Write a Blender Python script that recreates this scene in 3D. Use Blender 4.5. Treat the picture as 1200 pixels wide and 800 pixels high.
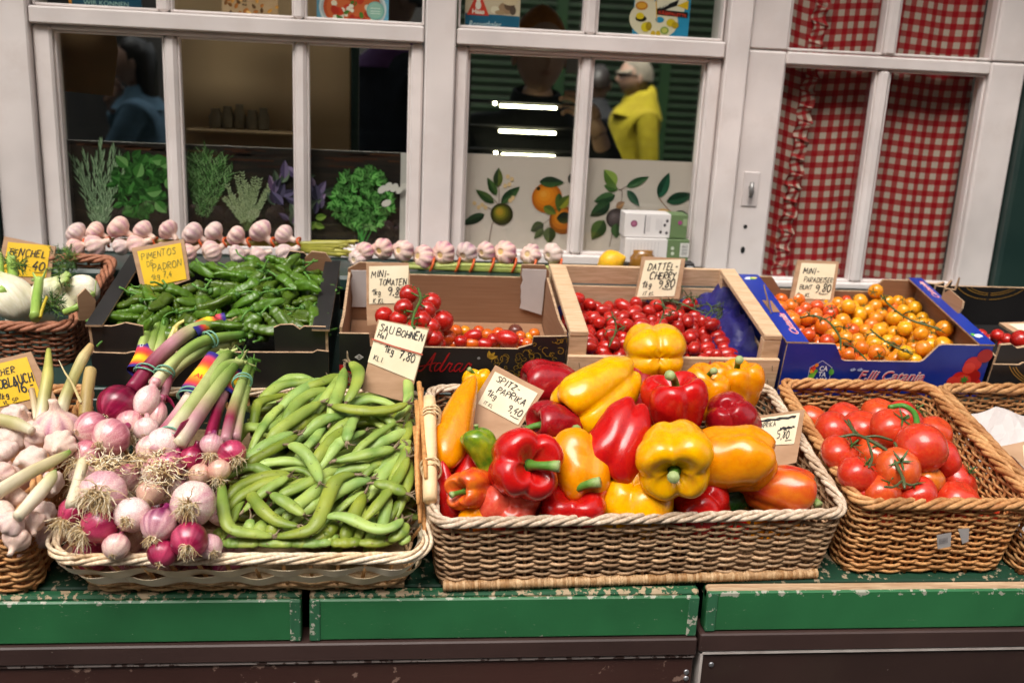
import bpy, math, random
import numpy as np
from mathutils import Vector, Matrix

for _o in list(bpy.data.objects): bpy.data.objects.remove(_o)
SC = bpy.context.scene
COL = SC.collection
R_ = math.radians
# ------------------------------------------------------------------ camera, world, sun, exposure
CAM = np.array([0.0, -1.92, 1.49]); FPX = 1167.0          # a 35 mm lens at eye height, 1.9 m from the shop front
def _basis(yaw, pit, rol):
    cy, sy = math.cos(yaw), math.sin(yaw)
    f = np.array([sy*math.cos(pit), cy*math.cos(pit), -math.sin(pit)])
    r = np.array([cy, -sy, 0]); u = np.cross(r, f)
    return r*math.cos(rol)+u*math.sin(rol), -r*math.sin(rol)+u*math.cos(rol), f
CR, CU, CF = _basis(R_(6.51), R_(15.327), R_(2.81))
cd = bpy.data.cameras.new('camera'); cam = bpy.data.objects.new('camera', cd); COL.objects.link(cam)
cam.matrix_world = Matrix(((CR[0], CU[0], -CF[0], CAM[0]), (CR[1], CU[1], -CF[1], CAM[1]), (CR[2], CU[2], -CF[2], CAM[2]), (0, 0, 0, 1)))
cd.sensor_width = 36; cd.lens = 36*FPX/1200; cd.clip_start = .05; cd.clip_end = 500
cd.dof.use_dof = True; cd.dof.focus_distance = 1.33; cd.dof.aperture_fstop = 4.5
SC.camera = cam
SC.view_settings.view_transform = 'Standard'; SC.view_settings.look = 'None'
SC.view_settings.exposure = EXPOSURE = 1.12; SC.view_settings.gamma = 1
W = bpy.data.worlds.new('World'); SC.world = W; W.use_nodes = True
SUN_EL, SUN_AZ = 58, 205        # high, a little to the right, behind the photographer
nt = W.node_tree; nt.nodes.clear()
sky = nt.nodes.new('ShaderNodeTexSky'); sky.sky_type = 'NISHITA'; sky.sun_disc = False
sky.sun_elevation = R_(SUN_EL); sky.sun_rotation = R_(SUN_AZ); sky.dust_density = 4; sky.air_density = 1.2
hs = nt.nodes.new('ShaderNodeHueSaturation'); hs.inputs['Saturation'].default_value = .18     # thin overcast: nearly white sky
bg = nt.nodes.new('ShaderNodeBackground'); bg.inputs['Strength'].default_value = .115
wo = nt.nodes.new('ShaderNodeOutputWorld')
nt.links.new(sky.outputs[0], hs.inputs['Color']); nt.links.new(hs.outputs[0], bg.inputs[0]); nt.links.new(bg.outputs[0], wo.inputs[0])
sl = bpy.data.lights.new('sun', 'SUN'); sl.energy = 1.7; sl.angle = R_(38); sl.color = (1, .925, .84)
sun = bpy.data.objects.new('sun', sl); COL.objects.link(sun)
_az = R_(SUN_AZ)
_sd = Vector((math.sin(_az)*math.cos(R_(SUN_EL)), math.cos(_az)*math.cos(R_(SUN_EL)), math.sin(R_(SUN_EL))))
sun.rotation_euler = (-_sd).to_track_quat('-Z', 'Y').to_euler(); sun.location = (0, -3, 6)

# ------------------------------------------------------------------ placing helpers
def ray(x, y): return CF + CR*(x-600)/FPX - CU*(y-400)/FPX
def onp(x, y, p0, n):
    d = ray(x, y); return CAM + d*(np.dot(np.array(p0)-CAM, n)/np.dot(d, n))
def atY(x, y, Y): return onp(x, y, (0, Y, 0), (0, 1, 0))
def atD(x, y, dist):                       # at a true distance along the optical axis
    return CAM + ray(x, y)*dist
TILT = R_(12)
EV = np.array([0, math.cos(TILT), math.sin(TILT)]); EN = np.array([0, -math.sin(TILT), math.cos(TILT)]); EX = np.array([1., 0, 0])
FRONT0 = np.array([0, -.80, .858])         # front edge of the sloping counter
def tier(x, v, h=0): return FRONT0 + EX*x + EV*v + EN*h        # a point of the lower display slope
BACK0 = np.array([0, -.45, 1.004])
def tier2(x, v, h=0): return BACK0 + EX*x + EV*v + EN*h
def on_tier(px, py, h): return onp(px, py, FRONT0+EN*h, EN)     # the point h above the slope
def on_tier2(px, py, h): return onp(px, py, BACK0+EN*h, EN)
def inside(px, py, p, R0, vmin, vmax, x0, x1):
    """slide a piece along its sight line until it lies within the basket walls, then clear the side walls"""
    d = p-CAM; t = 1.0
    for _ in range(60):
        q = CAM+d*t; v = float((q-FRONT0)@EV); h = float((q-FRONT0)@EN)
        if v >= vmin(q[0])+R0*.80 or h < R0*.55: break
        t += .003
    q = q+EV*max(0, vmin(q[0])+R0*.80-float((q-FRONT0)@EV))-EV*max(0, float((q-FRONT0)@EV)-(vmax-R0*.9)*1.0) if float((q-FRONT0)@EN) < .10 else q
    if float((q-FRONT0)@EN) < .105: q = q+EX*(max(0, x0+R0*.92-q[0])-max(0, q[0]-(x1-R0*.92)))
    return q
def cdir(dx, dy, dz):                      # direction: right, down, towards the viewer
    v = CR*dx - CU*dy - CF*dz; return v/np.linalg.norm(v)
def nrm(v): v = np.array(v, float); return v/(np.linalg.norm(v)+1e-12)

# ------------------------------------------------------------------ colours and materials
def c(h, k=1.0):
    h = h.lstrip('#'); v = [int(h[i:i+2], 16)/255 for i in (0, 2, 4)]
    return tuple(k*(x/12.92 if x <= .04045 else ((x+.055)/1.055)**2.4) for x in v)
def c4(x): return tuple(x)+(1,) if len(x) == 3 else tuple(x)
class NT:
    def __init__(s, name):
        s.m = bpy.data.materials.new(name); s.m.use_nodes = True; s.t = s.m.node_tree; s.t.nodes.clear()
        s.out = s.n('ShaderNodeOutputMaterial')
    def n(s, typ, **kw):
        x = s.t.nodes.new(typ)
        for k, v in kw.items():
            if k.startswith('_'): setattr(x, k[1:], v)
            else: x.inputs[k.replace('__', ' ')].default_value = v
        return x
    def l(s, a, b): s.t.links.new(a, b)
    def ramp(s, fac, stops, interp='LINEAR'):
        r = s.n('ShaderNodeValToRGB'); r.color_ramp.interpolation = interp
        e = r.color_ramp.elements
        while len(e) < len(stops): e.new(.5)
        for q, (p, col) in zip(e, stops): q.position = p; q.color = c4(col)
        s.l(fac, r.inputs[0]); return r.outputs[0]
    def mix(s, fac, a, b, mode='MIX'):
        m = s.n('ShaderNodeMix', _data_type='RGBA', _blend_type=mode)
        for sock, v in ((0, fac), (6, a), (7, b)):
            if hasattr(v, 'links'): s.l(v, m.inputs[sock])
            elif sock == 0: m.inputs[0].default_value = v
            else: m.inputs[sock].default_value = c4(v)
        return m.outputs[2]
    def coord(s, scale=(1, 1, 1), kind='Object'):
        tc = s.n('ShaderNodeTexCoord'); mp = s.n('ShaderNodeMapping'); mp.inputs['Scale'].default_value = scale
        s.l(tc.outputs[kind], mp.inputs[0]); return mp.outputs[0]
    def noise(s, co, scale, detail=3, rough=.55, dist=0):
        x = s.n('ShaderNodeTexNoise', Scale=scale, Detail=detail, Roughness=rough, Distortion=dist); s.l(co, x.inputs['Vector']); return x.outputs[0]
    def bsdf(s, col, rough=.5, spec=.5, coat=0, sss=0, metal=0, bump=None, bstr=.3, bdist=.001, sheen=0, coatr=.08, sssr=.01):
        b = s.n('ShaderNodeBsdfPrincipled')
        if hasattr(col, 'links'): s.l(col, b.inputs['Base Color'])
        else: b.inputs['Base Color'].default_value = c4(col)
        if hasattr(rough, 'links'): s.l(rough, b.inputs['Roughness'])
        else: b.inputs['Roughness'].default_value = rough
        b.inputs['Specular IOR Level'].default_value = spec; b.inputs['Metallic'].default_value = metal
        b.inputs['Coat Weight'].default_value = coat; b.inputs['Coat Roughness'].default_value = coatr
        b.inputs['Sheen Weight'].default_value = sheen
        if sss: b.inputs['Subsurface Weight'].default_value = sss; b.inputs['Subsurface Radius'].default_value = (1, .4, .2); b.inputs['Subsurface Scale'].default_value = sssr
        if bump is not None:
            bp = s.n('ShaderNodeBump', Strength=bstr, Distance=bdist); s.l(bump, bp.inputs['Height']); s.l(bp.outputs[0], b.inputs['Normal'])
        s.l(b.outputs[0], s.out.inputs[0]); return b
    def vcol(s): return s.n('ShaderNodeVertexColor', _layer_name='Col').outputs[0]
    def hsv(s, col, h=.5, sa=1, v=1):
        x = s.n('ShaderNodeHueSaturation')
        for k, q in (('Hue', h), ('Saturation', sa), ('Value', v)):
            if hasattr(q, 'links'): s.l(q, x.inputs[k])
            else: x.inputs[k].default_value = q
        if hasattr(col, 'links'): s.l(col, x.inputs['Color'])
        else: x.inputs['Color'].default_value = c4(col)
        return x.outputs[0]
    def mapr(s, v, a, b):
        x = s.n('ShaderNodeMapRange'); x.inputs[3].default_value = a; x.inputs[4].default_value = b; s.l(v, x.inputs[0]); return x.outputs[0]
    def rnd(s): return s.n('ShaderNodeObjectInfo').outputs['Random']

def mat(name, a, b=None, scale=20, stretch=(1, 1, 1), rough=.5, bstr=.2, bscale=None, bdist=.001, vc=False, hue=0, val=0, ramp=(.35, .65), detail=4, **kw):
    """plain mottled material: two colours in noise, fine relief, variation from object to object"""
    t = NT(name); co = t.coord(stretch)
    n = t.noise(co, scale, detail)
    col = t.vcol() if vc else c4(a)
    if vc: col = t.mix(.0, col, col) if b is None else t.mix(t.ramp(n, ((ramp[0], (0, 0, 0)), (ramp[1], (1, 1, 1)))), col, t.mix(1.0, col, b, 'MULTIPLY'))
    elif b is not None: col = t.ramp(n, ((ramp[0], a), (ramp[1], b)))
    if hue or val:
        r = t.rnd(); col = t.hsv(col, t.mapr(r, .5-hue, .5+hue), 1, t.mapr(r, 1-val, 1+val))
    nb = t.noise(co, bscale or scale*3, 4)
    t.bsdf(col, rough, bump=nb, bstr=bstr, bdist=bdist, **kw); return t.m

# ------------------------------------------------------------------ mesh builder
class MB:
    def __init__(s): s.v = []; s.f = []; s.mi = []; s.col = []; s.n = 0; s.sm = []
    def add(s, v, f, mi=0, col=None, smooth=True):
        v = np.asarray(v, float).reshape(-1, 3); o = s.n
        s.v.append(v); s.n += len(v)
        s.f += [tuple(int(i)+o for i in q) for q in f]; s.mi += [mi]*len(f); s.sm += [smooth]*len(f)
        if col is None: cc = np.ones((len(v), 3))*.8
        else:
            cc = np.asarray(col, float)
            if cc.ndim == 1: cc = np.tile(cc, (len(v), 1))
        s.col.append(cc); return s
    def box(s, lo, hi, mi=0, col=None, bev=0, M=None):
        lo = np.array(lo, float); hi = np.array(hi, float)
        if bev <= 0:
            v = [(x, y, z) for x in (lo[0], hi[0]) for y in (lo[1], hi[1]) for z in (lo[2], hi[2])]
            f = [(0, 1, 3, 2), (4, 6, 7, 5), (0, 4, 5, 1), (2, 3, 7, 6), (0, 2, 6, 4), (1, 5, 7, 3)]
        else:
            b = min(bev, *( (hi-lo)/2.01)); v = []; f = []
            idx = {}
            for sx in (0, 1):
                for sy in (0, 1):
                    for sz in (0, 1):
                        P = np.array([lo[0] if not sx else hi[0], lo[1] if not sy else hi[1], lo[2] if not sz else hi[2]])
                        D = np.array([b if not sx else -b, b if not sy else -b, b if not sz else -b])
                        for ax in range(3):
                            q = P+D; q[ax] = P[ax]; idx[(sx, sy, sz, ax)] = len(v); v.append(q)
            I = idx
            for ax in range(3):
                o1, o2 = [(1, 2), (2, 0), (0, 1)][ax]
                for sd in (0, 1):
                    qs = []
                    for (a, b2) in ((0, 0), (1, 0), (1, 1), (0, 1)):
                        k = [0, 0, 0]; k[ax] = sd; k[o1] = a; k[o2] = b2; qs.append(I[(*k, ax)])
                    f.append(tuple(qs if sd else qs[::-1]))
            for ax in range(3):       # edge bevels along axis ax
                o1, o2 = [(1, 2), (2, 0), (0, 1)][ax]
                for a in (0, 1):
                    for b2 in (0, 1):
                        k0 = [0, 0, 0]; k0[o1] = a; k0[o2] = b2; k1 = list(k0); k1[ax] = 1
                        q = [I[(*k0, o1)], I[(*k1, o1)], I[(*k1, o2)], I[(*k0, o2)]]
                        f.append(tuple(q if (a == b2) else q[::-1]))
            for sx in (0, 1):
                for sy in (0, 1):
                    for sz in (0, 1):
                        q = [I[(sx, sy, sz, 0)], I[(sx, sy, sz, 1)], I[(sx, sy, sz, 2)]]
                        f.append(tuple(q if (sx+sy+sz) % 2 else q[::-1]))
        v = np.array(v)
        if M is not None: v = v@np.array(M)[:3, :3].T+np.array(M)[:3, 3]
        return s.add(v, f, mi, col, False)
    def loft(s, rings, mi=0, col=None, closed=True, cap=(True, True), smooth=True, loop=False):
        """rings: (n, k, 3)"""
        rings = np.asarray(rings, float); n, k = rings.shape[:2]; f = []
        kk = k if closed else k-1
        for i in range(n if loop else n-1):
            a = i*k; b = ((i+1) % n)*k
            for j in range(kk):
                j2 = (j+1) % k; f.append((a+j, a+j2, b+j2, b+j))
        if not loop and closed:
            if cap[0]: f.append(tuple(range(k-1, -1, -1)))
            if cap[1]: f.append(tuple((n-1)*k+j for j in range(k)))
        if col is not None:
            col = np.asarray(col, float)
            if col.ndim == 2 and len(col) == n: col = np.repeat(col, k, 0)
            elif col.ndim == 3: col = col.reshape(-1, 3)
        return s.add(rings.reshape(-1, 3), f, mi, col, smooth)
    def tube(s, pts, rad, k=6, mi=0, col=None, loop=False, cap=(True, True), flat=None, up=None, smooth=True):
        """tube along a polyline; rad scalar or per point; flat=(a,b) scales the section along its two axes"""
        P = np.asarray(pts, float); n = len(P); rad = np.broadcast_to(np.asarray(rad, float), (n,))
        if loop: T = np.roll(P, -1, 0)-np.roll(P, 1, 0)
        else:
            T = np.gradient(P, axis=0)
        T = T/(np.linalg.norm(T, axis=1)[:, None]+1e-12)
        N = np.zeros_like(P)
        if up is not None:
            up = np.broadcast_to(np.asarray(up, float), P.shape)
            N = up-T*(up*T).sum(1)[:, None]; N /= np.linalg.norm(N, axis=1)[:, None]+1e-12
        else:
            a = np.array([0, 0, 1.]) if abs(T[0][2]) < .9 else np.array([1., 0, 0])
            v = a-T[0]*np.dot(a, T[0]); N[0] = v/np.linalg.norm(v)
            for i in range(1, n):
                v = N[i-1]-T[i]*np.dot(N[i-1], T[i]); N[i] = v/(np.linalg.norm(v)+1e-12)
        B = np.cross(T, N); th = np.arange(k)*2*math.pi/k
        fa, fb = flat or (1, 1)
        rings = P[:, None]+rad[:, None, None]*(fa*np.cos(th)[None, :, None]*N[:, None]+fb*np.sin(th)[None, :, None]*B[:, None])
        return s.loft(rings, mi, col, True, cap, smooth, loop)
    def grid(s, G, mi=0, col=None, smooth=True, thick=0):
        G = np.asarray(G, float); a, b = G.shape[:2]
        f = [(i*b+j, i*b+j+1, (i+1)*b+j+1, (i+1)*b+j) for i in range(a-1) for j in range(b-1)]
        return s.add(G.reshape(-1, 3), f, mi, col if col is None or np.ndim(col) < 3 else np.asarray(col).reshape(-1, 3), smooth)
    def slab(s, poly, O, U, V, th, mi=(0, 1, 2), col=None):
        """a flat sheet cut to a 2-D outline: front (normal U x V), back, edge materials"""
        O, U, V = (np.array(q, float) for q in (O, U, V)); N = nrm(np.cross(U, V)); n = len(poly)
        a = np.array([O+U*p[0]+V*p[1] for p in poly]); b = a-N*th
        ar = sum(poly[i][0]*poly[(i+1) % n][1]-poly[(i+1) % n][0]*poly[i][1] for i in range(n))
        if ar < 0: a = a[::-1]; b = b[::-1]
        s.add(a, [tuple(range(n))], mi[0], col, False); s.add(b, [tuple(range(n-1, -1, -1))], mi[1], col, False)
        s.add(np.vstack([a, b]), [(n+i, n+(i+1) % n, (i+1) % n, i) for i in range(n)], mi[2], col, False); return s
    def mesh(s, name, mats, origin=(0, 0, 0), vc=True):
        me = bpy.data.meshes.new(name)
        v = np.vstack(s.v)-np.array(origin, float) if s.v else np.zeros((0, 3))
        me.from_pydata(v.tolist(), [], s.f)
        mats = mats if isinstance(mats, (list, tuple)) else [mats]
        for m in mats: me.materials.append(m)
        if len(mats) > 1: me.polygons.foreach_set('material_index', [min(i, len(mats)-1) for i in s.mi])
        me.polygons.foreach_set('use_smooth', s.sm)
        if vc:
            cc = np.vstack(s.col); cc = np.hstack([cc, np.ones((len(cc), 1))]).astype(np.float32)
            at = me.color_attributes.new('Col', 'FLOAT_COLOR', 'POINT'); at.data.foreach_set('color', cc.ravel())
        me.update(); return me
    def build(s, name, mats, parent=None, vc=True, kind=None, origin=None):
        o0 = np.array(origin if origin is not None else (0, 0, 0), float)
        if parent is not None and origin is None: o0 = np.array(WLOC[parent.name])
        me = s.mesh(name, mats, o0, vc); o = bpy.data.objects.new(name, me); COL.objects.link(o)
        if parent is not None: o.parent = parent
        else: o.location = o0
        WLOC[o.name] = o0
        if kind: o['kind'] = kind
        return o
WLOC = {}
def tag(o, label=None, cat=None, group=None, kind=None):
    for k, v in (('label', label), ('category', cat), ('group', group), ('kind', kind)):
        if v: o[k] = v
    return o
def thing(name, label, cat, loc=(0, 0, 0), group=None):
    o = bpy.data.objects.new(name, None); COL.objects.link(o); o.location = tuple(float(q) for q in loc); o.empty_display_size = .02
    WLOC[o.name] = np.array(loc, float); return tag(o, label, cat, group)
def frame(loc, axis, roll=0, side=None):
    """matrix whose local Z runs along axis"""
    z = nrm(axis); a = np.array(side, float) if side is not None else (np.array([0, 0, 1.]) if abs(z[2]) < .9 else np.array([1., 0, 0]))
    x = nrm(a-z*np.dot(a, z)); y = np.cross(z, x)
    x, y = x*math.cos(roll)+y*math.sin(roll), -x*math.sin(roll)+y*math.cos(roll)
    return Matrix(((x[0], y[0], z[0], loc[0]), (x[1], y[1], z[1], loc[1]), (x[2], y[2], z[2], loc[2]), (0, 0, 0, 1)))
def place(name, me, M, label=None, cat=None, group=None, parts=(), parent=None):
    """link mesh data as an object at M, with child parts [(name, mesh)]"""
    o = bpy.data.objects.new(name, me); COL.objects.link(o)
    if parent is not None: o.parent = parent; M = Matrix.Translation(-Vector(WLOC[parent.name]))@M
    o.matrix_local = M; tag(o, label, cat, group)
    for pn, pm in parts:
        q = bpy.data.objects.new(pn, pm); COL.objects.link(q); q.parent = o
    return o
def copy_tree(src, parent=None):
    q = src.copy(); COL.objects.link(q)
    if parent is not None: q.parent = parent
    for ch in src.children: copy_tree(ch, q)
    return q
def spline(pts, n):
    """smooth curve (Catmull-Rom) through points"""
    P = np.asarray(pts, float); m = len(P)
    if m == 2: return P[0]+(P[1]-P[0])*np.linspace(0, 1, n)[:, None]
    Q = np.vstack([2*P[0]-P[1], P, 2*P[-1]-P[-2]]); out = []
    for t in np.linspace(0, m-1-1e-9, n):
        i = int(t); u = t-i; a, b, d, e = Q[i:i+4]
        out.append(.5*((2*b)+(-a+d)*u+(2*a-5*b+4*d-e)*u*u+(-a+3*b-3*d+e)*u**3))
    return np.array(out)
def poisson_settle(P, r, lo, hi, iters=250, g=.0012, links=None, rest=None, fric=.5, floor=None):
    """let balls (or chains of balls) sink under gravity into a box until they rest on each other"""
    P = P.copy(); r = np.asarray(r)
    n = len(P); grp = np.arange(n)
    if links is not None:
        grp = links
    same = grp[:, None] == grp[None, :]
    for it in range(iters):
        P[:, 2] -= g*(1-it/iters*.7)
        for sub in range(3):
            D = P[:, None]-P[None]; d = np.linalg.norm(D, axis=2)+1e-9
            ov = (r[:, None]+r[None])-d; ov[same] = 0; ov = np.maximum(ov, 0)
            mv = (D/d[..., None]*(ov*.5)[..., None]); cnt = (ov > 0).sum(1)
            P += mv.sum(1)/np.maximum(cnt*.6, 1)[:, None]
            P[:, 0] = np.clip(P[:, 0], lo[0]+r, hi[0]-r); P[:, 1] = np.clip(P[:, 1], lo[1]+r, hi[1]-r); P[:, 2] = np.maximum(P[:, 2], lo[2]+r)
            if rest is not None:
                k = rest.shape[1]; C = P.reshape(-1, k, 3); m = C.mean(1, keepdims=True); X = C-m
                A = np.einsum('nki,nkj->nij', X, rest); U, S, Vt = np.linalg.svd(A)
                Rm = U@Vt; det = np.linalg.det(Rm); U[det < 0, :, -1] *= -1; Rm = U@Vt
                P = (m+np.einsum('nij,nkj->nki', Rm, rest)).reshape(-1, 3)
    return P
# ------------------------------------------------------------------ materials
def m_paint(name, base, under, chip=.62, scale=9, rough=.42, dirt=None, edge=None, scratch=0):
    """old brush paint: flakes off in small chips, faint brush relief"""
    t = NT(name); co = t.coord((1, 1, 1)); n1 = t.noise(co, scale*6, 6, .62); n2 = t.noise(co, scale*.6, 3)
    cs = t.coord((6, 6, 60)); br = t.noise(cs, 6, 3)
    col = t.ramp(n2, ((.25, tuple(q*1.12 for q in base)), (.75, tuple(q*.70 for q in base))))
    if dirt: col = t.mix(t.ramp(t.noise(co, scale*1.6, 5, .7), ((.5, (0, 0, 0)), (.75, (.6, .6, .6)))), col, dirt)
    add = t.n('ShaderNodeMath', _operation='MULTIPLY_ADD'); add.inputs[1].default_value = .28; t.l(n2, add.inputs[0]); t.l(n1, add.inputs[2])
    src = add.outputs[0]
    if edge:                                 # more wear along the upper and lower arris
        sx = t.n('ShaderNodeSeparateXYZ'); t.l(t.coord(), sx.inputs[0]); z = sx.outputs[2]
        up = t.n('ShaderNodeMapRange'); up.inputs[1].default_value = edge[1]-.007; up.inputs[2].default_value = edge[1]; up.inputs[4].default_value = .17; t.l(z, up.inputs[0])
        dn = t.n('ShaderNodeMapRange'); dn.inputs[1].default_value = edge[0]+.005; dn.inputs[2].default_value = edge[0]; dn.inputs[4].default_value = .12; t.l(z, dn.inputs[0])
        a1 = t.n('ShaderNodeMath', _operation='ADD'); t.l(up.outputs[0], a1.inputs[0]); t.l(dn.outputs[0], a1.inputs[1]); a2 = t.n('ShaderNodeMath', _operation='ADD'); t.l(a1.outputs[0], a2.inputs[0]); t.l(src, a2.inputs[1]); src = a2.outputs[0]
    if scratch:
        sc = t.ramp(t.noise(t.coord((3, 3, 14)), 30, 5, .8), ((.645, (0, 0, 0)), (.70, (1, 1, 1)))); gate = t.ramp(t.noise(co, 7, 2), ((.46, (0, 0, 0)), (.56, (1, 1, 1)))); scm = t.mix(1, sc, gate, 'MULTIPLY')
        col = t.mix(scm, col, tuple(q*.9 for q in under))
    msk = t.ramp(src, ((chip+.14, (0, 0, 0)), (chip+.155, (1, 1, 1))))
    col = t.mix(msk, col, under)
    t.bsdf(col, rough, spec=.4, bump=t.mix(.4, br, n1), bstr=.25, bdist=.0008); return t.m
M = {}
M['white'] = m_paint('white_gloss_paint', (.80, .725, .695), (.30, .235, .2), .755, 7, .42, dirt=(.66, .57, .53))
M['white_old'] = m_paint('flaking_white_paint', (.72, .645, .62), (.3, .24, .2), .86, 8, .45)
M['dkgreen'] = mat('dark_green_paint', (.012, .03, .026), (.02, .042, .035), 8, rough=.35, bstr=.15)
M['green'] = m_paint('worn_green_paint', (.026, .15, .052), (.36, .36, .28), .70, 13, .4, edge=(.7915, .8485), scratch=1)
M['green_edge'] = m_paint('worn_green_edge', (.013, .09, .035), (.42, .31, .19), .52, 18, .6); M['green_top'] = m_paint('dark_worn_green_top', (.007, .045, .022), (.30, .23, .15), .60, 15, .55)
M['green_end'] = m_paint('worn_green_end', (.03, .13, .06), (.42, .4, .32), .56, 22, .55)
M['brown'] = m_paint('worn_brown_paint', (.056, .023, .018), (.22, .135, .105), .655, 6, .42, scratch=1, dirt=(.055, .028, .02))
M['brown_plain'] = m_paint('brown_panel_paint', (.036, .018, .0145), (.12, .09, .08), .70, 9, .5, dirt=(.045, .028, .02))
M['rail'] = m_paint('brown_rail_paint', (.05, .026, .022), (.17, .13, .11), .72, 14, .5)
M['groove'] = m_paint('scuffed_edge', (.3, .25, .23), (.05, .025, .02), .55, 14, .6)
M['alu'] = mat('pale_trim', (.55, .5, .46), (.42, .36, .33), 30, rough=.5)
M['wood'] = mat('bare_wood', (.52, .36, .22), (.36, .22, .12), 10, (2, 25, 25), .65, .4, 40, .0008)
M['crate'] = mat('poplar_wood', (.66, .46, .29), (.5, .32, .18), 9, (3, 30, 30), .62, .4, 40, .0006)
M['steel'] = mat('screw_steel', (.5, .5, .52), (.35, .35, .36), 60, rough=.35, metal=.9)
M['iron'] = mat('grey_lever', (.2, .19, .185), (.3, .29, .28), 60, rough=.4, metal=.6)
M['blackhole'] = mat('dark_hole', (.01, .01, .01), rough=.8)
M['pavement'] = mat('pavement_stone', (.075, .072, .07), (.05, .048, .046), 3, rough=.85, bscale=60)
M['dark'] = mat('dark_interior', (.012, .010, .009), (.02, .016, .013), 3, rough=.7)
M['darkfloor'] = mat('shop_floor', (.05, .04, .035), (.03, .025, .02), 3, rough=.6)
M['tan'] = mat('tan_board', (.52, .35, .20), (.45, .30, .165), 2, (1, 1, .3), .55, .1)
M['paper_brown'] = mat('brown_paper', (.22, .12, .05), (.14, .075, .03), 4, rough=.7, bstr=.4, bscale=8, bdist=.006)
M['print'] = mat('ink', (1, 1, 1), vc=True, rough=.38, bstr=0)
M['ink'] = mat('black_felt_ink', (.012, .012, .014), rough=.6, bstr=0)
M['card'] = mat('brown_cardboard', (.40, .235, .13), (.34, .19, .10), 12, (1, 1, 8), .75, .2, 80, .0004)
M['card_in'] = mat('cardboard_inside', (.30, .155, .082), (.255, .125, .062), 10, (1, 1, 30), .75, .25, 40, .0006)
M['card_edge'] = mat('cardboard_edge', (.5, .33, .2), (.3, .19, .11), 120, rough=.9, bstr=.8, bscale=300)
M['black_card'] = mat('black_printed_card', (.011, .010, .0105), (.017, .0155, .0155), 14, rough=.42, bstr=.12, bscale=50)
M['blue_card'] = mat('blue_printed_card', (.006, .024, .235), (.010, .032, .30), 10, rough=.36, bstr=.12, bscale=40)
M['paper_white'] = mat('white_paper', (.58, .53, .51), (.50, .455, .44), 14, rough=.75, bstr=.3, bscale=30, bdist=.002)
M['paper_cream'] = mat('cream_label', (.80, .70, .50), (.74, .63, .42), 18, rough=.65, bstr=.15, bscale=40)
M['paper_yellow'] = mat('yellow_label', (.80, .50, .012), (.72, .43, .008), 14, rough=.55, bstr=.15, bscale=40)
M['sign_card'] = mat('sign_cardboard', (.46, .28, .165), (.36, .205, .11), 16, (1, 1, 4), .8, .35, 90, .0005)

def glass_mat():
    t = NT('window_glass'); tr = t.n('ShaderNodeBsdfTransparent'); tr.inputs[0].default_value = (.93, .95, .93, 1)
    gl = t.n('ShaderNodeBsdfGlossy', Roughness=.0); fr = t.n('ShaderNodeFresnel', IOR=1.5); mx = t.n('ShaderNodeMixShader')
    gl.inputs[0].default_value = (1, 1, 1, 1)
    ge = t.n('ShaderNodeNewGeometry'); fm = t.n('ShaderNodeMath', _operation='MULTIPLY'); iv = t.n('ShaderNodeMath', _operation='SUBTRACT'); iv.inputs[0].default_value = 1; t.l(ge.outputs['Backfacing'], iv.inputs[1]); t.l(fr.outputs[0], fm.inputs[0]); t.l(iv.outputs[0], fm.inputs[1]); t.l(fm.outputs[0], mx.inputs[0]); t.l(tr.outputs[0], mx.inputs[1]); t.l(gl.outputs[0], mx.inputs[2]); t.l(mx.outputs[0], t.out.inputs[0]); return t.m
M['glass'] = glass_mat()

# ------------------------------------------------------------------ ground and building shell
g = MB(); g.grid([[(-150, -150, 0), (150, -150, 0)], [(-150, 150, 0), (150, 150, 0)]]); o = g.build('ground', M['pavement']); tag(o, kind='structure')
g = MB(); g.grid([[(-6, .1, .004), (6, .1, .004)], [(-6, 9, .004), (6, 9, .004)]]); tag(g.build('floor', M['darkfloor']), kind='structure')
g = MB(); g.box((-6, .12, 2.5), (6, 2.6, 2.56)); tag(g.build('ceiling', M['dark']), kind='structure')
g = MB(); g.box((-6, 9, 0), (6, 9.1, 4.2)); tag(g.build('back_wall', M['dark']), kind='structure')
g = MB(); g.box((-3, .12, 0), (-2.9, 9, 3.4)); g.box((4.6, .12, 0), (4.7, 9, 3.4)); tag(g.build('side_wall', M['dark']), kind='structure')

front = thing('shop_front', 'white painted timber shop front above the produce display', 'shop front', (0, 0, 1.1))
WY = -.016       # posts stand a little proud of the sashes
def bx(name, lo, hi, m, parent, bev=.003, kind=None): 
    b = MB(); b.box(lo, hi, bev=bev); return b.build(name, m, parent, kind=kind)
bx('pier', (-.735, WY, .3), (-.664, .10, 2.42), M['white'], front)
bx('post', (.031, WY, 1.122), (.087, .10, 2.42), M['white'], front)
bx('post', (.598, WY+.002, 1.10), (.643, .10, 2.42), M['white'], front)
for x0, x1 in ((-.662, .029), (.089, .596)): bx('transom', (x0, WY+.004, 1.526), (x1, .085, 1.556), M['white'], front)
bx('lintel', (-.735, WY-.002, 2.422), (1.213, .10, 2.9), M['white_old'], front)
bx('apron', (-.735, .002, .3), (1.213, .09, 1.06), M['dkgreen'], front)
w = bx('sill', (-.74, -.158, 1.088), (.640, .022, 1.1185), M['dkgreen'], front, .006)
bx('sill', (.642, -.150, 1.058), (1.30, .0, 1.083), M['dkgreen'], front, .005)
bx('flank', (-1.6, -.03, .2), (-.738, .12, 2.9), M['dkgreen'], front)

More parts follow.
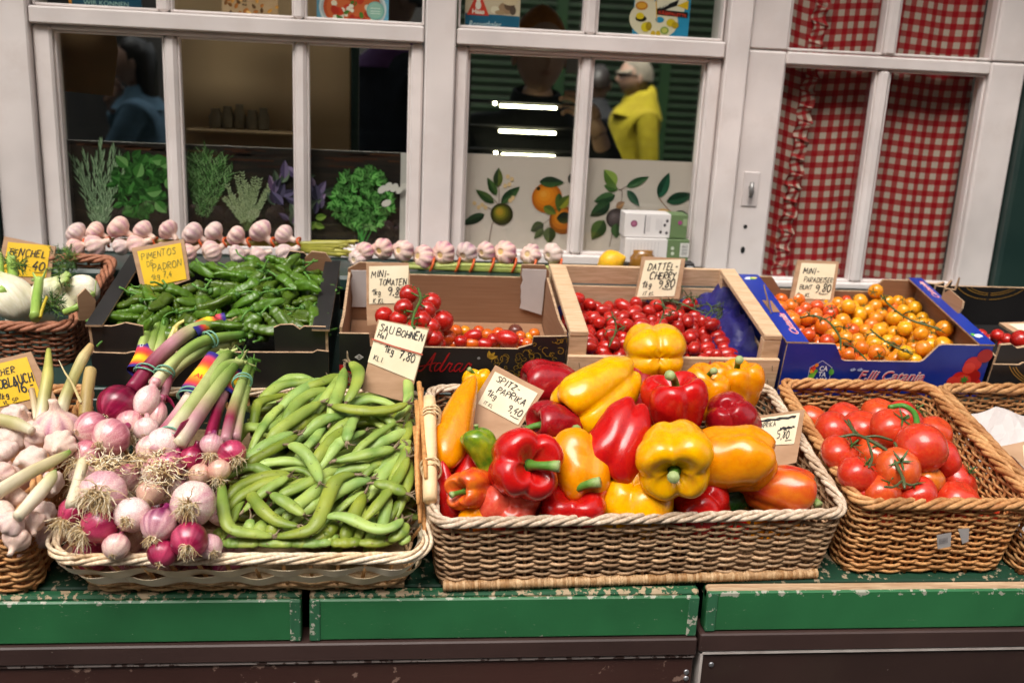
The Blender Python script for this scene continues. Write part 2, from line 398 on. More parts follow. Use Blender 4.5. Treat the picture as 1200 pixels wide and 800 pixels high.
def sash(name, label, xs, z0, z1, xo, zo, glassY, upper, door=None):
    """glazed leaf: outer frame, mullions, one pane per light. xs: [(x0,x1)] glass, upper likewise"""
    t = thing(name, label, 'door' if door else 'window', (xs[0][0], 0, zo[0]))
    fy0, fy1 = (.0, .055)
    def f(nm, lo, hi, bev=.003): bx(nm, lo, hi, M['white'], t, bev)
    f('stile', (xo[0], fy0, zo[0]), (xs[0][0], fy1, zo[1]), .004); f('stile', (xs[-1][1], fy0, zo[0]), (xo[1], fy1, zo[1]), .004)
    f('rail', (xs[0][0], fy0+.0015, zo[0]), (xs[-1][1], fy1, z0)); f('rail', (xs[0][0], fy0+.0015, z1), (xs[-1][1], fy1, zo[1]))
    for (a, b), (a2, b2) in zip(xs[:-1], xs[1:]): f('mullion', (b, fy0+.004, z0), (a2, fy1-.01, z1), .006)
    for a, b in xs:          # stepped glazing bead round each light
        bd = MB()
        for lo, hi in (((a, .012, z0), (a+.0045, .03, z1)), ((b-.0045, .012, z0), (b, .03, z1)), ((a+.0045, .012, z0), (b-.0045, .03, z0+.0045)), ((a+.0045, .012, z1-.0045), (b-.0045, .03, z1))): bd.box(lo, hi, bev=.0015)
        bd.build('glazing_bead', M['white'], t)
        p = MB(); p.box((a, glassY, z0), (b, glassY+.003, z1)); p.build('pane', M['glass'], t)
    if upper:
        us, uz0, uz1 = upper
        for (a, b), (a2, b2) in zip(us[:-1], us[1:]): f('mullion', (b, fy0-.002, uz0), (a2, fy1-.01, uz1), .005)
        for a, b in us:
            p = MB(); p.box((a, glassY, uz0), (b, glassY+.003, uz1)); p.build('pane', M['glass'], t)
            bd = MB()
            for lo, hi in (((a, .006, uz0), (a+.004, .028, uz1)), ((b-.004, .006, uz0), (b, .028, uz1)), ((a+.004, .006, uz0), (b-.004, .028, uz0+.005))): bd.box(lo, hi, bev=.0015)
            bd.build('glazing_bead', M['white'], t)
    return t
GY = .031
sash('shop_window', 'three light white shop window with herb pictures in its lower half', [(-.630, -.438), (-.416, -.206), (-.185, .006)], 1.139, 1.517, (-.662, .029), (1.1195, 1.5245), GY,
     ([(-.660, -.444), (-.424, -.206), (-.188, .029)], 1.557, 2.42))
sash('shop_window', 'two light white shop window with fruit pictures in its lower half', [(.112, .327), (.348, .570)], 1.139, 1.517, (.089, .596), (1.1195, 1.5245), GY,
     ([(.091, .328), (.349, .594)], 1.557, 2.42))
door = sash('shop_door', 'white glazed door hung with a red gingham curtain', [(.722, .914), (.937, 1.138)], 1.098, 1.521, (.645, 1.211), (1.084, 1.545), GY,
     ([(.722, .914), (.937, 1.138)], 1.547, 2.3), True)
b = MB(); b.box((.645, 0, 1.547), (.7215, .055, 2.42), bev=.003); b.build('stile', M['white'], door)
b = MB(); b.box((1.1385, 0, 1.547), (1.211, .055, 2.42), bev=.003); b.build('stile', M['white'], door)
b = MB(); b.box((.662, -.0025, 1.248), (.694, .003, 1.315), bev=.001); b.build('lock_plate', M['white_old'], door)
b = MB(); P0 = np.array((.676, -.012, 1.266)); b.tube([P0, P0+(.001, 0, .012), P0+(.0, 0, .030)], [.0035, .005, .0042], 10); b.tube([P0+(0, .01, .02), P0+(0, -.0, .02)], .003, 8)
b.build('latch', M['iron'], door)
for z, r in ((1.207, .0042), (1.160, .0045)):
    b = MB(); th = np.linspace(0, 2*math.pi, 15)[:-1]
    b.add([(.676+r*math.cos(q), -.0006, z+r*(1.6 if z < 1.18 else 1)*math.sin(q)) for q in th], [tuple(range(14))]); b.build('keyhole', M['blackhole'], door)
# folded dark shutter on the right of the door
sh = thing('folded_shutter', 'dark green folded shutter at the far right beside the door', 'shutter', (1.25, -.02, 1.0))
bx('panel', (1.2135, -.02, .3), (1.29, .06, 2.6), M['dkgreen'], sh, .006); bx('panel', (1.292, -.12, .3), (1.335, .06, 2.6), M['dkgreen'], sh, .01); bx('panel', (1.337, -.05, .3), (1.9, .06, 2.6), M['dkgreen'], sh, .006)

# ------------------------------------------------------------------ the stall across the lane, seen only as dark reflections
op = thing('market_stall', 'dark green market stall across the lane behind the viewer', 'stall', (0, -5.2, 0))
bx('counter', (-5, -5.6, 0), (5, -5.0, 1.0), M['dkgreen'], op, .01); bx('back_panel', (-5, -6.4, 0), (5, -6.3, 2.7), M['dkgreen'], op, .01); bx('roof', (-5.2, -6.5, 2.7), (5.2, -4.7, 2.8), M['dkgreen'], op, .01)
M['plaster'] = mat('ochre_plaster', (.30, .25, .19), (.25, .21, .16), 2, rough=.8)
hb2 = thing('added_house', 'plain plastered house front added out of view to block low sky', 'house', (0, -7.4, 0)); bx('wall', (-14, -9, 0), (14, -7.4, 8.5), M['plaster'], hb2, .02); bx('cornice', (-14.2, -9, 8.503), (14.2, -7.1, 8.8), M['plaster'], hb2, .05)  # added out of view to cut off low sky light and deepen the gaps
bx('added_eave', (-2.6, -.46, 2.46), (2.6, -.06, 2.52), M['dkgreen'], front, .01)  # added overhang out of view, keeps overhead sky light off the back row
# ------------------------------------------------------------------ counter
ct = thing('sales_counter', 'sloping counter with worn green drawer fronts above brown panels', 'counter', (.2, -.6, 0))
def slope_board(name, x0, x1, v0, v1, h0, h1, m, parent, bev=.002):
    b = MB(); T_ = np.eye(4); T_[:3, 0] = EX; T_[:3, 1] = EV; T_[:3, 2] = EN; T_[:3, 3] = FRONT0
    b.box((x0, v0, h0), (x1, v1, h1), bev=bev, M=T_); return b.build(name, m, parent)
xs = [(-1.6, -.118), (-.108, .386), (.3965, 1.6)]
for i, (a, e) in enumerate(xs):
    dz = (.0, .0, .006)[i]
    p = slope_board('top_board', a, e, .012, .40, -.022, -.004+dz*.4, M['green_top'], ct)
    q = slope_board('worn_lip', a, e, -.004, .010, -.020, -.0035+dz*.4, M['green_edge' if i != 2 else 'wood'], ct, .003)
    f = thing_front = MB(); f.box((a, -.806, .7915+dz), (e, -.786, .848+dz), bev=.002)
    fo = f.build('drawer_front', M['green'], ct)
    for ex in ([e-.0135] if i == 0 else ([a+.0005, e-.0135] if i == 1 else [a+.0005])):
        g2 = MB(); g2.box((ex, -.8078, .792+dz), (ex+.013, -.785, .8475+dz), bev=.001); g2.build('end_grain', M['green_end'], ct)
bx('rail', (-1.6, -.812, .7655), (.3875, -.770, .7905), M['rail'], ct, .002)
bx('rail', (.3905, -.812, .7705), (1.6, -.770, .7965), M['rail'], ct, .002)
bx('worn_edge', (-1.6, -.8095, .7608), (.3875, -.775, .7652), M['groove'], ct, .0008)
bx('pale_trim', (.396, -.8105, .7655), (1.6, -.775, .7702), M['alu'], ct, .0008)
pl = bx('door_panel', (-1.6, -.806, .18), (.3865, -.775, .7605), M['brown'], ct, .002)
pr = bx('door_panel', (.3945, -.8075, .18), (1.6, -.775, .765), M['brown_plain'], ct, .002)
b = MB(); b.box((.394, -.8095, .18), (.3975, -.776, .7655)); b.build('pale_trim', M['alu'], ct)
bx('carcass', (-1.6, -.774, .02), (1.6, -.46, .74), M['blackhole'], ct, .002)
bx('plinth', (-1.6, -.76, .0), (1.6, -.40, .175), M['brown_plain'], ct, .002)
for x, z, yy in ((.3785, .738, -.8065), (.379, .7285, -.8065), (.4105, .7495, -.808), (-.127, .729, -.8065)):
    b = MB(); th = np.arange(12)*math.pi/6; b.loft([[(x+r*math.cos(q), yy+d, z+r*math.sin(q)) for q in th] for r, d in ((.0036, .001), (.0036, -.0008), (.0024, -.0016))], cap=(True, True)); b.build('screw', M['steel'], ct)
# back step that carries the cartons
def slope2(name, x0, x1, v0, v1, h0, h1, m, parent):
    b = MB(); T_ = np.eye(4); T_[:3, 0] = EX; T_[:3, 1] = EV; T_[:3, 2] = EN; T_[:3, 3] = BACK0
    b.box((x0, v0, h0), (x1, v1, h1), bev=.002, M=T_); return b.build(name, m, parent)
st = thing('display_step', 'dark raised step that carries the back row of cartons', 'shelf', (.2, -.3, .9))
slope2('board', -1.6, 1.6, -.005, .285, -.02, -.0015, M['dkgreen'], st); bx('riser', (-1.6, -.452, .2), (1.6, -.43, .985), M['dkgreen'], st); bx('riser', (-1.6, -.20, .2), (1.6, -.17, 1.03), M['dkgreen'], st)

# ------------------------------------------------------------------ lettering
STROKES = {
'A': '0,0 1.8,6 3.6,0;.7,2.2 3,2.2', 'B': '0,0 0,6 2.6,5.6 2.9,4 0,3.2 3.2,2.6 3.2,.6 0,0', 'C': '3.4,5 2,6 .4,4.6 .2,2 1.4,.1 3.3,.8', 'D': '.4,0 .4,6;0,5.8 2.4,5.6 3.6,3.4 2.6,.8 .2,0',
'E': '3,6 .3,5.8 .1,.1 3.1,.3;.2,3.1 2.4,3.2', 'F': '3.2,6.1 -.3,5.7;.6,5.8 .2,0;.4,3 2.4,3.2', 'G': '3.3,5.2 1.6,6 .2,3.6 .8,.4 3,.4 3.2,2.6 2,2.6', 'H': '0,0 .2,6;3,0 3.2,6;.1,3 3.1,3.2',
'I': '.6,0 .8,6', 'J': '2.4,6 2.4,1 1.2,0 0,.8', 'K': '.2,0 .3,6;3.2,6 .4,2.8 3.4,0', 'L': '.3,6 .1,.1 2.9,.3', 'M': '0,0 .5,6 2,2 3.7,6 4.1,0', 'N': '0,0 .2,6 3,.2 3.3,6', 'O': '1.8,6 .3,4.6 .1,1.6 1.6,0 3.2,1.2 3.3,4.6 1.8,6',
'P': '.2,0 .3,6 2.8,5.6 3,3.8 .3,2.8', 'R': '.1,0 .3,6 2.8,5.7 2.9,4 .3,3 3.2,0', 'S': '3.2,5.3 1.8,6 .4,4.9 2.8,2.4 2.2,.2 .1,.7', 'T': '-.1,5.8 3.5,6.1;1.8,6 1.6,0', 'U': '.1,6 .2,1.2 1.6,0 3,1 3.2,6', 'V': '0,6 1.6,0 3.4,6', 'W': '0,6 1,0 2,4 3.1,0 4.3,6',
'X': '0,0 3.3,6;.1,6 3.2,0', 'Y': '0,6 1.7,3.2 3.4,6;1.7,3.2 1.5,0', 'Z': '.2,6 3.3,5.8 .1,.2 3.4,.2', '0': '1.6,6 .2,4.2 .3,1.2 1.6,0 3,1.6 2.9,4.6 1.6,6', '1': '-.6,3.6 1.4,6 1.2,0', '2': '.2,4.8 1.6,6 2.9,4.6 .1,.1 3.2,.2',
'4': '2.2,6 0,2.2 3.2,2.4;2.3,3.4 2.1,-.4', '5': '3.1,6 .6,5.8 .4,3.6 2.4,3.6 2.6,1 .1,.1', '6': '2.6,6 .6,3.4 .5,.8 2,0 2.9,1.6 1.6,2.9 .5,2', '7': '0,5.8 3.2,6 1.1,0;.8,3 2.6,3.2', '8': '2.8,5.4 1.4,6 .6,4.6 2.6,1.8 1.6,0 .3,1.2 2.6,4.2 2.8,5.4', '9': '2.9,5.2 1.2,6 .3,4.2 1.8,3.2 3,4.8 2.6,1.4 1.4,-.2',
',': '.6,.4 .1,-1.2', '.': '.3,.1 .6,.3', '-': '.3,2.8 2.6,3', 'k': '.2,0 .4,6;2,3.6 .4,1.8 2.2,0', 'g': '2.2,3.4 .6,3.6 .3,1 2,1 2.3,3.4 2,-1.6 .2,-1.4', 'o': '1.2,3.4 .1,2 1.1,0 2.2,1.6 1.2,3.4', 'l': '.5,6 .5,0', '=': '-.2,0 3.4,.5', '#': '0,1 1,4 1.4,1 2.4,4.4 2.8,1.2 3.8,4.2 4,1.4 5,4'}
def ribbon(mb, pts, w, surf, off, mi=0, col=None):
    P = np.array(pts, float); n = len(P)
    T = np.gradient(P, axis=0); T /= np.linalg.norm(T, axis=1)[:, None]+1e-9; Nn = np.stack([-T[:, 1], T[:, 0]], 1)
    ww = w*np.linspace(1, .8, n)[:, None]
    L = P+Nn*ww/2; R2 = P-Nn*ww/2
    mb.grid(np.stack([[surf(*q, off) for q in L], [surf(*q, off) for q in R2]], 1), mi, col, False)
def text_width(txt): return sum(2.6 if ch == ' ' else 1.15+max(float(p.split(',')[0]) for st_ in (STROKES.get(ch) or STROKES.get(ch.upper(), STROKES['-'])).split(';') for p in st_.split()) for ch in txt)/6
def handwrite(mb, txt, x, y, size, surf, off, rng, w=None, slant=.12, mi=0, col=None, lift=0, fit=None):
    """felt-pen capitals, one wobbling stroke at a time; x, y and size in the label's own metres"""
    s = size/6; w = w or size*.13; layer = 0
    kx = 1.0 if fit is None else min(1.0, (fit-x)/(text_width(txt)*size))
    for ch in txt:
        if ch == ' ': x += 2.6*s*kx; continue
        g_ = STROKES.get(ch) or STROKES.get(ch.upper(), STROKES['-']); mx = 0
        jx, jy, js = rng.uniform(-.2, .2), rng.uniform(-.35, .35), rng.uniform(.9, 1.1)
        for st_ in g_.split(';'):
            pts = [tuple(map(float, q.split(','))) for q in st_.split()]
            mx = max(mx, max(p[0] for p in pts))
            pts = [((p[0]+jx+rng.uniform(-.18, .18)+slant*p[1])*s*js*kx+x, (p[1]+jy+rng.uniform(-.18, .18))*s*js+y) for p in pts]
            q = spline(pts, 5*len(pts)) if ch in 'BCDGOPRSUJ02356890g' else np.vstack([np.linspace(pts[i], pts[i+1], 4) for i in range(len(pts)-1)])
            layer += 1; ribbon(mb, q, w*rng.uniform(.85, 1.15), surf, off+.00002*(layer % 40), mi, col)
        x += (mx+1.15)*s*js*kx
    return x
def text_mesh(body, size=1, shear=0, offset=0, bold=False, space=1):
    cu = bpy.data.curves.new('lettering_curve', 'FONT'); cu.body = body; cu.size = size; cu.shear = shear; cu.offset = offset; cu.space_character = space; cu.resolution_u = 3
    ob = bpy.data.objects.new('lettering_curve', cu); COL.objects.link(ob); dg = bpy.context.evaluated_depsgraph_get()
    me = bpy.data.meshes.new_from_object(ob.evaluated_get(dg)); v = np.array([tuple(q.co) for q in me.vertices]); f = [tuple(p.vertices) for p in me.polygons]
    bpy.data.objects.remove(ob); bpy.data.curves.remove(cu); bpy.data.meshes.remove(me); return v, f
def print_text(mb, body, x, y, h, surf, off, col, mi=0, width=None, shear=0, offset=0, rot=0, space=1):
    v, f = text_mesh(body, 1, shear, offset, space=space)
    lo, hi = v.min(0), v.max(0); v = v-lo; s = h/.72
    sx = s if width is None else width/(hi[0]-lo[0])
    cr, sr = math.cos(rot), math.sin(rot)
    q = [(x+a*sx*cr-b*s*sr, y+a*sx*sr+b*s*cr) for a, b, _ in v]
    mb.add([surf(*p, off) for p in q], f, mi, col, False)
def disc(mb, x, y, rx, ry, surf, off, col, mi=0, n=20, rot=0, a0=0, a1=2*math.pi):
    th = np.linspace(a0, a1, n+1)[:-1] if a1-a0 > 6.2 else np.linspace(a0, a1, n)
    pts = [(x+rx*math.cos(q)*math.cos(rot)-ry*math.sin(q)*math.sin(rot), y+rx*math.cos(q)*math.sin(rot)+ry*math.sin(q)*math.cos(rot)) for q in th]
    mb.add([surf(*p, off) for p in pts], [tuple(range(len(pts)))], mi, col, False)
def poly(mb, pts, surf, off, col, mi=0): mb.add([surf(*p, off) for p in pts], [tuple(range(len(pts)))], mi, col, False)
def leafp(mb, x, y, ang, L, W, surf, off, col, col2=None, n=7, mi=0, bend=0):
    """a printed leaf: two half blades meeting at a midrib"""
    t = np.linspace(0, 1, n); w = W*.5*np.sin(math.pi*t**.8)**.9; ax = t*L; ay = bend*L*np.sin(math.pi*t)
    ca, sa = math.cos(ang), math.sin(ang)
    def P(a, b): return surf(x+a*ca-b*sa, y+a*sa+b*ca, off)
    mid = [P(a, b) for a, b in zip(ax, ay)]
    for sg, cc in ((1, col), (-1, col2 if col2 is not None else tuple(q*1.35 for q in col))):
        mb.grid(np.stack([mid, [P(a, b+sg*q) for a, b, q in zip(ax, ay, w)]], 1), mi, cc, False)
def flat_xz(Y): return lambda x, z, off: np.array((x, Y-off, z))
# ------------------------------------------------------------------ wicker
def wick(name, rough=.6):
    t = NT(name); co = t.coord((1, 1, 1)); n = t.noise(co, 220, 3); n2 = t.noise(co, 26, 4, .65)
    col = t.mix(t.ramp(n, ((.35, (0, 0, 0)), (.7, (1, 1, 1)))), t.vcol(), t.mix(1, t.vcol(), (.62, .55, .47), 'MULTIPLY'))
    col = t.mix(t.ramp(n2, ((.5, (0, 0, 0)), (.75, (.55, .55, .55)))), col, t.mix(1, col, (.5, .42, .35), 'MULTIPLY'))
    t.bsdf(col, rough, spec=.4, bump=n, bstr=.35, bdist=.0006); return t.m
M['wicker'] = wick('willow')
def rrect(x0, x1, v0, v1, r, n):
    """rounded rectangle sampled evenly: points and outward normals"""
    segs = []; L = [x1-x0-2*r, math.pi*r/2, v1-v0-2*r, math.pi*r/2]*2; tot = sum(L); out = []
    for s in np.arange(n)/n*tot:
        i = 0
        while s > L[i] and i < 7: s -= L[i]; i += 1
        if i == 0: p = (x0+r+s, v0); q = (0, -1)
        elif i == 2: p = (x1, v0+r+s); q = (1, 0)
        elif i == 4: p = (x1-r-s, v1); q = (0, 1)
        elif i == 6: p = (x0, v1-r-s); q = (-1, 0)
        else:
            cx, cv, a0 = {1: (x1-r, v0+r, -math.pi/2), 3: (x1-r, v1-r, 0), 5: (x0+r, v1-r, math.pi/2), 7: (x0+r, v0+r, math.pi)}[i]
            a = a0+s/r; q = (math.cos(a), math.sin(a)); p = (cx+r*q[0], cv+r*q[1])
        out.append((*p, *q))
    return np.array(out), tot
def wicker(name, label, top, bot, h, tf, cols, rimcol, seed, row=.0047, gap=.0215, rimr=.0040, rr=.022, strand=.00225, coil=None, group=None, rimn=4):
    """top, bot: (x0,x1,v0,v1) on the slope; stakes, woven rows, plaited border"""
    rng = np.random.default_rng(seed)
    t = thing(name, label, 'basket', tf((bot[0]+bot[1])/2, (bot[2]+bot[3])/2, 0), group)
    _, per = rrect(*bot, rr, 8); m = int(per/gap/2)*2
    sub = 5; n = m*sub
    PB, _ = rrect(*bot, rr, n); PT, _ = rrect(*top, rr, n)
    W3 = lambda a, hh: np.array([tf(q[0], q[1], z) for q, z in zip(a, np.broadcast_to(hh, (len(a),)))])
    nr = int((h-.010)/row); mb = MB()
    for i in range(nr):
        f = (i+.7)/nr; Q = PB*(1-f)+PT*f; k = np.arange(n)
        amp = .0030*(1 if i > 1 else .6)
        off = amp*np.cos(math.pi*(k/sub+i))
        lift = .0009*np.sin(math.pi*(k/sub+i)*.5+rng.uniform(0, 6))+.0007*np.interp(k, np.linspace(0, n, 30), rng.normal(0, 1, 30))
        pts = W3(np.stack([Q[:, 0]+Q[:, 2]*off, Q[:, 1]+Q[:, 3]*off], 1), .004+i*row+lift)
        base = cols[0]*(1-rng.uniform())+cols[1]*rng.uniform()
        g = np.interp(k, np.linspace(0, n, 22), rng.uniform(0, 1, 22))[:, None]
        cc = (cols[0]*(1-g)+cols[1]*g)*.65+base*.35; cc = cc*rng.uniform(.85, 1.12)
        mb.tube(pts, strand*rng.uniform(.85, 1.12), 5, 0, cc, loop=True)
    mb.build('weave', M['wicker'], t, kind='stuff')
    sb = MB()
    for j in range(m):
        a, b2 = PB[j*sub], PT[j*sub]
        sb.tube([tf(a[0], a[1], 0), tf((a[0]+b2[0])/2, (a[1]+b2[1])/2, h/2), tf(b2[0], b2[1], h)], .0024, 5, 0, cols[0]*rng.uniform(.75, 1.05))
    sb.build('stakes', M['wicker'], t, kind='stuff')
    rb = MB(); PT2, per2 = rrect(*top, rr, 260); turns = int(per2/.082)
    for s_ in range(rimn):
        a = 2*math.pi*s_/rimn+np.arange(260)/260*2*math.pi*turns
        rad = rimr*1.35; jj = np.interp(np.arange(260), np.linspace(0, 260, 40), rng.normal(0, .0006, 40))
        o_ = rad*np.cos(a)*1.15+jj; z_ = h+rad*np.sin(a)*.8+jj
        pts = W3(np.stack([PT2[:, 0]+PT2[:, 2]*o_, PT2[:, 1]+PT2[:, 3]*o_], 1), z_)
        g = np.interp(np.arange(260), np.linspace(0, 260, 40), rng.uniform(0, 1, 40))[:, None]
        rb.tube(pts, rimr*rng.uniform(.88, 1.08), 6, 0, rimcol[0]*(1-g)+rimcol[1]*g, loop=True)
    rb.build('rim_braid', M['wicker'], t)
    fb = MB(); fb.box((bot[0]+.004, bot[2]+.004, 0), (bot[1]-.004, bot[3]-.004, .006)); fb.v = [np.array([tf(*q) for q in v]) for v in fb.v]; fb.col = [np.tile(cols[0]*.6, (len(q), 1)) for q in fb.col]
    fb.build('base', M['wicker'], t)
    if coil:
        cb = MB(); n2 = 620; u = np.linspace(0, 1, n2)
        x = bot[0]+.006+(bot[1]-bot[0]-.012)*u
        pts = np.array([tf(q, bot[2]-.003, .0045) for q in x])
        g = np.repeat(rng.uniform(0, 1, n2//5+1), 5)[:n2]; r = .0062+.0007*np.abs(np.sin(np.arange(n2)*math.pi/5))+.0003*rng.normal(size=n2)
        cb.tube(pts, r, 7, 0, coil[0]*(1-g[:, None])+coil[1]*g[:, None]); cb.build('wrapped_foot', M['wicker'], t)
    return t
A = lambda h_: np.array(c(h_))
grey = (A('#a8825f')*.85, A('#cfae8a')); greyrim = (A('#c6ad92'), A('#ead9c4'))
org = (A('#b5763f'), A('#dfac72')); orgrim = (A('#b67a46'), A('#dcaa72'))
red = (A('#7d4a30'), A('#ab6f50')); redrim = (A('#8f583e'), A('#ba8064'))
pale = (A('#cfae84'), A('#ecd6b4')); palerim = (A('#ecca9e'), A('#fbecd4'))
B_pep = wicker('wicker_basket', 'long weathered grey wicker basket heaped with bell peppers', (.042, .572, .006, .330), (.050, .556, .004, .325), .098, lambda x, v, h_=0: tier(x+.0, v+.038*(x-.05), h_), grey, greyrim, 1, rimr=.0034, coil=(A('#a97e50'), A('#dcb98e')))
B_tom = wicker('wicker_basket', 'orange brown wicker basket full of big vine tomatoes', (.592, .838, .038, .350), (.588, .812, .026, .34), .104, tier, org, orgrim, 2, gap=.021)
B_gar = wicker('wicker_basket', 'orange brown wicker basket of white garlic with green stems', (-.80, -.440, .010, .31), (-.79, -.428, .002, .31), .100, tier, org, orgrim, 3)
B_rt = wicker('wicker_basket', 'brown wicker basket lined with crumpled white paper', (.852, 1.20, .03, .345), (.832, 1.18, .016, .33), .104, tier, (org[0]*.8, org[1]*.8), (orgrim[0]*.85, orgrim[1]*.85), 4)
tfen = lambda x, v, h_=0: np.array([0, -.385, .985])+EX*x+EV*v+EN*h_
B_fen = wicker('wicker_basket', 'dark reddish wicker basket holding white fennel bulbs', (-.86, -.502, .0, .265), (-.85, -.51, .002, .265), .098, tfen, red, redrim, 5)
# pale low basket with a broad split-wood band
def bean_basket():
    rng = np.random.default_rng(6); t = thing('split_wood_basket', 'low pale basket with split wood band holding red onions and beans', 'basket', tier(-.18, .18, 0))
    top = (-.405, .036, -.018, .368); bot = (-.372, .008, .004, .362); h = .066
    n = 480; PB, _ = rrect(*bot, .03, n); PT, per = rrect(*top, .035, n); k = np.arange(n)
    lay = lambda f: PB*(1-f)+PT*f
    def W3(Q, o_, z): return np.array([tier(q[0]+q[2]*a, q[1]+q[3]*a, zz) for q, a, zz in zip(Q, np.broadcast_to(o_, (n,)), np.broadcast_to(z, (n,)))])
    mb = MB(); m = 24
    for i in range(3):
        Q = lay(.06+.08*i); g = np.interp(k, np.linspace(0, n, 30), rng.uniform(0, 1, 30))[:, None]
        mb.tube(W3(Q, .0025*np.cos(math.pi*(k/n*48+i)), .004+.0052*i), .0027, 5, 0, org[1]*(1-g)*.9+pale[0]*g, loop=True)
    mb.build('weave', M['wicker'], t, kind='stuff')
    sb = MB()
    for j in range(48):
        i = j*n//48; a, b2 = PB[i], PT[i]
        sb.tube([tier(a[0], a[1], 0), tier(b2[0], b2[1], h)], .0026, 5, 0, org[1]*rng.uniform(.8, 1.1))
    sb.build('stakes', M['wicker'], t, kind='stuff')
    for q, (z0, ph, wd) in enumerate(((.019, 0, .017), (.036, math.pi, .014))):
        f = z0/h; w_ = .0062+.0036*np.cos(math.pi*(k/n*48)/2*2+ph); wob = .0035*np.cos(math.pi*k/n*24+ph)
        lo = W3(lay(f), w_, z0+np.maximum(wob, 0)); hi = W3(lay(min(1, f+wd/h)), w_, z0+wd-np.maximum(-wob, 0)*.9)
        g = np.interp(k, np.linspace(0, n, 14), rng.uniform(0, 1, 14))[:, None]; cc = A('#ecd8b4')*(1-g)+A('#f8ecd4')*g
        b = MB(); G = np.stack([lo, hi, W3(lay(min(1, f+wd/h)), w_-.0012, z0+wd-np.maximum(-wob, 0)*.9), W3(lay(f), w_-.0012, z0+np.maximum(wob, 0))], 1)
        b.loft(np.transpose(G, (0, 1, 2)), 0, np.repeat(cc[:, None], 4, 1), True, (False, False), False, loop=True); b.build('wood_band', M['band'], t)
    rb = MB()
    for s_ in range(5):
        a = 2*math.pi*s_/5+k/n*2*math.pi*11; jj = np.interp(k, np.linspace(0, n, 50), rng.normal(0, .0008, 50))
        g = np.interp(k, np.linspace(0, n, 40), rng.uniform(0, 1, 40))[:, None]
        rb.tube(W3(PT, .0052*np.cos(a)+jj, h-.001+.0046*np.sin(a)+jj), .0029*rng.uniform(.85, 1.1), 6, 0, palerim[0]*(1-g)+palerim[1]*g, loop=True)
    rb.build('rim_braid', M['wicker'], t)
    fb = MB(); fb.box((bot[0], bot[2], 0), (bot[1], bot[3], .005)); fb.v = [np.array([tier(*q) for q in v]) for v in fb.v]; fb.col = [np.tile(pale[0]*.6, (len(q), 1)) for q in fb.col]; fb.build('base', M['wicker'], t)
    # end handle: a peeled stick lashed to slanting willow rods
    P0 = atD(503, 467, 1.345); P1 = atD(504, 586, 1.225); L_ = P1-P0
    b = MB(); s_ = np.linspace(0, 1, 9); b.tube([P0+L_*q for q in s_], .0094*np.array([.9, 1, 1, .98, 1.02, 1, 1, 1, .94]), 14, 0, A('#efcfa2')); hd = b.build('handle', M['band'], t)
    for f in (.16, .19, .225, .68, .71, .74):
        if f in (.16, .68): b = MB()
        cpt = P0+L_*f+rng.normal(0, .001, 3); th = np.linspace(0, 2*math.pi, 19)[:-1]; tv = nrm(L_); n1 = nrm(np.cross(tv, (0, 0, 1))); n2 = np.cross(tv, n1)
        b.tube([cpt+(.0105+.004*(math.cos(q) < -.3))*(n1*math.cos(q)+n2*math.sin(q))+tv*.004*math.sin(q) for q in th], .0014, 5, 0, A('#ead2a6'), loop=True)
        if f in (.225, .74): b.build('lashing', M['wicker'], t)
    for a, e in (((488, 470), (492, 612)), ((494, 455), (490, 590)), ((486, 500), (498, 628)), ((491, 448), (499, 560))):
        b = MB(); p, q = atD(*a, 1.36), atD(*e, 1.235); b.tube(spline([p, (p+q)/2+rng.normal(0, .003, 3), q], 8), [.0036]*7+[.0024], 6, 0, A('#d59a5c')*rng.uniform(.85, 1.1)); b.build('willow_rod', M['wicker'], t)
    return t
M['band'] = mat('split_wood', (1, 1, 1), (.95, .9, .82), 9, (4, 4, 60), .5, .25, 60, .0005, vc=True)
bean_basket()
# crumpled white paper in the right-hand basket
rng = np.random.default_rng(8); G = np.zeros((22, 26, 3))
for i, v in enumerate(np.linspace(.03, .335, 22)):
    for j, x in enumerate(np.linspace(.85, 1.17, 26)): G[i, j] = tier(x, v, .03+.012*math.sin(9*x*7+v*31)*math.cos(v*40)+.035*max(0, (v-.2)/.13)+rng.normal(0, .0025))
b = MB(); b.grid(G, smooth=False); tag(b.build('paper_sheet', M['paper_white']), 'crumpled white paper sheet lining the right hand basket', 'paper')

# ------------------------------------------------------------------ cartons
def carton(name, label, x0, x1, d, h, fprof, bprof, sprof, mo, mi_, th=.004, sink=None):
    """tray: front, back and side panels cut to their own outlines"""
    t = thing(name, label, 'box', tier2((x0+x1)/2, d/2, 0)); w = x1-x0
    def pan(nm, prof, O, U, V):
        b = MB(); b.slab(prof, O, U, V, th); return b.build(nm, [mo, mi_, M['card_edge']], t)
    fr = pan('front_panel', fprof, tier2(x0, 0), EX, EN)
    pan('back_panel', [(w-a, b_) for a, b_ in bprof], tier2(x1, d), -EX, EN)
    pan('side_panel', sprof, tier2(x0+.0005, d-.0045), -EV, EN); pan('side_panel', [(d-.009-a, b_) for a, b_ in sprof], tier2(x1-.0005, .0045), EV, EN)
    b = MB(); T_ = np.eye(4); T_[:3, 0] = EX; T_[:3, 1] = EV; T_[:3, 2] = EN; T_[:3, 3] = BACK0
    b.box((x0+.006, .006, .0), (x1-.006, d-.006, .005), M=T_); b.build('floor_panel', mi_, t)
    return t, fr
def flange(t, x0, x1, v0, v1, h, mo, name='top_flap', th=.003):
    b = MB(); b.slab([(0, 0), (x1-x0, 0), (x1-x0, v1-v0), (0, v1-v0)], tier2(x0, v0, h), EX, EV, th); return b.build(name, [mo, mo, M['card_edge']], t)
def ff(x0, off0=.0006):                     # printing surface on a carton front: local metres from (x0, bottom)
    return lambda x, z, off: tier2(x0+x, -off0-off, z)
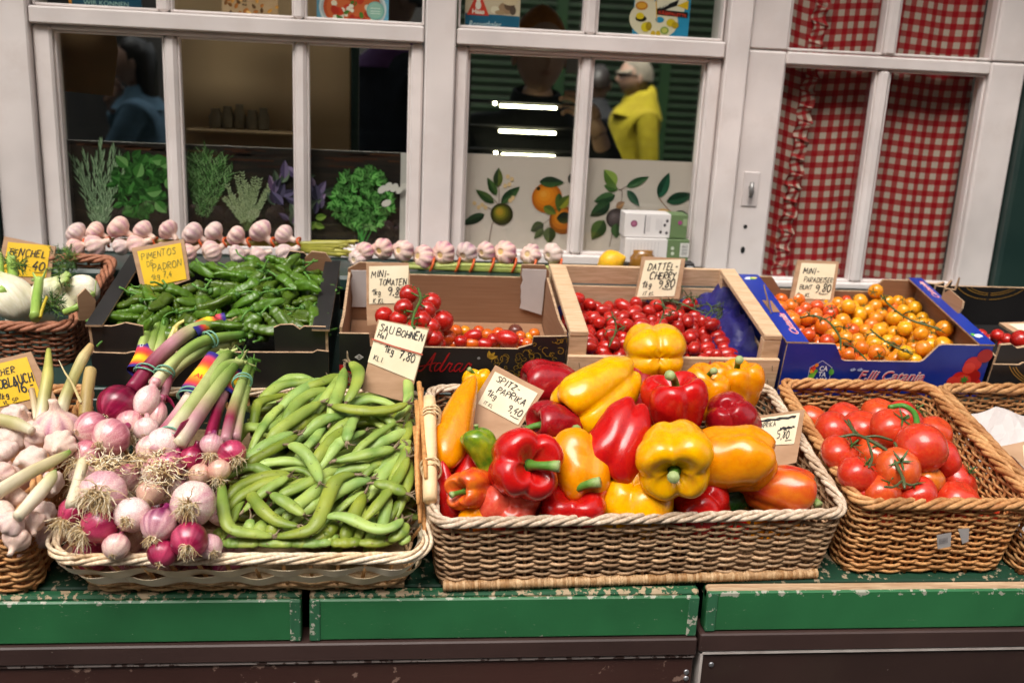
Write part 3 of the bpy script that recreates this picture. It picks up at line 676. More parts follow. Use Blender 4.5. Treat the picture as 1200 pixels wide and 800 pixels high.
# blue carton
bt, _ = carton('blue_carton', 'blue printed tomato carton of orange and yellow cherry tomatoes', .600, .942, .262, .095,
    [(0, 0), (.342, 0), (.342, .096), (.256, .096), (.25, .094), (.232, .068), (.226, .064), (.100, .064), (.094, .066), (.082, .088), (.078, .093), (.072, .0935), (0, .0935)],
    [(0, 0), (.342, 0), (.342, .094), (.27, .094), (.25, .070), (.08, .070), (.06, .094), (0, .094)], [(0, 0), (.253, 0), (.253, .092), (0, .092)], M['blue_card'], M['card_in'])
f1 = flange(bt, .598, .634, .0, .262, .0965, M['blue_card']); f2 = flange(bt, .918, .944, .0, .262, .0985, M['blue_card'])
S_ = ff(.600); b = MB(); pk = A('#e8b6b4'); rdp = A('#c8505c')
for o_, off, cl in ((0, .0002, A('#e9ddd8')), (.0007, .0006, A('#d4566a'))): print_text(b, 'F.lli Catania', .128+o_*.6, .030-o_*.3, .017, S_, off, cl, width=.112, shear=.35, offset=.028 if o_ == 0 else .004)
b.build('lettering', M['print'], bt); b = MB()
hx = [(.063+.021*math.cos(a), .040+.024*math.sin(a)) for a in np.arange(6)*math.pi/3+math.pi/2]
for i in range(6): ribbon(b, [hx[i], hx[(i+1) % 6]], .0008, S_, .0003, 0, A('#cfd6ea'))
for i, s_ in enumerate(('CA', 'TA', 'NIA')): print_text(b, s_, .061-(.002 if i == 2 else 0), .0455-.0105*i, .0088, S_, .0005, A('#e8ecf4'), width=(.0135, .013, .021)[i], offset=.02)
for dx, dz, cc in ((.051, .052, '#c8302a'), (.055, .056, '#e08a2a'), (.053, .047, '#d8402c'), (.049, .044, '#e8a030'), (.056, .045, '#58a03a'), (.048, .049, '#b02824'), (.054, .041, '#e07028')): disc(b, dx, dz, .0032, .0034, S_, .0004+dx*.001, A(cc), n=10)
leafp(b, .046, .031, .9, .016, .010, S_, .0008, A('#6cae3a')); leafp(b, .083, .038, 1.8, .014, .009, S_, .0008, A('#4f9a3a'))
b.build('emblem', M['print'], bt); b = MB()
for a in (.112, .124): leafp(b, a, .048, .15, .010, .005, S_, .0004, A('#9fb4dc')); leafp(b, a+.004, .047, 1.2, .006, .004, S_, .0005, A('#8aa2d0'))
b.build('bird_print', M['print'], bt); b = MB()
tomr = (A('#c81e18'), A('#a4120e'), A('#d8382a'))
for dx, dz, r, i in ((.300, .036, .013, 0), (.322, .040, .013, 1), (.316, .062, .015, 0), (.332, .078, .013, 1), (.290, .030, .010, 2), (.308, .030, .014, 2), (.329, .026, .011, 0), (.311, .055, .011, 2)): disc(b, dx, dz, r, r*.95, S_, .0003+.0001*i+dx*.0006, tomr[i], n=16)
for k_ in range(7): leafp(b, .309, .034, k_*.9, .008, .003, S_, .0012, A('#3f7a2a'))
b.build('tomato_picture', M['print'], bt)
S2 = lambda x, z, off: tier2(.598+x, z, .0967+off)
b = MB()
for o_, cl in ((.0, A('#ecdcd8')), (.0007, A('#e0506a'))): print_text(b, 'Catania', .030-o_, .026+o_, .012, S2, .0003+o_*.3, cl, width=.075, shear=.3, rot=R_(90), offset=.03 if o_ == 0 else 0)
b.build('lettering', M['print'], bt); b = MB()
for dx, dz, cc in ((.014, .245, '#e6e6f0'), (.020, .243, '#78b43c'), (.024, .246, '#d4c46a'), (.010, .241, '#c9d2ea')): disc(b, dx, dz, .006, .004, S2, .0003+dx*.003, A(cc), n=9)
b.build('emblem', M['print'], bt)
b = MB(); b.slab([(0, 0), (.016, 0), (.016, .045), (0, .045)], tier2(.606, .105, .0975), EX, EV, .0006); b.build('hand_slot', [M['card_in']]*3, bt)
b = MB(); b.slab([(0, 0), (.002, 0), (.002, .062), (0, .062)], tier2(.605, .098, .099), EX, nrm(EV+EN*.5), .006); b.build('slot_flap', [M['blue_card'], M['blue_card'], M['card_edge']], bt)
S3 = lambda x, z, off: tier2(.918+x, z, .0987+off)
b = MB()
for o_, cl in ((0, A('#ecdcd8')), (.0006, A('#d8566e'))): print_text(b, 'Catania', .020-o_, .175+o_, .010, S3, .0003+o_*.3, cl, width=.07, shear=.3, rot=R_(90), offset=.03 if o_ == 0 else 0)
b.build('lettering', M['print'], bt); b = MB()
for dx, dz, cc in ((.010, .028, '#e6e6f0'), (.015, .03, '#d0d8ee'), (.006, .032, '#58a83c')): disc(b, dx, dz, .005, .006, S3, .0003+dx*.003, A(cc), n=9)
b.build('emblem', M['print'], bt)
b = MB(); pr_ = [(0, 0), (.062, 0), (.062, .012), (.056, .022), (.01, .022), (0, .012)]; b.slab(pr_, tier2(.938, .175, .098), -EV, nrm(EN+EX*.3), .004); b.build('hand_tab', [M['card_in'], M['card'], M['card_edge']], bt)
# wooden crate
wt = thing('wooden_crate', 'pale poplar crate of date cherry tomatoes on blue paper', 'crate', tier2(.42, .13, 0))
def wb(nm, lo, hi, bev=.0012):
    b = MB(); T_ = np.eye(4); T_[:3, 0] = EX; T_[:3, 1] = EV; T_[:3, 2] = EN; T_[:3, 3] = BACK0
    b.box(lo, hi, bev=bev, M=T_); return b.build(nm, M['crate'], wt)
wb('front_board', (.2535, -.004, .002), (.592, .003, .066)); wb('back_board', (.2535, .262, .002), (.592, .268, .066)); wb('back_board', (.2535, .262, .070), (.592, .268, .104))
for a, e in ((.254, .283), (.562, .5905)):
    wb('corner_post', (a, .0035, 0), (e, .020, .096)); wb('corner_post', (a, .243, 0), (e, .2615, .096)); wb('top_rail', (a, .003, .0965), (e, .262, .1055))
    wb('side_board', (a+.0005 if a < .4 else e-.0055, .0205, .004), (a+.0055 if a < .4 else e-.0005, .2425, .05))
for i in range(5): wb('bottom_slat', (.262+i*.062, .004, .0), (.262+i*.062+.052, .261, .005))
S_ = lambda x, z, off: tier2(.2535+x, -.0043-off, z); b = MB()
print_text(b, 'NO', .196, .026, .024, S_, .0003, A('#1c2436'), width=.040, offset=-.01)
b.build('lettering', M['print'], wt); b = MB()
for i in range(5): poly(b, [(.222+i*.0075, .053), (.2255+i*.0075, .064), (.229+i*.0075, .053)], S_, .0003, A('#cf5a4e'))
poly(b, [(.222, .046), (.259, .046), (.259, .053), (.222, .053)], S_, .0004, A('#cf5a4e'))
b.build('crown', M['print'], wt); b = MB()
rr_ = random.Random(3)
for i in range(46):
    a = rr_.uniform(0, 6.28); q = rr_.uniform(.2, 1); disc(b, .281+.013*q*math.cos(a), .048+.014*q*math.sin(a), .0018, .0016, S_, .0004, A('#2a3a78'), n=5)
b.build('crest', M['print'], wt); b = MB()
handwrite(b, '####', .272, .044, .006, lambda x, z, off: S_(x+.0, z+(x-.27)*.22, off), .0004, rr_, slant=.4, col=A('#cf5a4e'), w=.0011); handwrite(b, '###', .284, .034, .006, lambda x, z, off: S_(x, z+(x-.27)*.22, off), .0004, rr_, slant=.4, col=A('#cf5a4e'), w=.0011)
b.build('lettering', M['print'], wt); b = MB()
for x, z in ((.018, .055), (.327, .055), (.018, .012), (.324, .030), (.150, .058), (.10, .060)): ribbon(b, [(x, z), (x+.002, z-.009)], .0009, S_, .0004, 0, A('#4a3a30'))
b.build('staples', M['print'], wt, kind='stuff')
# blue paper in crate
M['blue_paper'] = mat('dark_blue_tissue', (.008, .008, .075), (.018, .014, .13), 30, rough=.38, bstr=.6, bscale=60, bdist=.003)
rng = np.random.default_rng(12); G = np.zeros((26, 34, 3)); NX = np.array([[rng.normal() for _ in range(34)] for _ in range(26)])
for i, v in enumerate(np.linspace(.006, .258, 26)):
    for j, x in enumerate(np.linspace(.263, .582, 34)):
        u = (x-.42)/.16; e = max(0, abs(u)-.62); hh = .012+.10*max(0, u-.45)**1.0*(.25+.75*min(1, v/.2))+.05*max(0, -u-.7)+.16*max(0, v-.19)**1.0*(1)+.0016*NX[i, j]+.006*math.sin(x*90+v*50)+.013*abs(math.sin(x*95-v*75+2*math.sin(v*45)))+.008*abs(math.sin(x*60+v*140+1.5*math.sin(x*80)))-.006
        G[i, j] = tier2(x, v, min(hh, .112))
b = MB(); b.grid(G); tag(b.build('blue_paper', M['blue_paper']), 'crumpled dark blue paper lining the wooden crate', 'paper')
# black carton with brown inside and red script
at_, _ = carton('black_carton', 'black carton with red script lettering and brown inside', -.094, .250, .235, .095,
    [(0, 0), (.344, 0), (.344, .098), (.292, .096), (.291, .083), (.270, .076), (.272, .0745), (.046, .0745), (.044, .0955), (0, .0955)],
    [(0, 0), (.344, 0), (.344, .104), (.335, .116), (.295, .116), (.294, .092), (.06, .092), (.058, .112), (.02, .112), (0, .1)], [(0, 0), (.226, 0), (.226, .104), (.16, .092), (.03, .094), (0, .094)], M['black_card'], M['card_in'])
S_ = ff(-.094); b = MB()
for k_, st_ in enumerate(('0,.6 .5,0 1.5,1 3.3,6.2', '3.3,6.2 3.2,2 3.5,.4 4.2,0', '-1,3 -.6,1.6 1.4,1.9 4.6,2.9', '6,2.7 5.1,2.8 4.6,1.4 5.1,.1 6.1,1.3 7.4,6.3', '7.2,5.6 6.4,1 7,0 7.7,.7', '7.7,.7 8.2,2.4 8.5,3.1 8.8,2.5 9.4,2.7 9,.8 9.6,0 10.3,.7', '12,2.7 11,2.8 10.4,1.2 11,.1 12.1,1.4 12.4,2.8 12.1,.8 12.6,0 13.3,.8', '13.3,.8 13.8,2.5 14.2,3.1 14.4,2.5 15,2.7 14.7,.8 15.3,0 16.4,.8')):
    q = spline([(.118+(float(p.split(',')[0])+.28*float(p.split(',')[1]))*.0052, .034+float(p.split(',')[1])*.0052) for p in st_.split()], 22); ribbon(b, q, .0026 if k_ in (0, 1, 4) else .0020, S_, .0003+k_*.00008, 0, A('#b0141c'))
b.build('lettering', M['print'], at_); b = MB()
disc(b, .2105, .058, .0024, .0024, S_, .0003, A('#8a8a8a'), n=12)
b.build('trade_mark', M['print'], at_); b = MB()
dm = [(.0225, .0565), (.0295, .0615), (.0365, .0565), (.0295, .0515)]; poly(b, dm, S_, .0003, A('#d8d4d0')); poly(b, [(.0295+(x-.0295)*.6, .0565+(z-.0565)*.6) for x, z in dm], S_, .0005, A('#151415')); ribbon(b, [(.0262, .0565), (.0328, .0565)], .0014, S_, .0007, 0, A('#d8d4d0'))
b.build('emblem', M['print'], at_); b = MB()
poly(b, [(.0, .036), (.020, .030), (.020, .008), (.0, .008)], S_, .0003, A('#a8161a')); poly(b, [(0, .043), (.006, .043), (.006, .008), (0, .008)], S_, .0004, A('#b81e20'))
for z in (.03, .018): ribbon(b, [(.001, z), (.011, z)], .0014, S_, .0006, 0, A('#c8a030'))
b.build('red_label', M['print'], at_); b = MB()
for i in range(70):                          # gilt scrollwork at the right end
    x, z = rr_.uniform(.232, .343), rr_.uniform(.018, .094)
    if z > .074 and x < .29: continue
    if x < .25 and z > .062: continue
    r0 = rr_.uniform(.003, .0085); a0 = rr_.uniform(0, 6.28); sg = rr_.choice((-1, 1)); th = np.linspace(0, rr_.uniform(3, 7), 18)
    pts = [(min(.3435, x+r0*(1-q/9)*math.cos(a0+sg*q)), z+r0*(1-q/9)*math.sin(a0+sg*q)) for q in th]; ribbon(b, pts, .0009, S_, .0003+i*.00001, 0, A('#b08a2a')*rr_.uniform(.5, 1))
for a in (.3, .9, 1.6): leafp(b, .226, .058, a, .014, .006, S_, .0004, A('#b08a2a'))
b.build('scrollwork', M['print'], at_, kind='stuff')
for x0, x1, v in ((-.088, -.060, .232), (.203, .243, .229)):
    b = MB(); r2 = random.Random(int(x0*1e4)); z0, z1 = (.030, .098) if x0 < 0 else (.036, .110)
    pr_ = [(0, z0)]+[((x1-x0)+r2.uniform(-.002, .002), z0+(z1-z0)*q/7-.012*(x0 > 0)*(1-q/7)) for q in range(8)]+[(r2.uniform(-.002, .002), z1-(z1-z0)*q/7) for q in range(7)]
    b.slab(pr_, tier2(x0, v-.003, 0), EX, EN, .0012); b.build('torn_white_patch', [M['paper_white']]*3, at_)
# black carton with green peppers
pt_, _ = carton('black_carton', 'black carton full of small green frying peppers', -.455, -.110, .262, .10,
    [(0, 0), (.345, 0), (.345, .064), (.328, .066), (.322, .062), (.06, .058), (.05, .055), (.004, .056), (0, .05)],
    [(0, 0), (.345, 0), (.345, .10), (.30, .10), (.285, .116), (.262, .118), (.255, .105), (.22, .08), (.1, .08), (.05, .1), (0, .1)], [(0, 0), (.253, 0), (.253, .1), (0, .1)], M['black_card'], M['black_card'])
for pr_, x0 in (([(0, .05), (.072, .05), (.074, .098), (.05, .103), (.038, .099), (.03, .097), (0, .097)], -.4515), ([(0, .05), (.076, .05), (.076, .103), (.044, .103), (.038, .098), (.028, .106), (.01, .105), (0, .10)], -.190)):
    b = MB(); b.slab(pr_, tier2(x0, .0052), EX, EN, .004); b.build('corner_panel', [M['black_card'], M['card_in'], M['card_edge']], pt_)
for a, e in ((-.457, -.433), (-.134, -.108)): flange(pt_, a, e, .0, .262, .1015, M['black_card'])
b = MB(); b.slab([(0, 0), (.045, 0), (.045, .03), (.035, .045), (.012, .047), (0, .035)], tier2(-.168, .256, .072), EX, EN, .004); b.build('carton_tab', [M['card_in'], M['card'], M['card_edge']], pt_)
# brown tab of a folded carton between fennel and peppers
b = MB(); b.slab([(0, 0), (.022, -.004), (.028, .028), (.016, .05), (.003, .04)], tier2(-.487, .065, .075), nrm(EX+EV*.6), EN, .004); b.build('carton_tab', [M['card'], M['card'], M['card_edge']], pt_)
# black cartons at the right end
rt_, _ = carton('black_carton', 'black carton with gold rings at the right end of the back row', .952, 1.30, .27, .10,
    [(0, 0), (.35, 0), (.35, .066), (.05, .066), (.045, .062), (0, .062)], [(0, 0), (.35, 0), (.35, .082), (0, .082)], [(0, 0), (.261, 0), (.261, .075), (0, .075)], M['black_card'], M['black_card'])
b = MB(); b.slab([(0, .05), (.05, .05), (.052, .094), (.03, .089), (.018, .096), (0, .094)], tier2(.958, .006), EX, EN, .006); b.build('corner_panel', [M['black_card'], M['card_in'], M['card_edge']], rt_)
for k_ in range(3):
    b = MB(); b.slab([(0, .04), (.035-.006*k_, .04), (.034-.006*k_, .092+.010*k_), (.02, .088), (0, .09)], tier2(.955+.012*k_, .258-.012*k_), EX, EN, .006); b.build('folded_flap', [M['black_card'], M['card'], M['card_edge']], rt_)
b = MB()
for S_, cx, cz, rs in ((ff(.952), .12, .085, (.075, .079, .083)), (lambda x, z, off: tier2(.952+x, .2655-off, z), .135, .11, (.05, .055, .066))):
    for r0 in rs:
        th = np.linspace(math.pi*1.02, math.pi*1.98, 40); pts = [(cx+r0*1.2*math.cos(q), cz+r0*.8*math.sin(q)) for q in th]; pts = [p for p in pts if .003 < p[1] < (.062 if S_(0, 0, 0)[1] < -.4 else .081)]
        if len(pts) > 3:
            m_ = np.argmax(np.diff([p[0] for p in pts])) if False else None
            lh = [p for p in pts if p[0] < cx]; rh = [p for p in pts if p[0] >= cx]
            for hf in (lh, rh):
                if len(hf) > 2: ribbon(b, hf, .0011, S_, .0004, 0, A('#b98a3a'))
b.build('printing', M['print'], rt_)
# ------------------------------------------------------------------ printed boards behind the lower panes
rg = random.Random(21)
hb = thing('herb_picture', 'printed board of rosemary basil dill thyme sage and parsley on dark wood', 'picture', (-.32, .046, 1.13))
M['dark_print'] = mat('dark_wood_print', (.010, .007, .006), (.035, .02, .013), 4, (3, 3, 22), .42, 0, ramp=(.4, .75))
b = MB(); b.box((-.636, .046, 1.122), (.018, .051, 1.3215)); b.build('board', M['paper_white'], hb)
b = MB(); b.box((-.636, .0453, 1.122), (-.010, .0458, 1.3213)); b.build('print_ground', M['dark_print'], hb)
SF = flat_xz(.045)
def pw(x, y): p = atY(x, y, .045); return p[0], p[2]
b = MB()
for i in range(40): 
    x, z = rg.uniform(-.63, -.02), 1.3205-abs(rg.gauss(0, .012)); L = rg.uniform(.02, .09)
    poly(b, [(x, z), (min(x+L, -.012), z+rg.uniform(-.001, .001)), (min(x+L, -.012), z-.003), (x, z-.003)], SF, .0001, A(rg.choice(('#2c1710', '#3d2012', '#20120d', '#4a2c1a')))) if z < 1.319 else None
L_ = .0002
def nl():
    global L_; L_ += .0000025; return L_
# rosemary
for i in range(13):
    bx_, bz = pw(118+rg.uniform(-5, 5), 272); tx, tz = pw(88+i*4.9+rg.uniform(-3, 3), 168+rg.uniform(0, 22)+abs(i-6)*3); 
    for q in np.linspace(.12, 1, 26):
        x, z = bx_+(tx-bx_)*q, bz+(tz-bz)*q; an = math.atan2(tz-bz, tx-bx_)+rg.choice((-1, 1))*rg.uniform(.15, .6)*(1-q*.5)
        g_ = rg.uniform(.6, 1.2); leafp(b, x, z, an, .020*rg.uniform(.7, 1.2), .0032, SF, nl(), A('#4f6a4a')*g_, A('#93a888')*g_, n=4)
# basil
for i in range(150):
    a = rg.uniform(0, 6.28); r = rg.uniform(0, 1)**.5; x, z = pw(170+29*r*math.cos(a), 216+36*r*math.sin(a)); g_ = rg.uniform(.25, .8)*(1 if i < 90 else 1.35)
    leafp(b, x-.008, z, rg.uniform(0, 6.28), rg.uniform(.012, .026), rg.uniform(.008, .017), SF, nl(), A('#2a5c22')*g_, A('#47803a')*g_)
for x, y, a in ((178, 188, .1), (188, 195, .5), (196, 208, -1.2), (150, 196, 2.4), (172, 226, .2), (160, 208, 1.2), (182, 236, -.8)): leafp(b, *pw(x, y), a, .030, .021, SF, nl(), A('#3c6e2e'), A('#6a9656'))
# dill
for i in range(26):
    bx_, bz = pw(236+rg.uniform(-3, 3), 268); tx, tz = pw(217+i*2.25, 172+rg.uniform(0, 18)+abs(i-10)*1.2)
    for q in np.linspace(.2, 1, 46):
        x, z = bx_+(tx-bx_)*q**1.1, bz+(tz-bz)*q
        ln = .017*rg.uniform(.5, 1.1)*q; an = math.atan2(tz-bz, tx-bx_)+rg.choice((-1, 1))*rg.uniform(.3, .9); ribbon(b, [(x, z), (x+ln*math.cos(an), z+ln*math.sin(an))], .0009, SF, nl(), 0, A(rg.choice(('#3a5e2c', '#5a8848', '#8aac74', '#2c4a24'))))
# thyme
for i in range(17):
    bx_, bz = pw(290+rg.uniform(-3, 3), 270); tx, tz = pw(264+i*3.4, 197+rg.uniform(0, 26)+abs(i-7)*2.2); ribbon(b, [(bx_, bz), (tx, tz)], .0011, SF, nl(), 0, A('#5d6a40'))
    for q in np.linspace(.25, 1, 17):
        x, z = bx_+(tx-bx_)*q, bz+(tz-bz)*q
        for sg in (-1, 1): leafp(b, x, z, math.atan2(tz-bz, tx-bx_)+sg*rg.uniform(.5, 1.1), rg.uniform(.005, .009), .0032, SF, nl(), A('#6c7a50')*rg.uniform(.7, 1.1), A('#aab892')*rg.uniform(.8, 1), n=4)
# purple sage
for i in range(46):
    a = rg.uniform(0, 6.28); r = rg.uniform(0, 1)**.5; x, y = 350+30*r*math.cos(a), 232+36*r*math.sin(a); g_ = rg.uniform(.3, .95); a0 = rg.uniform(.2, 2.8); L = rg.uniform(.018, .038); cc = rg.choice((('#5a4a70', '#8a78a0'), ('#7a5a84', '#ac90b4'), ('#4a5a48', '#788a70'), ('#3a3450', '#6a6084')))
    leafp(b, *pw(x, y), a0, L, L*.48, SF, nl(), A(cc[0])*g_, A(cc[1])*g_)
for x, y, a in ((370, 255, .2), (368, 262, -.3), (362, 268, .8)): leafp(b, *pw(x, y), a, .022, .014, SF, nl(), A('#5a7a2c'), A('#86a448'))
# parsley
for i in range(10): ribbon(b, [pw(424+rg.uniform(-4, 4), 285), pw(395+i*7, 225+rg.uniform(-20, 20))], .0016, SF, nl(), 0, A('#3f8a3a'))
for i in range(190):
    a = rg.uniform(0, 6.28); r = rg.uniform(0, 1)**.5; x, z = pw(424+36*r*math.cos(a), 232+36*r*math.sin(a)); g_ = rg.uniform(.2, .8)*(1 if i < 110 else 1.5); a0 = rg.uniform(0, 6.28)
    for k_ in (-1, 0, 1): leafp(b, x, z, a0+k_*.75, rg.uniform(.008, .016), rg.uniform(.005, .010), SF, nl(), A('#2a6a1e')*g_, A('#6aa456')*g_*rg.uniform(.8, 1.3), n=5)
for (x, y, r) in ((448, 222, 6), (455, 219, 6), (462, 220, 6), (468, 223, 5), (474, 218, 5), (453, 238, 6)): disc(b, *pw(x, y-.5), r*.0017, r*.0011, SF, nl(), A('#d8d0cc'), n=9, rot=rg.uniform(0, 1))
b.build('printed_herbs', M['print'], hb)
fb_ = thing('fruit_picture', 'cream printed board of orange plum and lemon branches behind the panes', 'picture', (.34, .046, 1.13))
b = MB(); b.box((.100, .046, 1.122), (.585, .051, 1.3255)); M['cream_board'] = mat('cream_board', (.60, .50, .46), (.56, .46, .42), 3, rough=.5, bstr=0); b.build('board', M['cream_board'], fb_)
b = MB(); L_ = .0002
def lf(px, py, ang, L, W, c1, c2, bend=0): leafp(b, *pw(px, py), ang, L, W, SF, nl(), A(c1), A(c2), 9, bend=bend)
def ball(px, py, r, cols, hx=-.3, hz=.3):
    x, z = pw(px, py)
    for k_, cc in enumerate(cols): q = 1-k_/len(cols); disc(b, x+hx*r*(1-q), z+hz*r*(1-q), r*q, r*q*.98, SF, nl(), A(cc), n=26)
def tw(pts, w=.0014, cc='#5a3a34'): ribbon(b, spline([pw(*p) for p in pts], 14), w, SF, nl(), 0, A(cc))
tw([(573, 284), (577, 262), (583, 250), (585, 232), (584, 215)]); tw([(584, 250), (566, 240)]); tw([(584, 240), (574, 228)])
ball(588, 251, .0225, ('#2e2c12', '#3f3e14', '#5c5a18', '#80741e', '#a4842a', '#b08a2e'))
for a in ((583, 219, 1.55, .038, .019, '#2a3a20', '#56602a'), (582, 229, 2.1, .040, .016, '#24401f', '#3f5a2c'), (587, 238, .75, .050, .020, '#1f3a20', '#3a5630'), (579, 238, 2.55, .045, .017, '#24401f', '#42552a'), (568, 251, 3.6, .050, .019, '#142a18', '#284028')): lf(*a)
for x, y in ((595, 207), (600, 210), (597, 216), (592, 218), (601, 232), (598, 235), (556, 238), (561, 243), (565, 240), (569, 243)): disc(b, *pw(x, y), .004, .0045, SF, nl(), A('#d8b488'), n=8)
ball(641, 232, .0305, ('#b05c10', '#c86e14', '#d87c18', '#e08a24', '#e4983a')); ball(660, 258, .0285, ('#8a4a10', '#b86414', '#cc7a1c', '#d88a2a')); disc(b, *pw(631, 221), .004, .004, SF, nl(), A('#2c2410'), n=10)
for a in ((632, 213, .0, .05, .022, '#1e3020', '#36502c'), (655, 226, -1.5, .04, .016, '#243c1e', '#4a5c28'), (668, 215, 1.2, .026, .018, '#14261c', '#203a26'), (637, 242, -.5, .03, .018, '#4a5a24', '#6a7430'), (652, 256, .1, .036, .024, '#141e14', '#26341c'), (637, 262, 3.7, .030, .022, '#24301a', '#3a4826'), (637, 268, 4.0, .028, .014, '#3a4826', '#56603a'), (644, 266, 4.75, .034, .026, '#2c3a1e', '#4e5a36'), (655, 244, .9, .035, .02, '#4a5a1e', '#8a8a2a')): lf(*a)
tw([(637, 262), (641, 259), (645, 256)], .0009); tw([(640, 268), (645, 262)], .0009)
tw([(714, 289), (719, 268), (726, 250), (729, 228), (728, 222)]); tw([(728, 223), (718, 218)]); tw([(728, 222), (735, 218)])
ball(722, 256, .0205, ('#2c2224', '#3c3032', '#4e4044', '#5e5054', '#6e6064'))
for a in ((722, 217, 2.3, .040, .026, '#4e6a2a', '#8aa04a'), (724, 222, 2.9, .030, .017, '#3a5a2a', '#567038'), (721, 229, 3.45, .045, .022, '#1e3a22', '#3a5a34'), (715, 238, 3.75, .048, .026, '#16301e', '#2c4a2c'), (708, 258, 4.2, .046, .031, '#24401e', '#4a6230'), (722, 262, 4.8, .030, .022, '#24401e', '#3c5a30'), (734, 219, .45, .050, .017, '#24482a', '#426040'), (735, 223, -.85, .042, .016, '#1e4030', '#3a5a44'), (722, 243, .6, .02, .014, '#8a6040', '#a87a50'), (730, 246, -.4, .016, .01, '#6a6460', '#8a8480')): lf(*a, )
for a in ((772, 232, 1.25, .054, .023, '#123a2a', '#24543e'), (781, 236, .28, .058, .024, '#0e3020', '#244a34'), (790, 250, -.12, .032, .016, '#0e2a1e', '#1e3e2c')): lf(*a)
tw([(772, 232), (782, 244), (788, 250)], .0013, '#8a4a34'); disc(b, *pw(777, 248), .012, .006, SF, nl(), A('#e4b070'), n=14); disc(b, *pw(785, 250), .006, .005, SF, nl(), A('#b85a3a'), n=12)
b.build('printed_fruit', M['print'], fb_)

# ------------------------------------------------------------------ posters behind the upper lights
def poster(name, label, x0, x1, px_bottom, Y, h, base, cat='poster'):
    z0 = 1.5575; t = thing(name, label, cat, ((x0+x1)/2, Y, z0))
    b = MB(); b.box((x0, Y, z0), (x1, Y+.006, z0+h), bev=.0006); b.build('board', base, t); return t
def PX(x, Y): return atY(x, 15, Y)[0]
def pz(x, y, Y): p = atY(x, y, Y); return p[0], p[2]
M['pblue'] = mat('dark_blue_cover', (.008, .062, .115), (.008, .062, .115), rough=.4, bstr=0); M['pbeige'] = mat('beige_card_print', (.52, .34, .2), (.44, .27, .14), 20, rough=.5, bstr=0)
M['psky'] = mat('light_blue_print', (.16, .42, .62), (.2, .48, .66), 3, rough=.35, bstr=0); M['pcream'] = mat('cream_print', (.66, .52, .38), rough=.4, bstr=0)
Y0 = .047
t = poster('book', 'dark blue book leaning behind the upper left pane', PX(85, Y0), PX(166, Y0), 10, Y0, .17, M['pblue'], 'book')
b = MB(); b.box((PX(81.5, Y0), Y0, 1.5575), (PX(85, Y0)-.0005, Y0+.02, 1.7275)); M['porange'] = mat('orange_spine', (.6, .22, .03), rough=.4, bstr=0); b.build('spine', M['porange'], t)
S_ = flat_xz(Y0); b = MB(); lt = A('#a9c8c0'); x_, z_ = pz(98, 5.6, Y0); print_text(b, 'WIR KÖNNEN', x_, z_, .0082, S_, .0006, lt, width=.079); print_text(b, 'SCHON LESEN', x_, z_-.0112, .0082, S_, .0006, lt, width=.079); b.build('title', M['print'], t)
t = poster('picture_card', 'beige flowery picture card behind the second upper pane', PX(260, Y0), PX(326, Y0), 18, Y0, .14, M['pbeige'], 'card')
b = MB()
for i in range(40): x_ = rg.uniform(PX(262, Y0), PX(324, Y0)); leafp(b, x_, 1.5585+rg.uniform(0, .05), rg.uniform(.3, 2.8), rg.uniform(.006, .014), .006, S_, .0003+i*.00001, A(rg.choice(('#7a4a1e', '#a8642a', '#c88a3a', '#5a3a1c', '#e0b070'))))
for z_ in (1.583, 1.5765): handwrite(b, '##' if z_ > 1.58 else '##', PX(284, Y0), z_, .0045, S_, .0009, rg, col=A('#2a1a10'))
b.build('printing', M['print'], t)
t = poster('recipe_poster', 'light blue poster of a bowl of red soup behind the third upper pane', PX(371, Y0), PX(455.5, Y0), 26, Y0, .16, M['psky'])
b = MB(); cx, cz = pz(416, 10, Y0)
for rx, rz, cc in ((.062, .046, '#dfe4e8'), (.058, .042, '#b9c2c8'), (.054, .038, '#c8542a'), (.048, .033, '#d4683a')): disc(b, cx-.004, cz+.0, rx, rz, S_, .0003+.02*(.07-rx), A(cc), n=40)
for i in range(34):
    x_, z_ = cx-.004+rg.uniform(-.038, .036), cz+rg.uniform(-.026, .02); k_ = rg.choice((('#c83a22', .008), ('#e0603a', .007), ('#e9dcc8', .006), ('#f0e6d8', .005), ('#4f7a2c', .005), ('#b8301c', .009)))
    disc(b, x_, z_, k_[1]*rg.uniform(.7, 1.3), k_[1]*rg.uniform(.5, 1), S_, .0012+i*.00001, A(k_[0]), n=9, rot=rg.uniform(0, 3))
x_, z_ = pz(440, 13, Y0); disc(b, x_, z_, .0165, .0165, S_, .0019, A('#7fb6b0'), n=30); disc(b, x_, z_, .014, .014, S_, .002, A('#9cc4b4'), n=30)
for q in (.004, -.001, -.005): ribbon(b, [(x_-.009, z_+q), (x_+.009, z_+q)], .0014, S_, .0021, 0, A('#e4efe8'))
b.build('printing', M['print'], t)
t = poster('baking_poster', 'cream and blue poster with red triangle behind the upper centre pane', PX(545, Y0), PX(609.5, Y0), 35, Y0, .15, M['pcream'])
b = MB(); xa, xb = PX(545, Y0)+.0005, PX(609.5, Y0)-.0005; zt = pz(577, 18, Y0)[1]; poly(b, [(xa, 1.558), (xb, 1.558), (xb, zt), (xa, zt+.0015)], S_, .0003, A('#24607f'))
x_, z_ = pz(547, 17.5, Y0); poly(b, [(x_, z_), (x_+.042, z_), (x_+.021, z_+.046)], S_, .0005, A('#d3402c')); disc(b, x_+.021, z_+.018, .0055, .008, S_, .0007, A('#f0e4d8'), n=14); disc(b, x_+.021, z_+.028, .004, .0045, S_, .0008, A('#f0e4d8'), n=12)
print_text(b, 'Haas', x_+.010, z_+.0025, .0085, S_, .001, A('#f4e8dc'), width=.023, offset=.03)
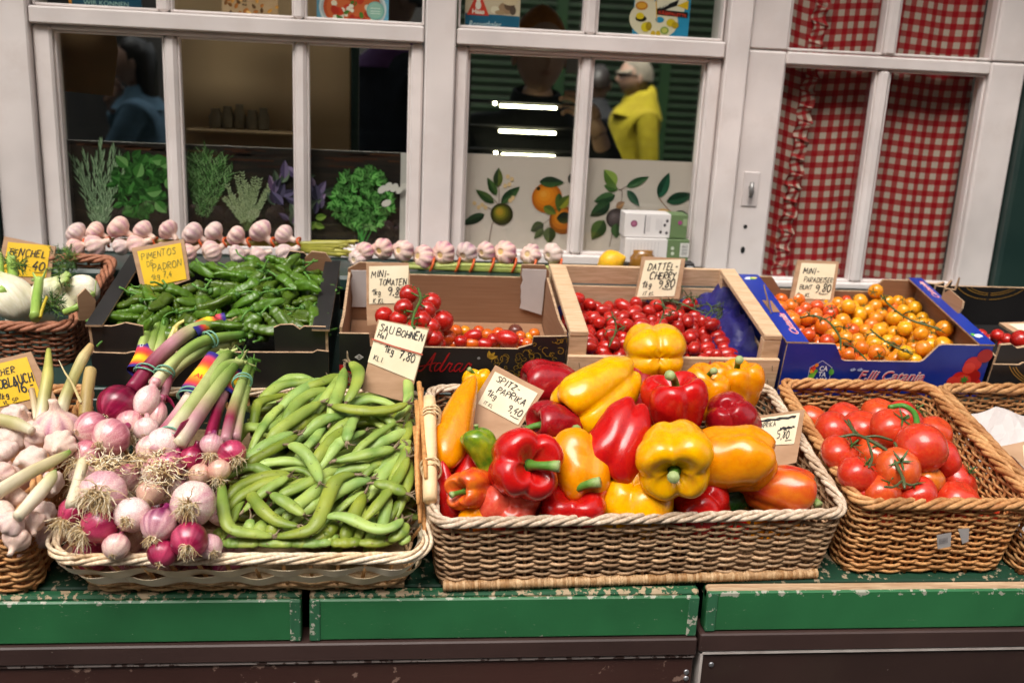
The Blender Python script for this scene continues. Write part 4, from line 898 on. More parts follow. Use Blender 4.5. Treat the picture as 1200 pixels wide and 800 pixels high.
for i, (px_, py_, rx, rz, cc) in enumerate(((594, 10, .016, .011, '#a8866a'), (597, 7, .010, .009, '#6a5040'), (580, 12, .008, .007, '#e8d8c0'), (586, 15, .01, .004, '#b09070'), (601, 13, .006, .008, '#5c4a40'), (598, 3, .014, .006, '#d8c0a0'))): disc(b, *pz(px_, py_, Y0), rx, rz, S_, .0005+i*.00004, A(cc), n=16)
x_, z_ = pz(549, 31.5, Y0); print_text(b, 'Rosenthaler', x_, z_-.001, .0125, S_, .0008, A('#cfe0e6'), width=.062, shear=.35, rot=.02)
b.build('printing', M['print'], t)
t = poster('cheese_poster', 'blue and cream poster with a palette of cheeses behind the upper right pane', PX(743, Y0), PX(808.5, Y0), 45, Y0, .16, M['psky'])
b = MB(); M['pmid'] = None
xa, xb = PX(743, Y0)+.0005, PX(808.5, Y0)-.0005; z_ = lambda y: pz(776, y, Y0)[1]; PZ = lambda x, y: pz(x, y, Y0)
poly(b, [(xa, 1.558), (xb, 1.558), (xb, 1.7), (xa, 1.7)], S_, .0002, A('#2b8cb8')); disc(b, *PZ(766, 24), .048, .034, S_, .0004, A('#e6d6bc'), n=40, rot=-.1); poly(b, [(xa, z_(34)), (xa+.03, z_(30)), (xa+.05, 1.7), (xa, 1.7)], S_, .0005, A('#e6d6bc')); poly(b, [PZ(770, 18), PZ(800, 19), PZ(808, -8), PZ(770, -8)], S_, .00055, A('#e9dcc6'))
poly(b, [PZ(769.5, 11), PZ(806, 15), PZ(806, 21.5), PZ(769.5, 17.5)], S_, .0009, A('#14100f')); print_text(b, 'KÄSEPALETTE', *PZ(771.5, 16.6), .0058, S_, .0011, A('#d8402c'), width=.055, rot=-.075, offset=.02)
poly(b, [PZ(769, 11), PZ(796, 0), PZ(793, 7), PZ(774, 14)], S_, .001, A('#14100f')); handwrite(b, '###', *PZ(774, 11), .0048, lambda x, z, off: S_(x, z+(x-PZ(774, 11)[0])*.45, off), .0012, rg, col=A('#f0e6d8'))
poly(b, [PZ(793, 7), PZ(807, 1), PZ(806, 12)], S_, .001, A('#e3b81c')); disc(b, *PZ(773, 23.5), .0085, .0055, S_, .0009, A('#2b8cb8'), n=18)
for i, (x, y, rx, rz, cc) in enumerate(((752, 7, .012, .008, '#c87a1c'), (752, 7, .009, .005, '#e2a238'), (751, 22, .011, .006, '#1d1810'), (750, 19, .008, .006, '#e3c020'), (756.5, 32, .009, .009, '#e0c424'), (760, 31, .006, .008, '#a88a18'), (786, 27, .009, .007, '#d8b820'), (791, 30, .007, .006, '#b89818'), (778.5, 36, .0085, .007, '#8aa04a'), (778.5, 36, .0055, .0045, '#c8c060'), (765, 39.5, .0045, .005, '#d8b020'), (771, 39.5, .0045, .005, '#d8b020'))): disc(b, *PZ(x, y), rx, rz, S_, .0009+i*.00003, A(cc), n=16)
ribbon(b, [PZ(768.5, -8), PZ(769.5, 25)], .002, S_, .0013, 0, A('#d8a020')); b.build('printing', M['print'], t)

# ------------------------------------------------------------------ gingham curtain
def gingham():
    t = NT('red_gingham'); tc = t.n('ShaderNodeUVMap'); sx = t.n('ShaderNodeSeparateXYZ'); t.l(tc.outputs[0], sx.inputs[0]); o_ = []
    for k_ in (0, 1):
        f = t.n('ShaderNodeMath', _operation='FRACT'); t.l(sx.outputs[k_], f.inputs[0]); o_.append(t.ramp(f.outputs[0], ((.0, (0, 0, 0)), (.04, (1, 1, 1)), (.5, (1, 1, 1)), (.54, (0, 0, 0)))))
    ad = t.n('ShaderNodeMath', _operation='ADD'); t.l(o_[0], ad.inputs[0]); t.l(o_[1], ad.inputs[1]); h_ = t.n('ShaderNodeMath', _operation='MULTIPLY'); h_.inputs[1].default_value = .5; t.l(ad.outputs[0], h_.inputs[0])
    col = t.ramp(h_.outputs[0], ((0, (.52, .41, .35)), (.3, (.52, .41, .35)), (.5, (.37, .06, .055)), (.7, (.37, .06, .055)), (.92, (.33, .004, .010)), (1, (.33, .004, .010))))
    n = t.noise(t.coord(), 900, 2); t.bsdf(col, .85, spec=.2, bump=n, bstr=.3, bdist=.0003); return t.m
M['gingham'] = gingham()
def cloth(name, fn, nu, nv, parent, m):
    b = MB(); us = np.linspace(0, 1, nu); vs = np.linspace(0, 1, nv); G = np.array([[fn(u, v)[:3] for u in us] for v in vs]); uv = np.array([[fn(u, v)[3:] for u in us] for v in vs]).reshape(-1, 2)
    b.grid(G); o = b.build(name, m, parent); ul = o.data.uv_layers.new(name='UVMap'); li = np.empty(len(o.data.loops), int); o.data.loops.foreach_get('vertex_index', li); ul.data.foreach_set('uv', uv[li].astype(np.float32).ravel()); return o
cu_ = thing('gingham_curtain', 'red and white gingham curtain with frilled edge behind the door glass', 'curtain', (.93, .08, 1.09))
per = .0238
def back_cl(u, v):
    x = .715+.43*u; z = 1.085+1.15*v; return (x, .072+.004*math.sin(u*31+v*2)+.003*math.sin(u*13-v*5), z, (.43*u*1.05+.004*math.sin(v*9))/per, (1.15*v+.004*math.sin(u*9))/per)
cloth('cloth', back_cl, 120, 60, cu_, M['gingham'])
def left_cl(u, v):
    ex = .775+.05*v; x = .715+(ex-.715)*u; return (x, .060+.003*math.sin(u*11+v*3), 1.085+1.15*v, x/per*1.03+.4, (1.15*v+.02*u)/per)
cloth('cloth', left_cl, 20, 60, cu_, M['gingham'])
def frill(u, v):
    ex = .777+.05*v; w_ = (u-.5)*.030; ph = v*230+.9*math.sin(v*37); return (ex+w_+.003*math.sin(ph*.7), .052-.0045*math.sin(ph)*abs(u-.5)*2-.002*math.sin(ph*1.7+u*3), 1.085+1.15*v+.004*math.sin(ph+u*2), ex/per+w_/per*1.3, 1.15*v*2.1/per+.3*math.sin(ph))
cloth('frill', frill, 9, 420, cu_, M['gingham'])

# ------------------------------------------------------------------ shop interior, dim behind the glass
tb = thing('partition', 'tan partition board standing behind the second and third panes', 'partition', (-.15, .2, 0))
xl, xr = atY(205, 110, .2)[0], atY(411, 110, .2)[0]; bx('board', (xl, .2, .3), (xr, .22, 2.45), M['tan'], tb); bx('edge_strip', (xr+.0005, .198, .3), (xr+.016, .222, 2.45), M['dkgreen'], tb)
sh_ = thing('wall_shelf', 'small tan shelf on the partition board behind the glass', 'shelf', (-.2, .18, 1.38)); zl = atY(270, 151, .17)[2]; bx('board', (xl+.03, .145, zl-.008), (xl+.24, .1985, zl), M['tan'], sh_)
M['jar'] = mat('pale_ceramic', (.34, .28, .19), (.25, .19, .12), 20, rough=.35)
for k_, (px_, w_) in enumerate(((253, .016), (267, .014), (281, .013), (296, .015), (309, .013))):
    x_ = atY(px_, 140, .172)[0]; w_ *= .85; b = MB(); th = np.arange(14)*math.pi/7; b.loft([[(x_+r*math.cos(q), .172+r*math.sin(q), zl+z*.8) for q in th] for r, z in ((w_*.9, 0), (w_, .006), (w_, .03+.006*(k_ % 3)), (w_*.7, .038+.006*(k_ % 3)), (w_*.72, .048+.006*(k_ % 3)))])
    tag(b.build('jar', M['jar']), 'reflected pale jar, modelled on the small tan shelf behind the glass', 'jar', 'jars on the shelf behind the glass')  # reflected crockery stands here as solid jars
b = MB(); q = [atY(*p, .13) for p in ((60, 30), (134, 33), (138, 60), (132, 113), (66, 106))]; q2 = [p+np.array((0, .004, 0)) for p in q]; b.add(q, [(0, 1, 2, 3, 4)], smooth=False); b.add(q2, [(4, 3, 2, 1, 0)], smooth=False); b.add(q+q2, [(i, (i+1) % 5, 5+(i+1) % 5, 5+i) for i in range(5)], smooth=False); pb_ = b.build('paper_bag', M['paper_brown']); tag(pb_, 'brown paper sheet hanging behind the first pane', 'paper')
gs = thing('green_shutters', 'reflected dark green slatted shutters, modelled at the back of the shop', 'shutters', (2, 7.6, 0)); M['slat'] = mat('slat_green', (.006, .021, .006), (.009, .028, .007), 5, rough=.4)  # louvres reflected in the glass, built as real slats indoors
me0 = MB().box((-2.6, -.012, -.034), (2.6, .012, .034), bev=.004).mesh('slat', M['slat'], vc=False)
for i in range(44): o = bpy.data.objects.new('slat', me0); COL.objects.link(o); o.parent = gs; o.location = (1.0, 0, .1+i*.078); o.rotation_euler = (.6, 0, 0)
for x in (-1.6, -.6, .4, 1.4, 2.4, 3.4): b = MB(); b.box((2+x-.05, 7.55, 0), (2+x+.05, 7.65, 3.6)); b.build('stile', M['slat'], gs)
# lit display case
M['led'] = None
tq = NT('lamp_tube'); em = tq.n('ShaderNodeEmission', Strength=12); em.inputs[0].default_value = (1, .95, .62, 1); tq.l(em.outputs[0], tq.out.inputs[0]); M['led'] = tq.m
dc = thing('display_case', 'dark display case with three lit tube lamps behind the centre pane', 'display case', (.3, 1.0, 0)); DY = .62
for (xa, ya, xb_, yb), dot in (((586, 122, 652, 129), (580, 121)), ((585, 152, 651, 158), None), ((588, 180, 650, 185), (581, 179))):
    p, q = atY(xa, ya, DY), atY(xb_, yb, DY); z_ = (p[2]+q[2])/2; p[2] = q[2] = z_
    b = MB(); b.tube([p, (p+q)/2, q], .0034, 8); b.build('lamp_tube', M['led'], dc)
    if dot: b = MB(); d_ = atY(*dot, DY); b.tube([d_+np.array((-.004, 0, 0)), d_, d_+np.array((.004, 0, 0))], .0045, 8); b.build('lamp_tube', M['led'], dc)
    bx('shelf', (p[0]-.08, DY-.004, z_+.0075), (q[0]+.05, DY+.05, z_+.0125), M['dark'], dc)
bx('base', (p[0]-.08, DY, .0), (q[0]+.05, DY+.05, z_-.1), M['dark'], dc)
for x in (p[0]-.095,): bx('post', (x, DY, .0), (x+.012, DY+.05, 1.5), M['dark'], dc)

# ------------------------------------------------------------------ people reflected in the panes, built as solid figures indoors
def skinned(name, V, E_, Rr, m, parent, lv=2):
    me = bpy.data.meshes.new(name); me.from_pydata([tuple(v) for v in V], E_, []); o = bpy.data.objects.new(name, me); COL.objects.link(o); o.parent = parent
    me.materials.append(m); sk = o.modifiers.new('skin', 'SKIN'); sk.use_smooth_shade = True
    for i, d in enumerate(me.skin_vertices[0].data): d.radius = (Rr[i] if np.ndim(Rr[i]) else (Rr[i], Rr[i])); d.use_root = (i == 0)
    sb = o.modifiers.new('subdivision', 'SUBSURF'); sb.levels = sb.render_levels = lv; return o
def head_mesh(mb, M4, skin, sc=1.0, beard=None, glasses=False, fringe=None):
    """head with brow, sockets, nose, lips, chin and ears; faces local -Y"""
    nu, nv = 40, 30; G = np.zeros((nv, nu, 3)); Cc = np.zeros((nv, nu, 3))
    for i in range(nv):
        ph = math.pi*(i+.0)/(nv-1)
        for j in range(nu):
            th = 2*math.pi*j/nu; x = math.sin(ph)*math.sin(th); y = -math.sin(ph)*math.cos(th); z = math.cos(ph)
            jw = 1-.26*max(0, -z)**1.3; X = .076*x*jw; Yy = .096*y*(1-.12*max(0, -z)*(y > 0)); Z = .118*z
            fr = max(0, -y)
            if fr > 0:
                g = lambda cx, cz, s1, s2: math.exp(-((x-cx)/s1)**2-((z-cz)/s2)**2)*fr
                Yy -= .026*g(0, -.16, .13, .17)+.010*g(0, .06, .1, .2)+.009*g(0, -.78, .3, .16)+.007*g(0, -.46, .28, .10)-.010*g(.38, .06, .2, .13)-.010*g(-.38, .06, .2, .13)+.006*g(0, .25, .6, .1)
                lips = g(0, -.46, .26, .06)
            else: lips = 0
            G[i, j] = (X, Yy, Z); bd_ = 0 if beard is None else max(0, min(1, (-z-.22)*4))*max(0, min(1, (-y+.25)*2))*.75
            if fringe is not None and y > .18-.1*z and z < .55: bd_, bc_ = .8, fringe
            else: bc_ = beard
            Cc[i, j] = (np.array(skin)*(1-bd_)+np.array(bc_ or skin)*bd_)*(1-lips*.5)+np.array((.25, .04, .035))*lips*.5
    R4 = np.array(M4); tr = lambda P: (P.reshape(-1, 3)*sc)@R4[:3, :3].T+R4[:3, 3]
    f = [(i*nu+j, (i+1)*nu+j, (i+1)*nu+(j+1) % nu, i*nu+(j+1) % nu) for i in range(nv-1) for j in range(nu)]
    mb.add(tr(G), f, 0, Cc.reshape(-1, 3))
    if glasses:
        for sx in (-1, 1): mb.tube([tr(np.array([(sx*.033+.024*math.cos(q), -.100+.012*abs(math.cos(q))*(math.cos(q)*sx > 0), .008+.019*math.sin(q))]))[0] for q in np.arange(14)*math.pi/7], .0028*sc, 5, 0, (.01, .01, .01), loop=True); mb.tube([tr(np.array([(sx*.057, -.09, .012)]))[0], tr(np.array([(sx*.078, -.03, .014)]))[0], tr(np.array([(sx*.08, .012, .010)]))[0]], .0028*sc, 5, 0, (.01, .01, .01))
    for sx in (-1, 1):
        th = np.arange(8)*math.pi/4
        mb.loft([tr(np.array([(sx*(.070+d), .006+r*.018*math.cos(q), -.008+r*.032*math.sin(q)) for q in th])) for d, r in ((0, .7), (.008, 1), (.013, .9), (.012, .4))], 0, skin)
        for k_, (r, cc) in enumerate(((.0115, (.6, .55, .5)), (.0062, (.02, .012, .01)))): mb.loft([tr(np.array([(sx*.030+r*math.cos(q)*math.sin(a), -.079-.004*k_-r*.5*math.cos(a), .010+r*.7*math.sin(q)*math.sin(a)) for q in th])) for a in (1.5, 1, .5, .05)], 0, cc)
        mb.tube([tr(np.array([(sx*.014, -.097, .026)]))[0], tr(np.array([(sx*.032, -.094, .032)]))[0], tr(np.array([(sx*.05, -.078, .026)]))[0]], [.003*sc, .0038*sc, .002*sc], 5, 0, (.03, .018, .012))
def hand_mesh(mb, W_, d, nrm_, skin, side=1, curl=.9, sc=1.0):
    """palm, four bent fingers of their own length and a thumb leaving the palm's side"""
    d = nrm(d); n = nrm(np.array(nrm_)-d*np.dot(nrm_, d)); s = np.cross(d, n)*side
    th = np.arange(8)*math.pi/4
    mb.loft([[W_+d*a+s*(w_*math.cos(q))+n*(t_*math.sin(q)) for q in th] for a, w_, t_ in ((-.02*sc, .026*sc, .020*sc), (.015*sc, .034*sc, .017*sc), (.06*sc, .041*sc, .014*sc), (.088*sc, .038*sc, .011*sc))], 0, skin)
    for k_, (o_, L) in enumerate(((.030, .072), (.010, .082), (-.010, .076), (-.029, .06))):
        p = W_+d*.082*sc+s*o_*sc; a = 0; pts = [p]; cu = curl*(.85+.12*k_)
        for q in (.42, .32, .26): a += cu*.62; p = p+(d*math.cos(a)+n*math.sin(a))*L*q*sc; pts.append(p)
        mb.tube(spline(pts, 9), np.linspace(.0088, .0062, 9)*sc, 7, 0, skin)
    p = W_+d*.02*sc+s*.030*sc; mb.tube(spline([p, p+(s*.6+d*.7+n*.3)*.032*sc, p+(s*.35+d*1.0+n*.9)*.06*sc], 7), np.linspace(.0115, .0075, 7)*sc, 7, 0, skin)
M['skin'] = mat('skin', (1, 1, 1), vc=True, rough=.5, bstr=.1, bscale=200, sss=.15, sssr=.01)
def person(label, pos, face, H, jacket, trouser, skin, hair, arms, cap=None, longhair=False, collar=None, hood=None, beard=None, glasses=False, fringe=None):
    """pos: feet; face: heading (radians, 0 = facing -Y); arms: [(elbow, wrist)] in body space"""
    t = thing('person', label, 'person', pos); t.rotation_euler = (0, 0, face); k = H/1.72
    V = [(0, 0, .93), (0, 0, 1.08), (0, .005, 1.25), (0, .01, 1.40), (0, 0, 1.49), (0, -.01, 1.56)]; Rr = [(.15, .11), (.135, .10), (.155, .11), (.105, .07), (.05, .05), (.052, .052)]; E_ = [(0, 1), (1, 2), (2, 3), (3, 4), (4, 5)]
    VJ = [tuple(np.array(v)) for v in V[:4]]+[(0, .012, 1.475)]; RJ = [(.175, .135), (.165, .125), (.185, .135), (.17, .12), (.115, .105)]; EJ = [(0, 1), (1, 2), (2, 3), (3, 4)]
    for sx, (el, wr) in zip((-1, 1), arms):
        i = len(V); V += [(sx*.17, .01, 1.40), el, wr]; Rr += [.046, .032, .026]; E_ += [(3, i), (i, i+1), (i+1, i+2)]
        j = len(VJ); wr2 = tuple(np.array(el)*.15+np.array(wr)*.85); VJ += [(sx*.185, .01, 1.395), el, wr2]; RJ += [.074, .062, .048]; EJ += [(3, j), (j, j+1), (j+1, j+2)]
    for sx in (-1, 1):
        i = len(V); V += [(sx*.09, 0, .85), (sx*.10, -.01, .48), (sx*.10, .01, .09), (sx*.11, -.10, .04)]; Rr += [.085, .055, .038, .035]; E_ += [(0, i), (i, i+1), (i+1, i+2), (i+2, i+3)]
    sc = lambda L: [tuple(np.array(v)*k) for v in L]
    rs = lambda L: [tuple(np.array(r)*k) if np.ndim(r) else r*k for r in L]
    sm = mat('skin_tone', skin, tuple(q*.85 for q in skin), 8, rough=.5, bstr=.1, sss=.1)
    skinned('body', sc(V), E_, rs(Rr), sm, t)
    skinned('jacket', sc(VJ), EJ, rs(RJ), jacket, t)
    VT = [(0, 0, .92), (-.095, 0, .82), (-.10, -.01, .48), (-.10, .01, .08), (.095, 0, .82), (.10, -.01, .48), (.10, .01, .08)]; skinned('trousers', sc(VT), [(0, 1), (1, 2), (2, 3), (0, 4), (4, 5), (5, 6)], rs([(.16, .125), .1, .075, .06, .1, .075, .06]), trouser, t)
    hb_ = MB(); HM = Matrix.Translation((0, -.015*k, 1.635*k)); head_mesh(hb_, HM, skin, k, beard, glasses, fringe)
    o = bpy.data.objects.new('head', hb_.mesh('head', M['skin'])); COL.objects.link(o); o.parent = t
    for sx, (el, wr) in zip((-1, 1), arms):
        if wr[2] > 1.2 and abs(wr[0]) < .4:
            hm = MB(); hand_mesh(hm, np.array(wr)*k, nrm(np.array((0.0, -.03, 1.60))-np.array(wr)+np.array((sx*.02, 0, .02))), (-sx*.7, -.3, -.1), skin, sx, .9, k); o = bpy.data.objects.new('hand', hm.mesh('hand', M['skin'])); COL.objects.link(o); o.parent = t
        else:
            hm = MB(); hand_mesh(hm, np.array(wr)*k, nrm(np.array(wr)-np.array(el)), (-sx, 0, 0), skin, sx, .45, k); o = bpy.data.objects.new('hand', hm.mesh('hand', M['skin'])); COL.objects.link(o); o.parent = t
    if hair or cap:
        cm = MB(); nu, nv = 28, 12; G = []
        for i in range(nv):
            ph = math.pi*.56*i/(nv-1)
            G.append([(.083*k*math.sin(ph)*math.sin(a), .004*k-.104*k*math.sin(ph)*math.cos(a)*(1 if math.cos(a) < 0 else (.97 if ph < 1.15 else .80)), 1.645*k+.122*k*math.cos(ph)+.01*k*math.cos(a)) for a in np.arange(nu)*2*math.pi/nu])
        cm.loft(G, 0, None, True, (True, False)); 
        if cap is capw: cm.loft([[(w_*k*math.cos(a), (-.060-.075*abs(math.sin(a))*r_)*k, (1.685-.022*r_-dz)*k) for a in np.linspace(-math.pi, 0, 12)] for w_, r_, dz in ((.070, .2, 0), (.072, 1, 0), (.070, 1, .006), (.070, .2, .006))], 0, None, False)
        o = bpy.data.objects.new('hair' if hair else 'cap', cm.mesh('cap', hair or cap)); COL.objects.link(o); o.parent = t
    if longhair:
        cm = MB(); cm.loft([[(w_*k*math.cos(a), (y0+d*math.sin(a))*k, z*k) for a in np.arange(16)*math.pi/8] for z, w_, d, y0 in ((1.74, .05, .06, .02), (1.68, .082, .075, .03), (1.58, .086, .062, .045), (1.48, .085, .05, .055), (1.38, .08, .045, .06), (1.30, .05, .03, .065))], 0); o = bpy.data.objects.new('long_hair', cm.mesh('long_hair', hair)); COL.objects.link(o); o.parent = t
    if hood:
        cm = MB(); cm.loft([[(r_*k*math.cos(a)*(1+.04*math.sin(5*a)), (y_+r_*.92*math.sin(a))*k, (z_+dz*math.sin(a)+.006*math.sin(4*a+r_*40))*k) for a in np.arange(24)*math.pi/12] for r_, z_, y_, dz in ((.175, 1.40, .02, -.01), (.150, 1.45, .025, .0), (.120, 1.49, .03, .02), (.105, 1.535, .03, .035), (.082, 1.56, .02, .035), (.066, 1.545, .015, .03), (.06, 1.50, .01, .02))], 0, None, True, (False, False)); o = bpy.data.objects.new('hood', cm.mesh('hood', hood)); COL.objects.link(o); o.parent = t
    if not collar and not hood: collar = jacket
    if collar:
        cm = MB(); cm.loft([[(r_*k*math.cos(a), (.005+r_*.9*math.sin(a))*k, (z_+dz*math.sin(a))*k) for a in np.arange(20)*math.pi/10] for r_, z_, dz in ((.16, 1.405, 0), (.125, 1.45, .005), (.085, 1.485, .012), (.073, 1.525, .015), (.064, 1.528, .015), (.062, 1.49, .01))], 0, None, True, (False, False)); nm_ = 'collar' if collar is jacket else 'scarf'; o = bpy.data.objects.new(nm_, cm.mesh(nm_, collar)); COL.objects.link(o); o.parent = t
    return t
fab = lambda n, a, b_=None: mat(n, a, b_ or tuple(q*.7 for q in a), 14, rough=.85, bstr=.5, bscale=18, bdist=.01)
jeans, blk, drk = fab('blue_denim', (.15, .27, .37)), fab('black_cloth', (.010, .010, .012)), fab('dark_cloth', (.02, .02, .024))
yel = fab('yellow_rain_cloth', (.46, .37, .010), (.38, .29, .008)); hairm = mat('dark_brown_hair', (.012, .008, .006), (.02, .012, .008), 40, (1, 1, .1), .45)
capw = fab('pale_cap', (.34, .29, .22)); beanie = mat('orange_knit', (.50, .17, .02), (.38, .12, .012), 60, rough=.8, bstr=.8, bscale=200); purp = fab('purple_scarf', (.36, .14, .5)); navy = fab('navy_suit', (.03, .035, .06))
down = ((-.24, .03, 1.12), (-.25, -.05, .88)), ((.24, .03, 1.12), (.25, -.05, .88))
p = atY(160, 78, 2.9); H = (p[2]+.015)/1.635*1.72
person('reflected woman with dark hair and blue denim jacket, modelled behind the first pane', (p[0], p[1], 0), R_(-84), H, jeans, drk, (.50, .30, .22), hairm, (((-.26, -.10, 1.16), (-.06, -.15, 1.44)), ((.24, -.14, 1.12), (.05, -.22, 1.16))), longhair=True)
p = atY(746, 90, 3.7); person('reflected person in a yellow hooded jacket and pale cap, modelled behind the fifth pane', (p[0], p[1], 0), R_(-80), p[2]/1.64*1.72, yel, drk, (.40, .24, .17), None, down, cap=capw, hood=yel, fringe=(.16, .13, .10), beard=(.10, .07, .05), glasses=True)
p = atY(702, 98, 4.3); person('reflected person dressed in black standing close beside the yellow jacket', (p[0], p[1], 0), R_(160), p[2]/1.64*1.72, blk, blk, (.3, .18, .12), hairm, down)
p = atY(632, 63, .95); person('reflected person in black with an orange knitted cap raising a phone beside the face', (p[0], p[1], 0), R_(6), p[2]/1.635*1.72, blk, blk, (.62, .37, .25), None, (((-.25, .03, 1.14), (-.22, -.2, 1.0)), ((.27, -.08, 1.17), (.135, -.20, 1.43))), cap=beanie)
ph = MB(); q = atY(674, 76, .74); ph.box((q[0]-.022, .74, q[2]-.024), (q[0]+.024, .749, q[2]+.04), bev=.003); tag(ph.build('phone', mat('pale_phone', (.5, .45, .4), rough=.3, bstr=0)), 'reflected pale phone held up beside the orange cap', 'phone')
p = atY(462, 30, 1.9); person('reflected person in a dark navy suit with a purple scarf, modelled behind the third pane', (p[0], p[1], 0), R_(-60), 1.80, navy, navy, (.34, .2, .14), hairm, down, collar=purp)
# ------------------------------------------------------------------ price signs
def sign(label, card, paper, base, n, lines, pm, ink=None, th=.005, seed=1, slant=.1, extra=None, w=.15):
    """cardboard plate with a pasted label; corners TL TR BR BL lie on the plane through base with normal n"""
    rng = random.Random(seed); n = nrm(n); Q = [onp(*q, base, n) for q in card]; Pp = [onp(*q, base, n) for q in paper]
    t = thing('price_sign', label, 'price sign', (Q[2]+Q[3])/2, 'handwritten price signs')
    rr = random.Random(seed+5)
    edge = []; 
    for i in range(4):
        for f in (0, .3, .65): edge.append(Q[i]+(Q[(i+1) % 4]-Q[i])*f+n*0+(Q[(i+2) % 4]-Q[i])*rr.uniform(-.006, .010))
    b = MB(); m_ = len(edge); bk = [q-n*th for q in edge]
    b.add(edge, [tuple(range(m_-1, -1, -1))], 0, None, False); b.add(bk, [tuple(range(m_))], 0, None, False); b.add(edge+bk, [(i, (i+1) % m_, m_+(i+1) % m_, m_+i) for i in range(m_)], 1, None, False)
    b.build('cardboard', [M['sign_card'], M['card_edge']], t)
    W_ = np.linalg.norm(Pp[1]-Pp[0]); H_ = np.linalg.norm(Pp[3]-Pp[0])
    def surf(u, v, off):       # metres from the label's top left corner, v downwards negative
        a, b_ = u/W_, -v/H_
        p = Pp[0]*(1-a)*(1-b_)+Pp[1]*a*(1-b_)+Pp[2]*a*b_+Pp[3]*(1-a)*b_
        return p+n*(.0009+.0014*math.sin(a*2.4+.3)*math.sin(b_*2.6+.2)+off)
    b = MB(); G = np.array([[surf(W_*a, -H_*b_, 0) for a in np.linspace(0, 1, 9)] for b_ in np.linspace(0, 1, 9)]); b.grid(G[:, ::-1]); b.build('label', pm, t)
    b = MB()
    for k_, (tx, fx, fy, sz) in enumerate(lines): handwrite(b, tx, fx*W_, -fy*H_, sz*H_, surf, .0005, rng, slant=slant, w=sz*H_*w, fit=.97*W_)
    if extra: extra(b, surf, W_, H_)
    if b.v: b.build('handwriting', ink or M['ink'], t)
    return t, surf, W_, H_
def dash(fx0, fx1, fy, w=.02):
    def f(b, surf, W_, H_): ribbon(b, [(fx0*W_, -fy*H_), ((fx0+fx1)/2*W_, -fy*H_-.0004), (fx1*W_, -fy*H_+.0004)], w*H_, surf, .0007)
    return f
def P_at(x, y, Y): return atY(x, y, Y)
sign('yellow Fenchel sign standing over the white fennel', [(5, 277), (65, 289), (57, 337), (-4, 325)], [(9.6, 283.6), (59.6, 288), (54, 325), (3, 323)], P_at(35, 300, -.155), (0.05, -1, .28),
     [('FENCHEL', .07, .40, .22), ('4.40', .42, .80, .30)], M['paper_yellow'], seed=2, extra=dash(.70, .98, .86))
M['fadedink'] = mat('faded_ink', (.22, .20, .03), (.13, .13, .03), 60, rough=.7, bstr=0)
sign('yellow sign with faded writing over the small green peppers', [(154, 290.5), (215.5, 280), (223, 328), (167, 346)], [(161, 294.5), (212, 284.5), (219, 327), (170.5, 337)], P_at(190, 320, -.285), (0.0, -1, .28),
     [('PIMENTOS', .06, .26, .17), ('DE', .14, .46, .15), ('PADRON', .26, .62, .18), ('1kg 7,4', .2, .84, .16)], M['paper_yellow'], ink=M['fadedink'], seed=3, w=.11)
sign('cream Mini Tomaten sign leaning in the brown lined carton', [(429, 308), (479.5, 307.5), (481, 372), (430, 382)], [(432.5, 312), (479, 311), (477.5, 355), (432.5, 356)], P_at(455, 350, -.30), (0.0, -1, .22),
     [('MINI-', .06, .30, .17), ('TOMATEN', .26, .52, .17), ('1kg', .08, .78, .16), ('9,80', .48, .78, .21), ('K KL', .1, .985, .12)], M['paper_cream'], seed=4, extra=dash(.66, .92, .83))
t_, sf_, W_, H_ = sign('tall cream Sau Bohnen sign with a red rubber band on the beans', [(442.7, 373.6), (502.8, 385), (479.5, 472), (424, 457)], [(444.6, 375), (501.6, 387), (485, 446), (431, 424)], P_at(455, 462, -.535), (-.02, -.93, .36),
     [('SAU BOHNEN', .05, .24, .155), ('Hol', .05, .40, .14), ('1kg', .26, .66, .16), ('7,80', .58, .68, .17), ('KL.I.', .09, .90, .11)], M['paper_cream'], th=.02, seed=5, slant=.06)
b = MB(); ribbon(b, [(-.16*W_*.3, -.47*H_), (.4*W_, -.49*H_), (1.03*W_, -.48*H_)], .0022, sf_, .0025); M['rubber'] = mat('red_rubber', (.42, .07, .03), rough=.5, bstr=0); b.build('rubber_band', M['rubber'], t_)
sign('cream Spitz Paprika sign lying on the left of the bell peppers', [(580.5, 427.5), (638, 457.5), (591, 529), (537, 497.5)], [(580, 435.5), (630, 461), (607, 498), (560, 473)], P_at(590, 480, -.60), (0.1, -.75, .66),
     [('SPITZ-', .10, .24, .17), ('PAPRIKA', .22, .50, .17), ('1kg', .08, .70, .17), ('9,40', .62, .80, .18), ('IT KL', .10, .94, .09)], M['paper_cream'], seed=6, extra=dash(.74, .95, .88))
sign('cream Dattel Cherry sign at the back of the wooden crate', [(753, 300), (803, 303), (796, 350), (743.7, 351)], [(756, 305), (798, 304), (790, 347), (746, 348)], P_at(772, 345, -.245), (0.04, -1, .2),
     [('DATTEL-', .12, .28, .19), ('CHERRY', .22, .52, .19), ('1kg', .08, .75, .16), ('9,80', .50, .76, .21), ('IT KL', .14, .96, .10)], M['paper_cream'], seed=7, extra=dash(.66, .9, .80))
sign('cream Mini Paradeiser sign at the back of the blue carton', [(935, 304.5), (983.7, 306), (975, 361), (925, 354)], [(939, 308), (979.5, 309.5), (972.5, 351), (930.5, 349.5)], P_at(955, 352, -.235), (0.0, -1, .2),
     [('MINI-', .10, .30, .17), ('PARADEISER', .16, .53, .13), ('BUNT', .08, .74, .13), ('9,80', .52, .80, .21), ('1kg KL', .06, .95, .11)], M['paper_cream'], seed=8, extra=dash(.66, .9, .85))
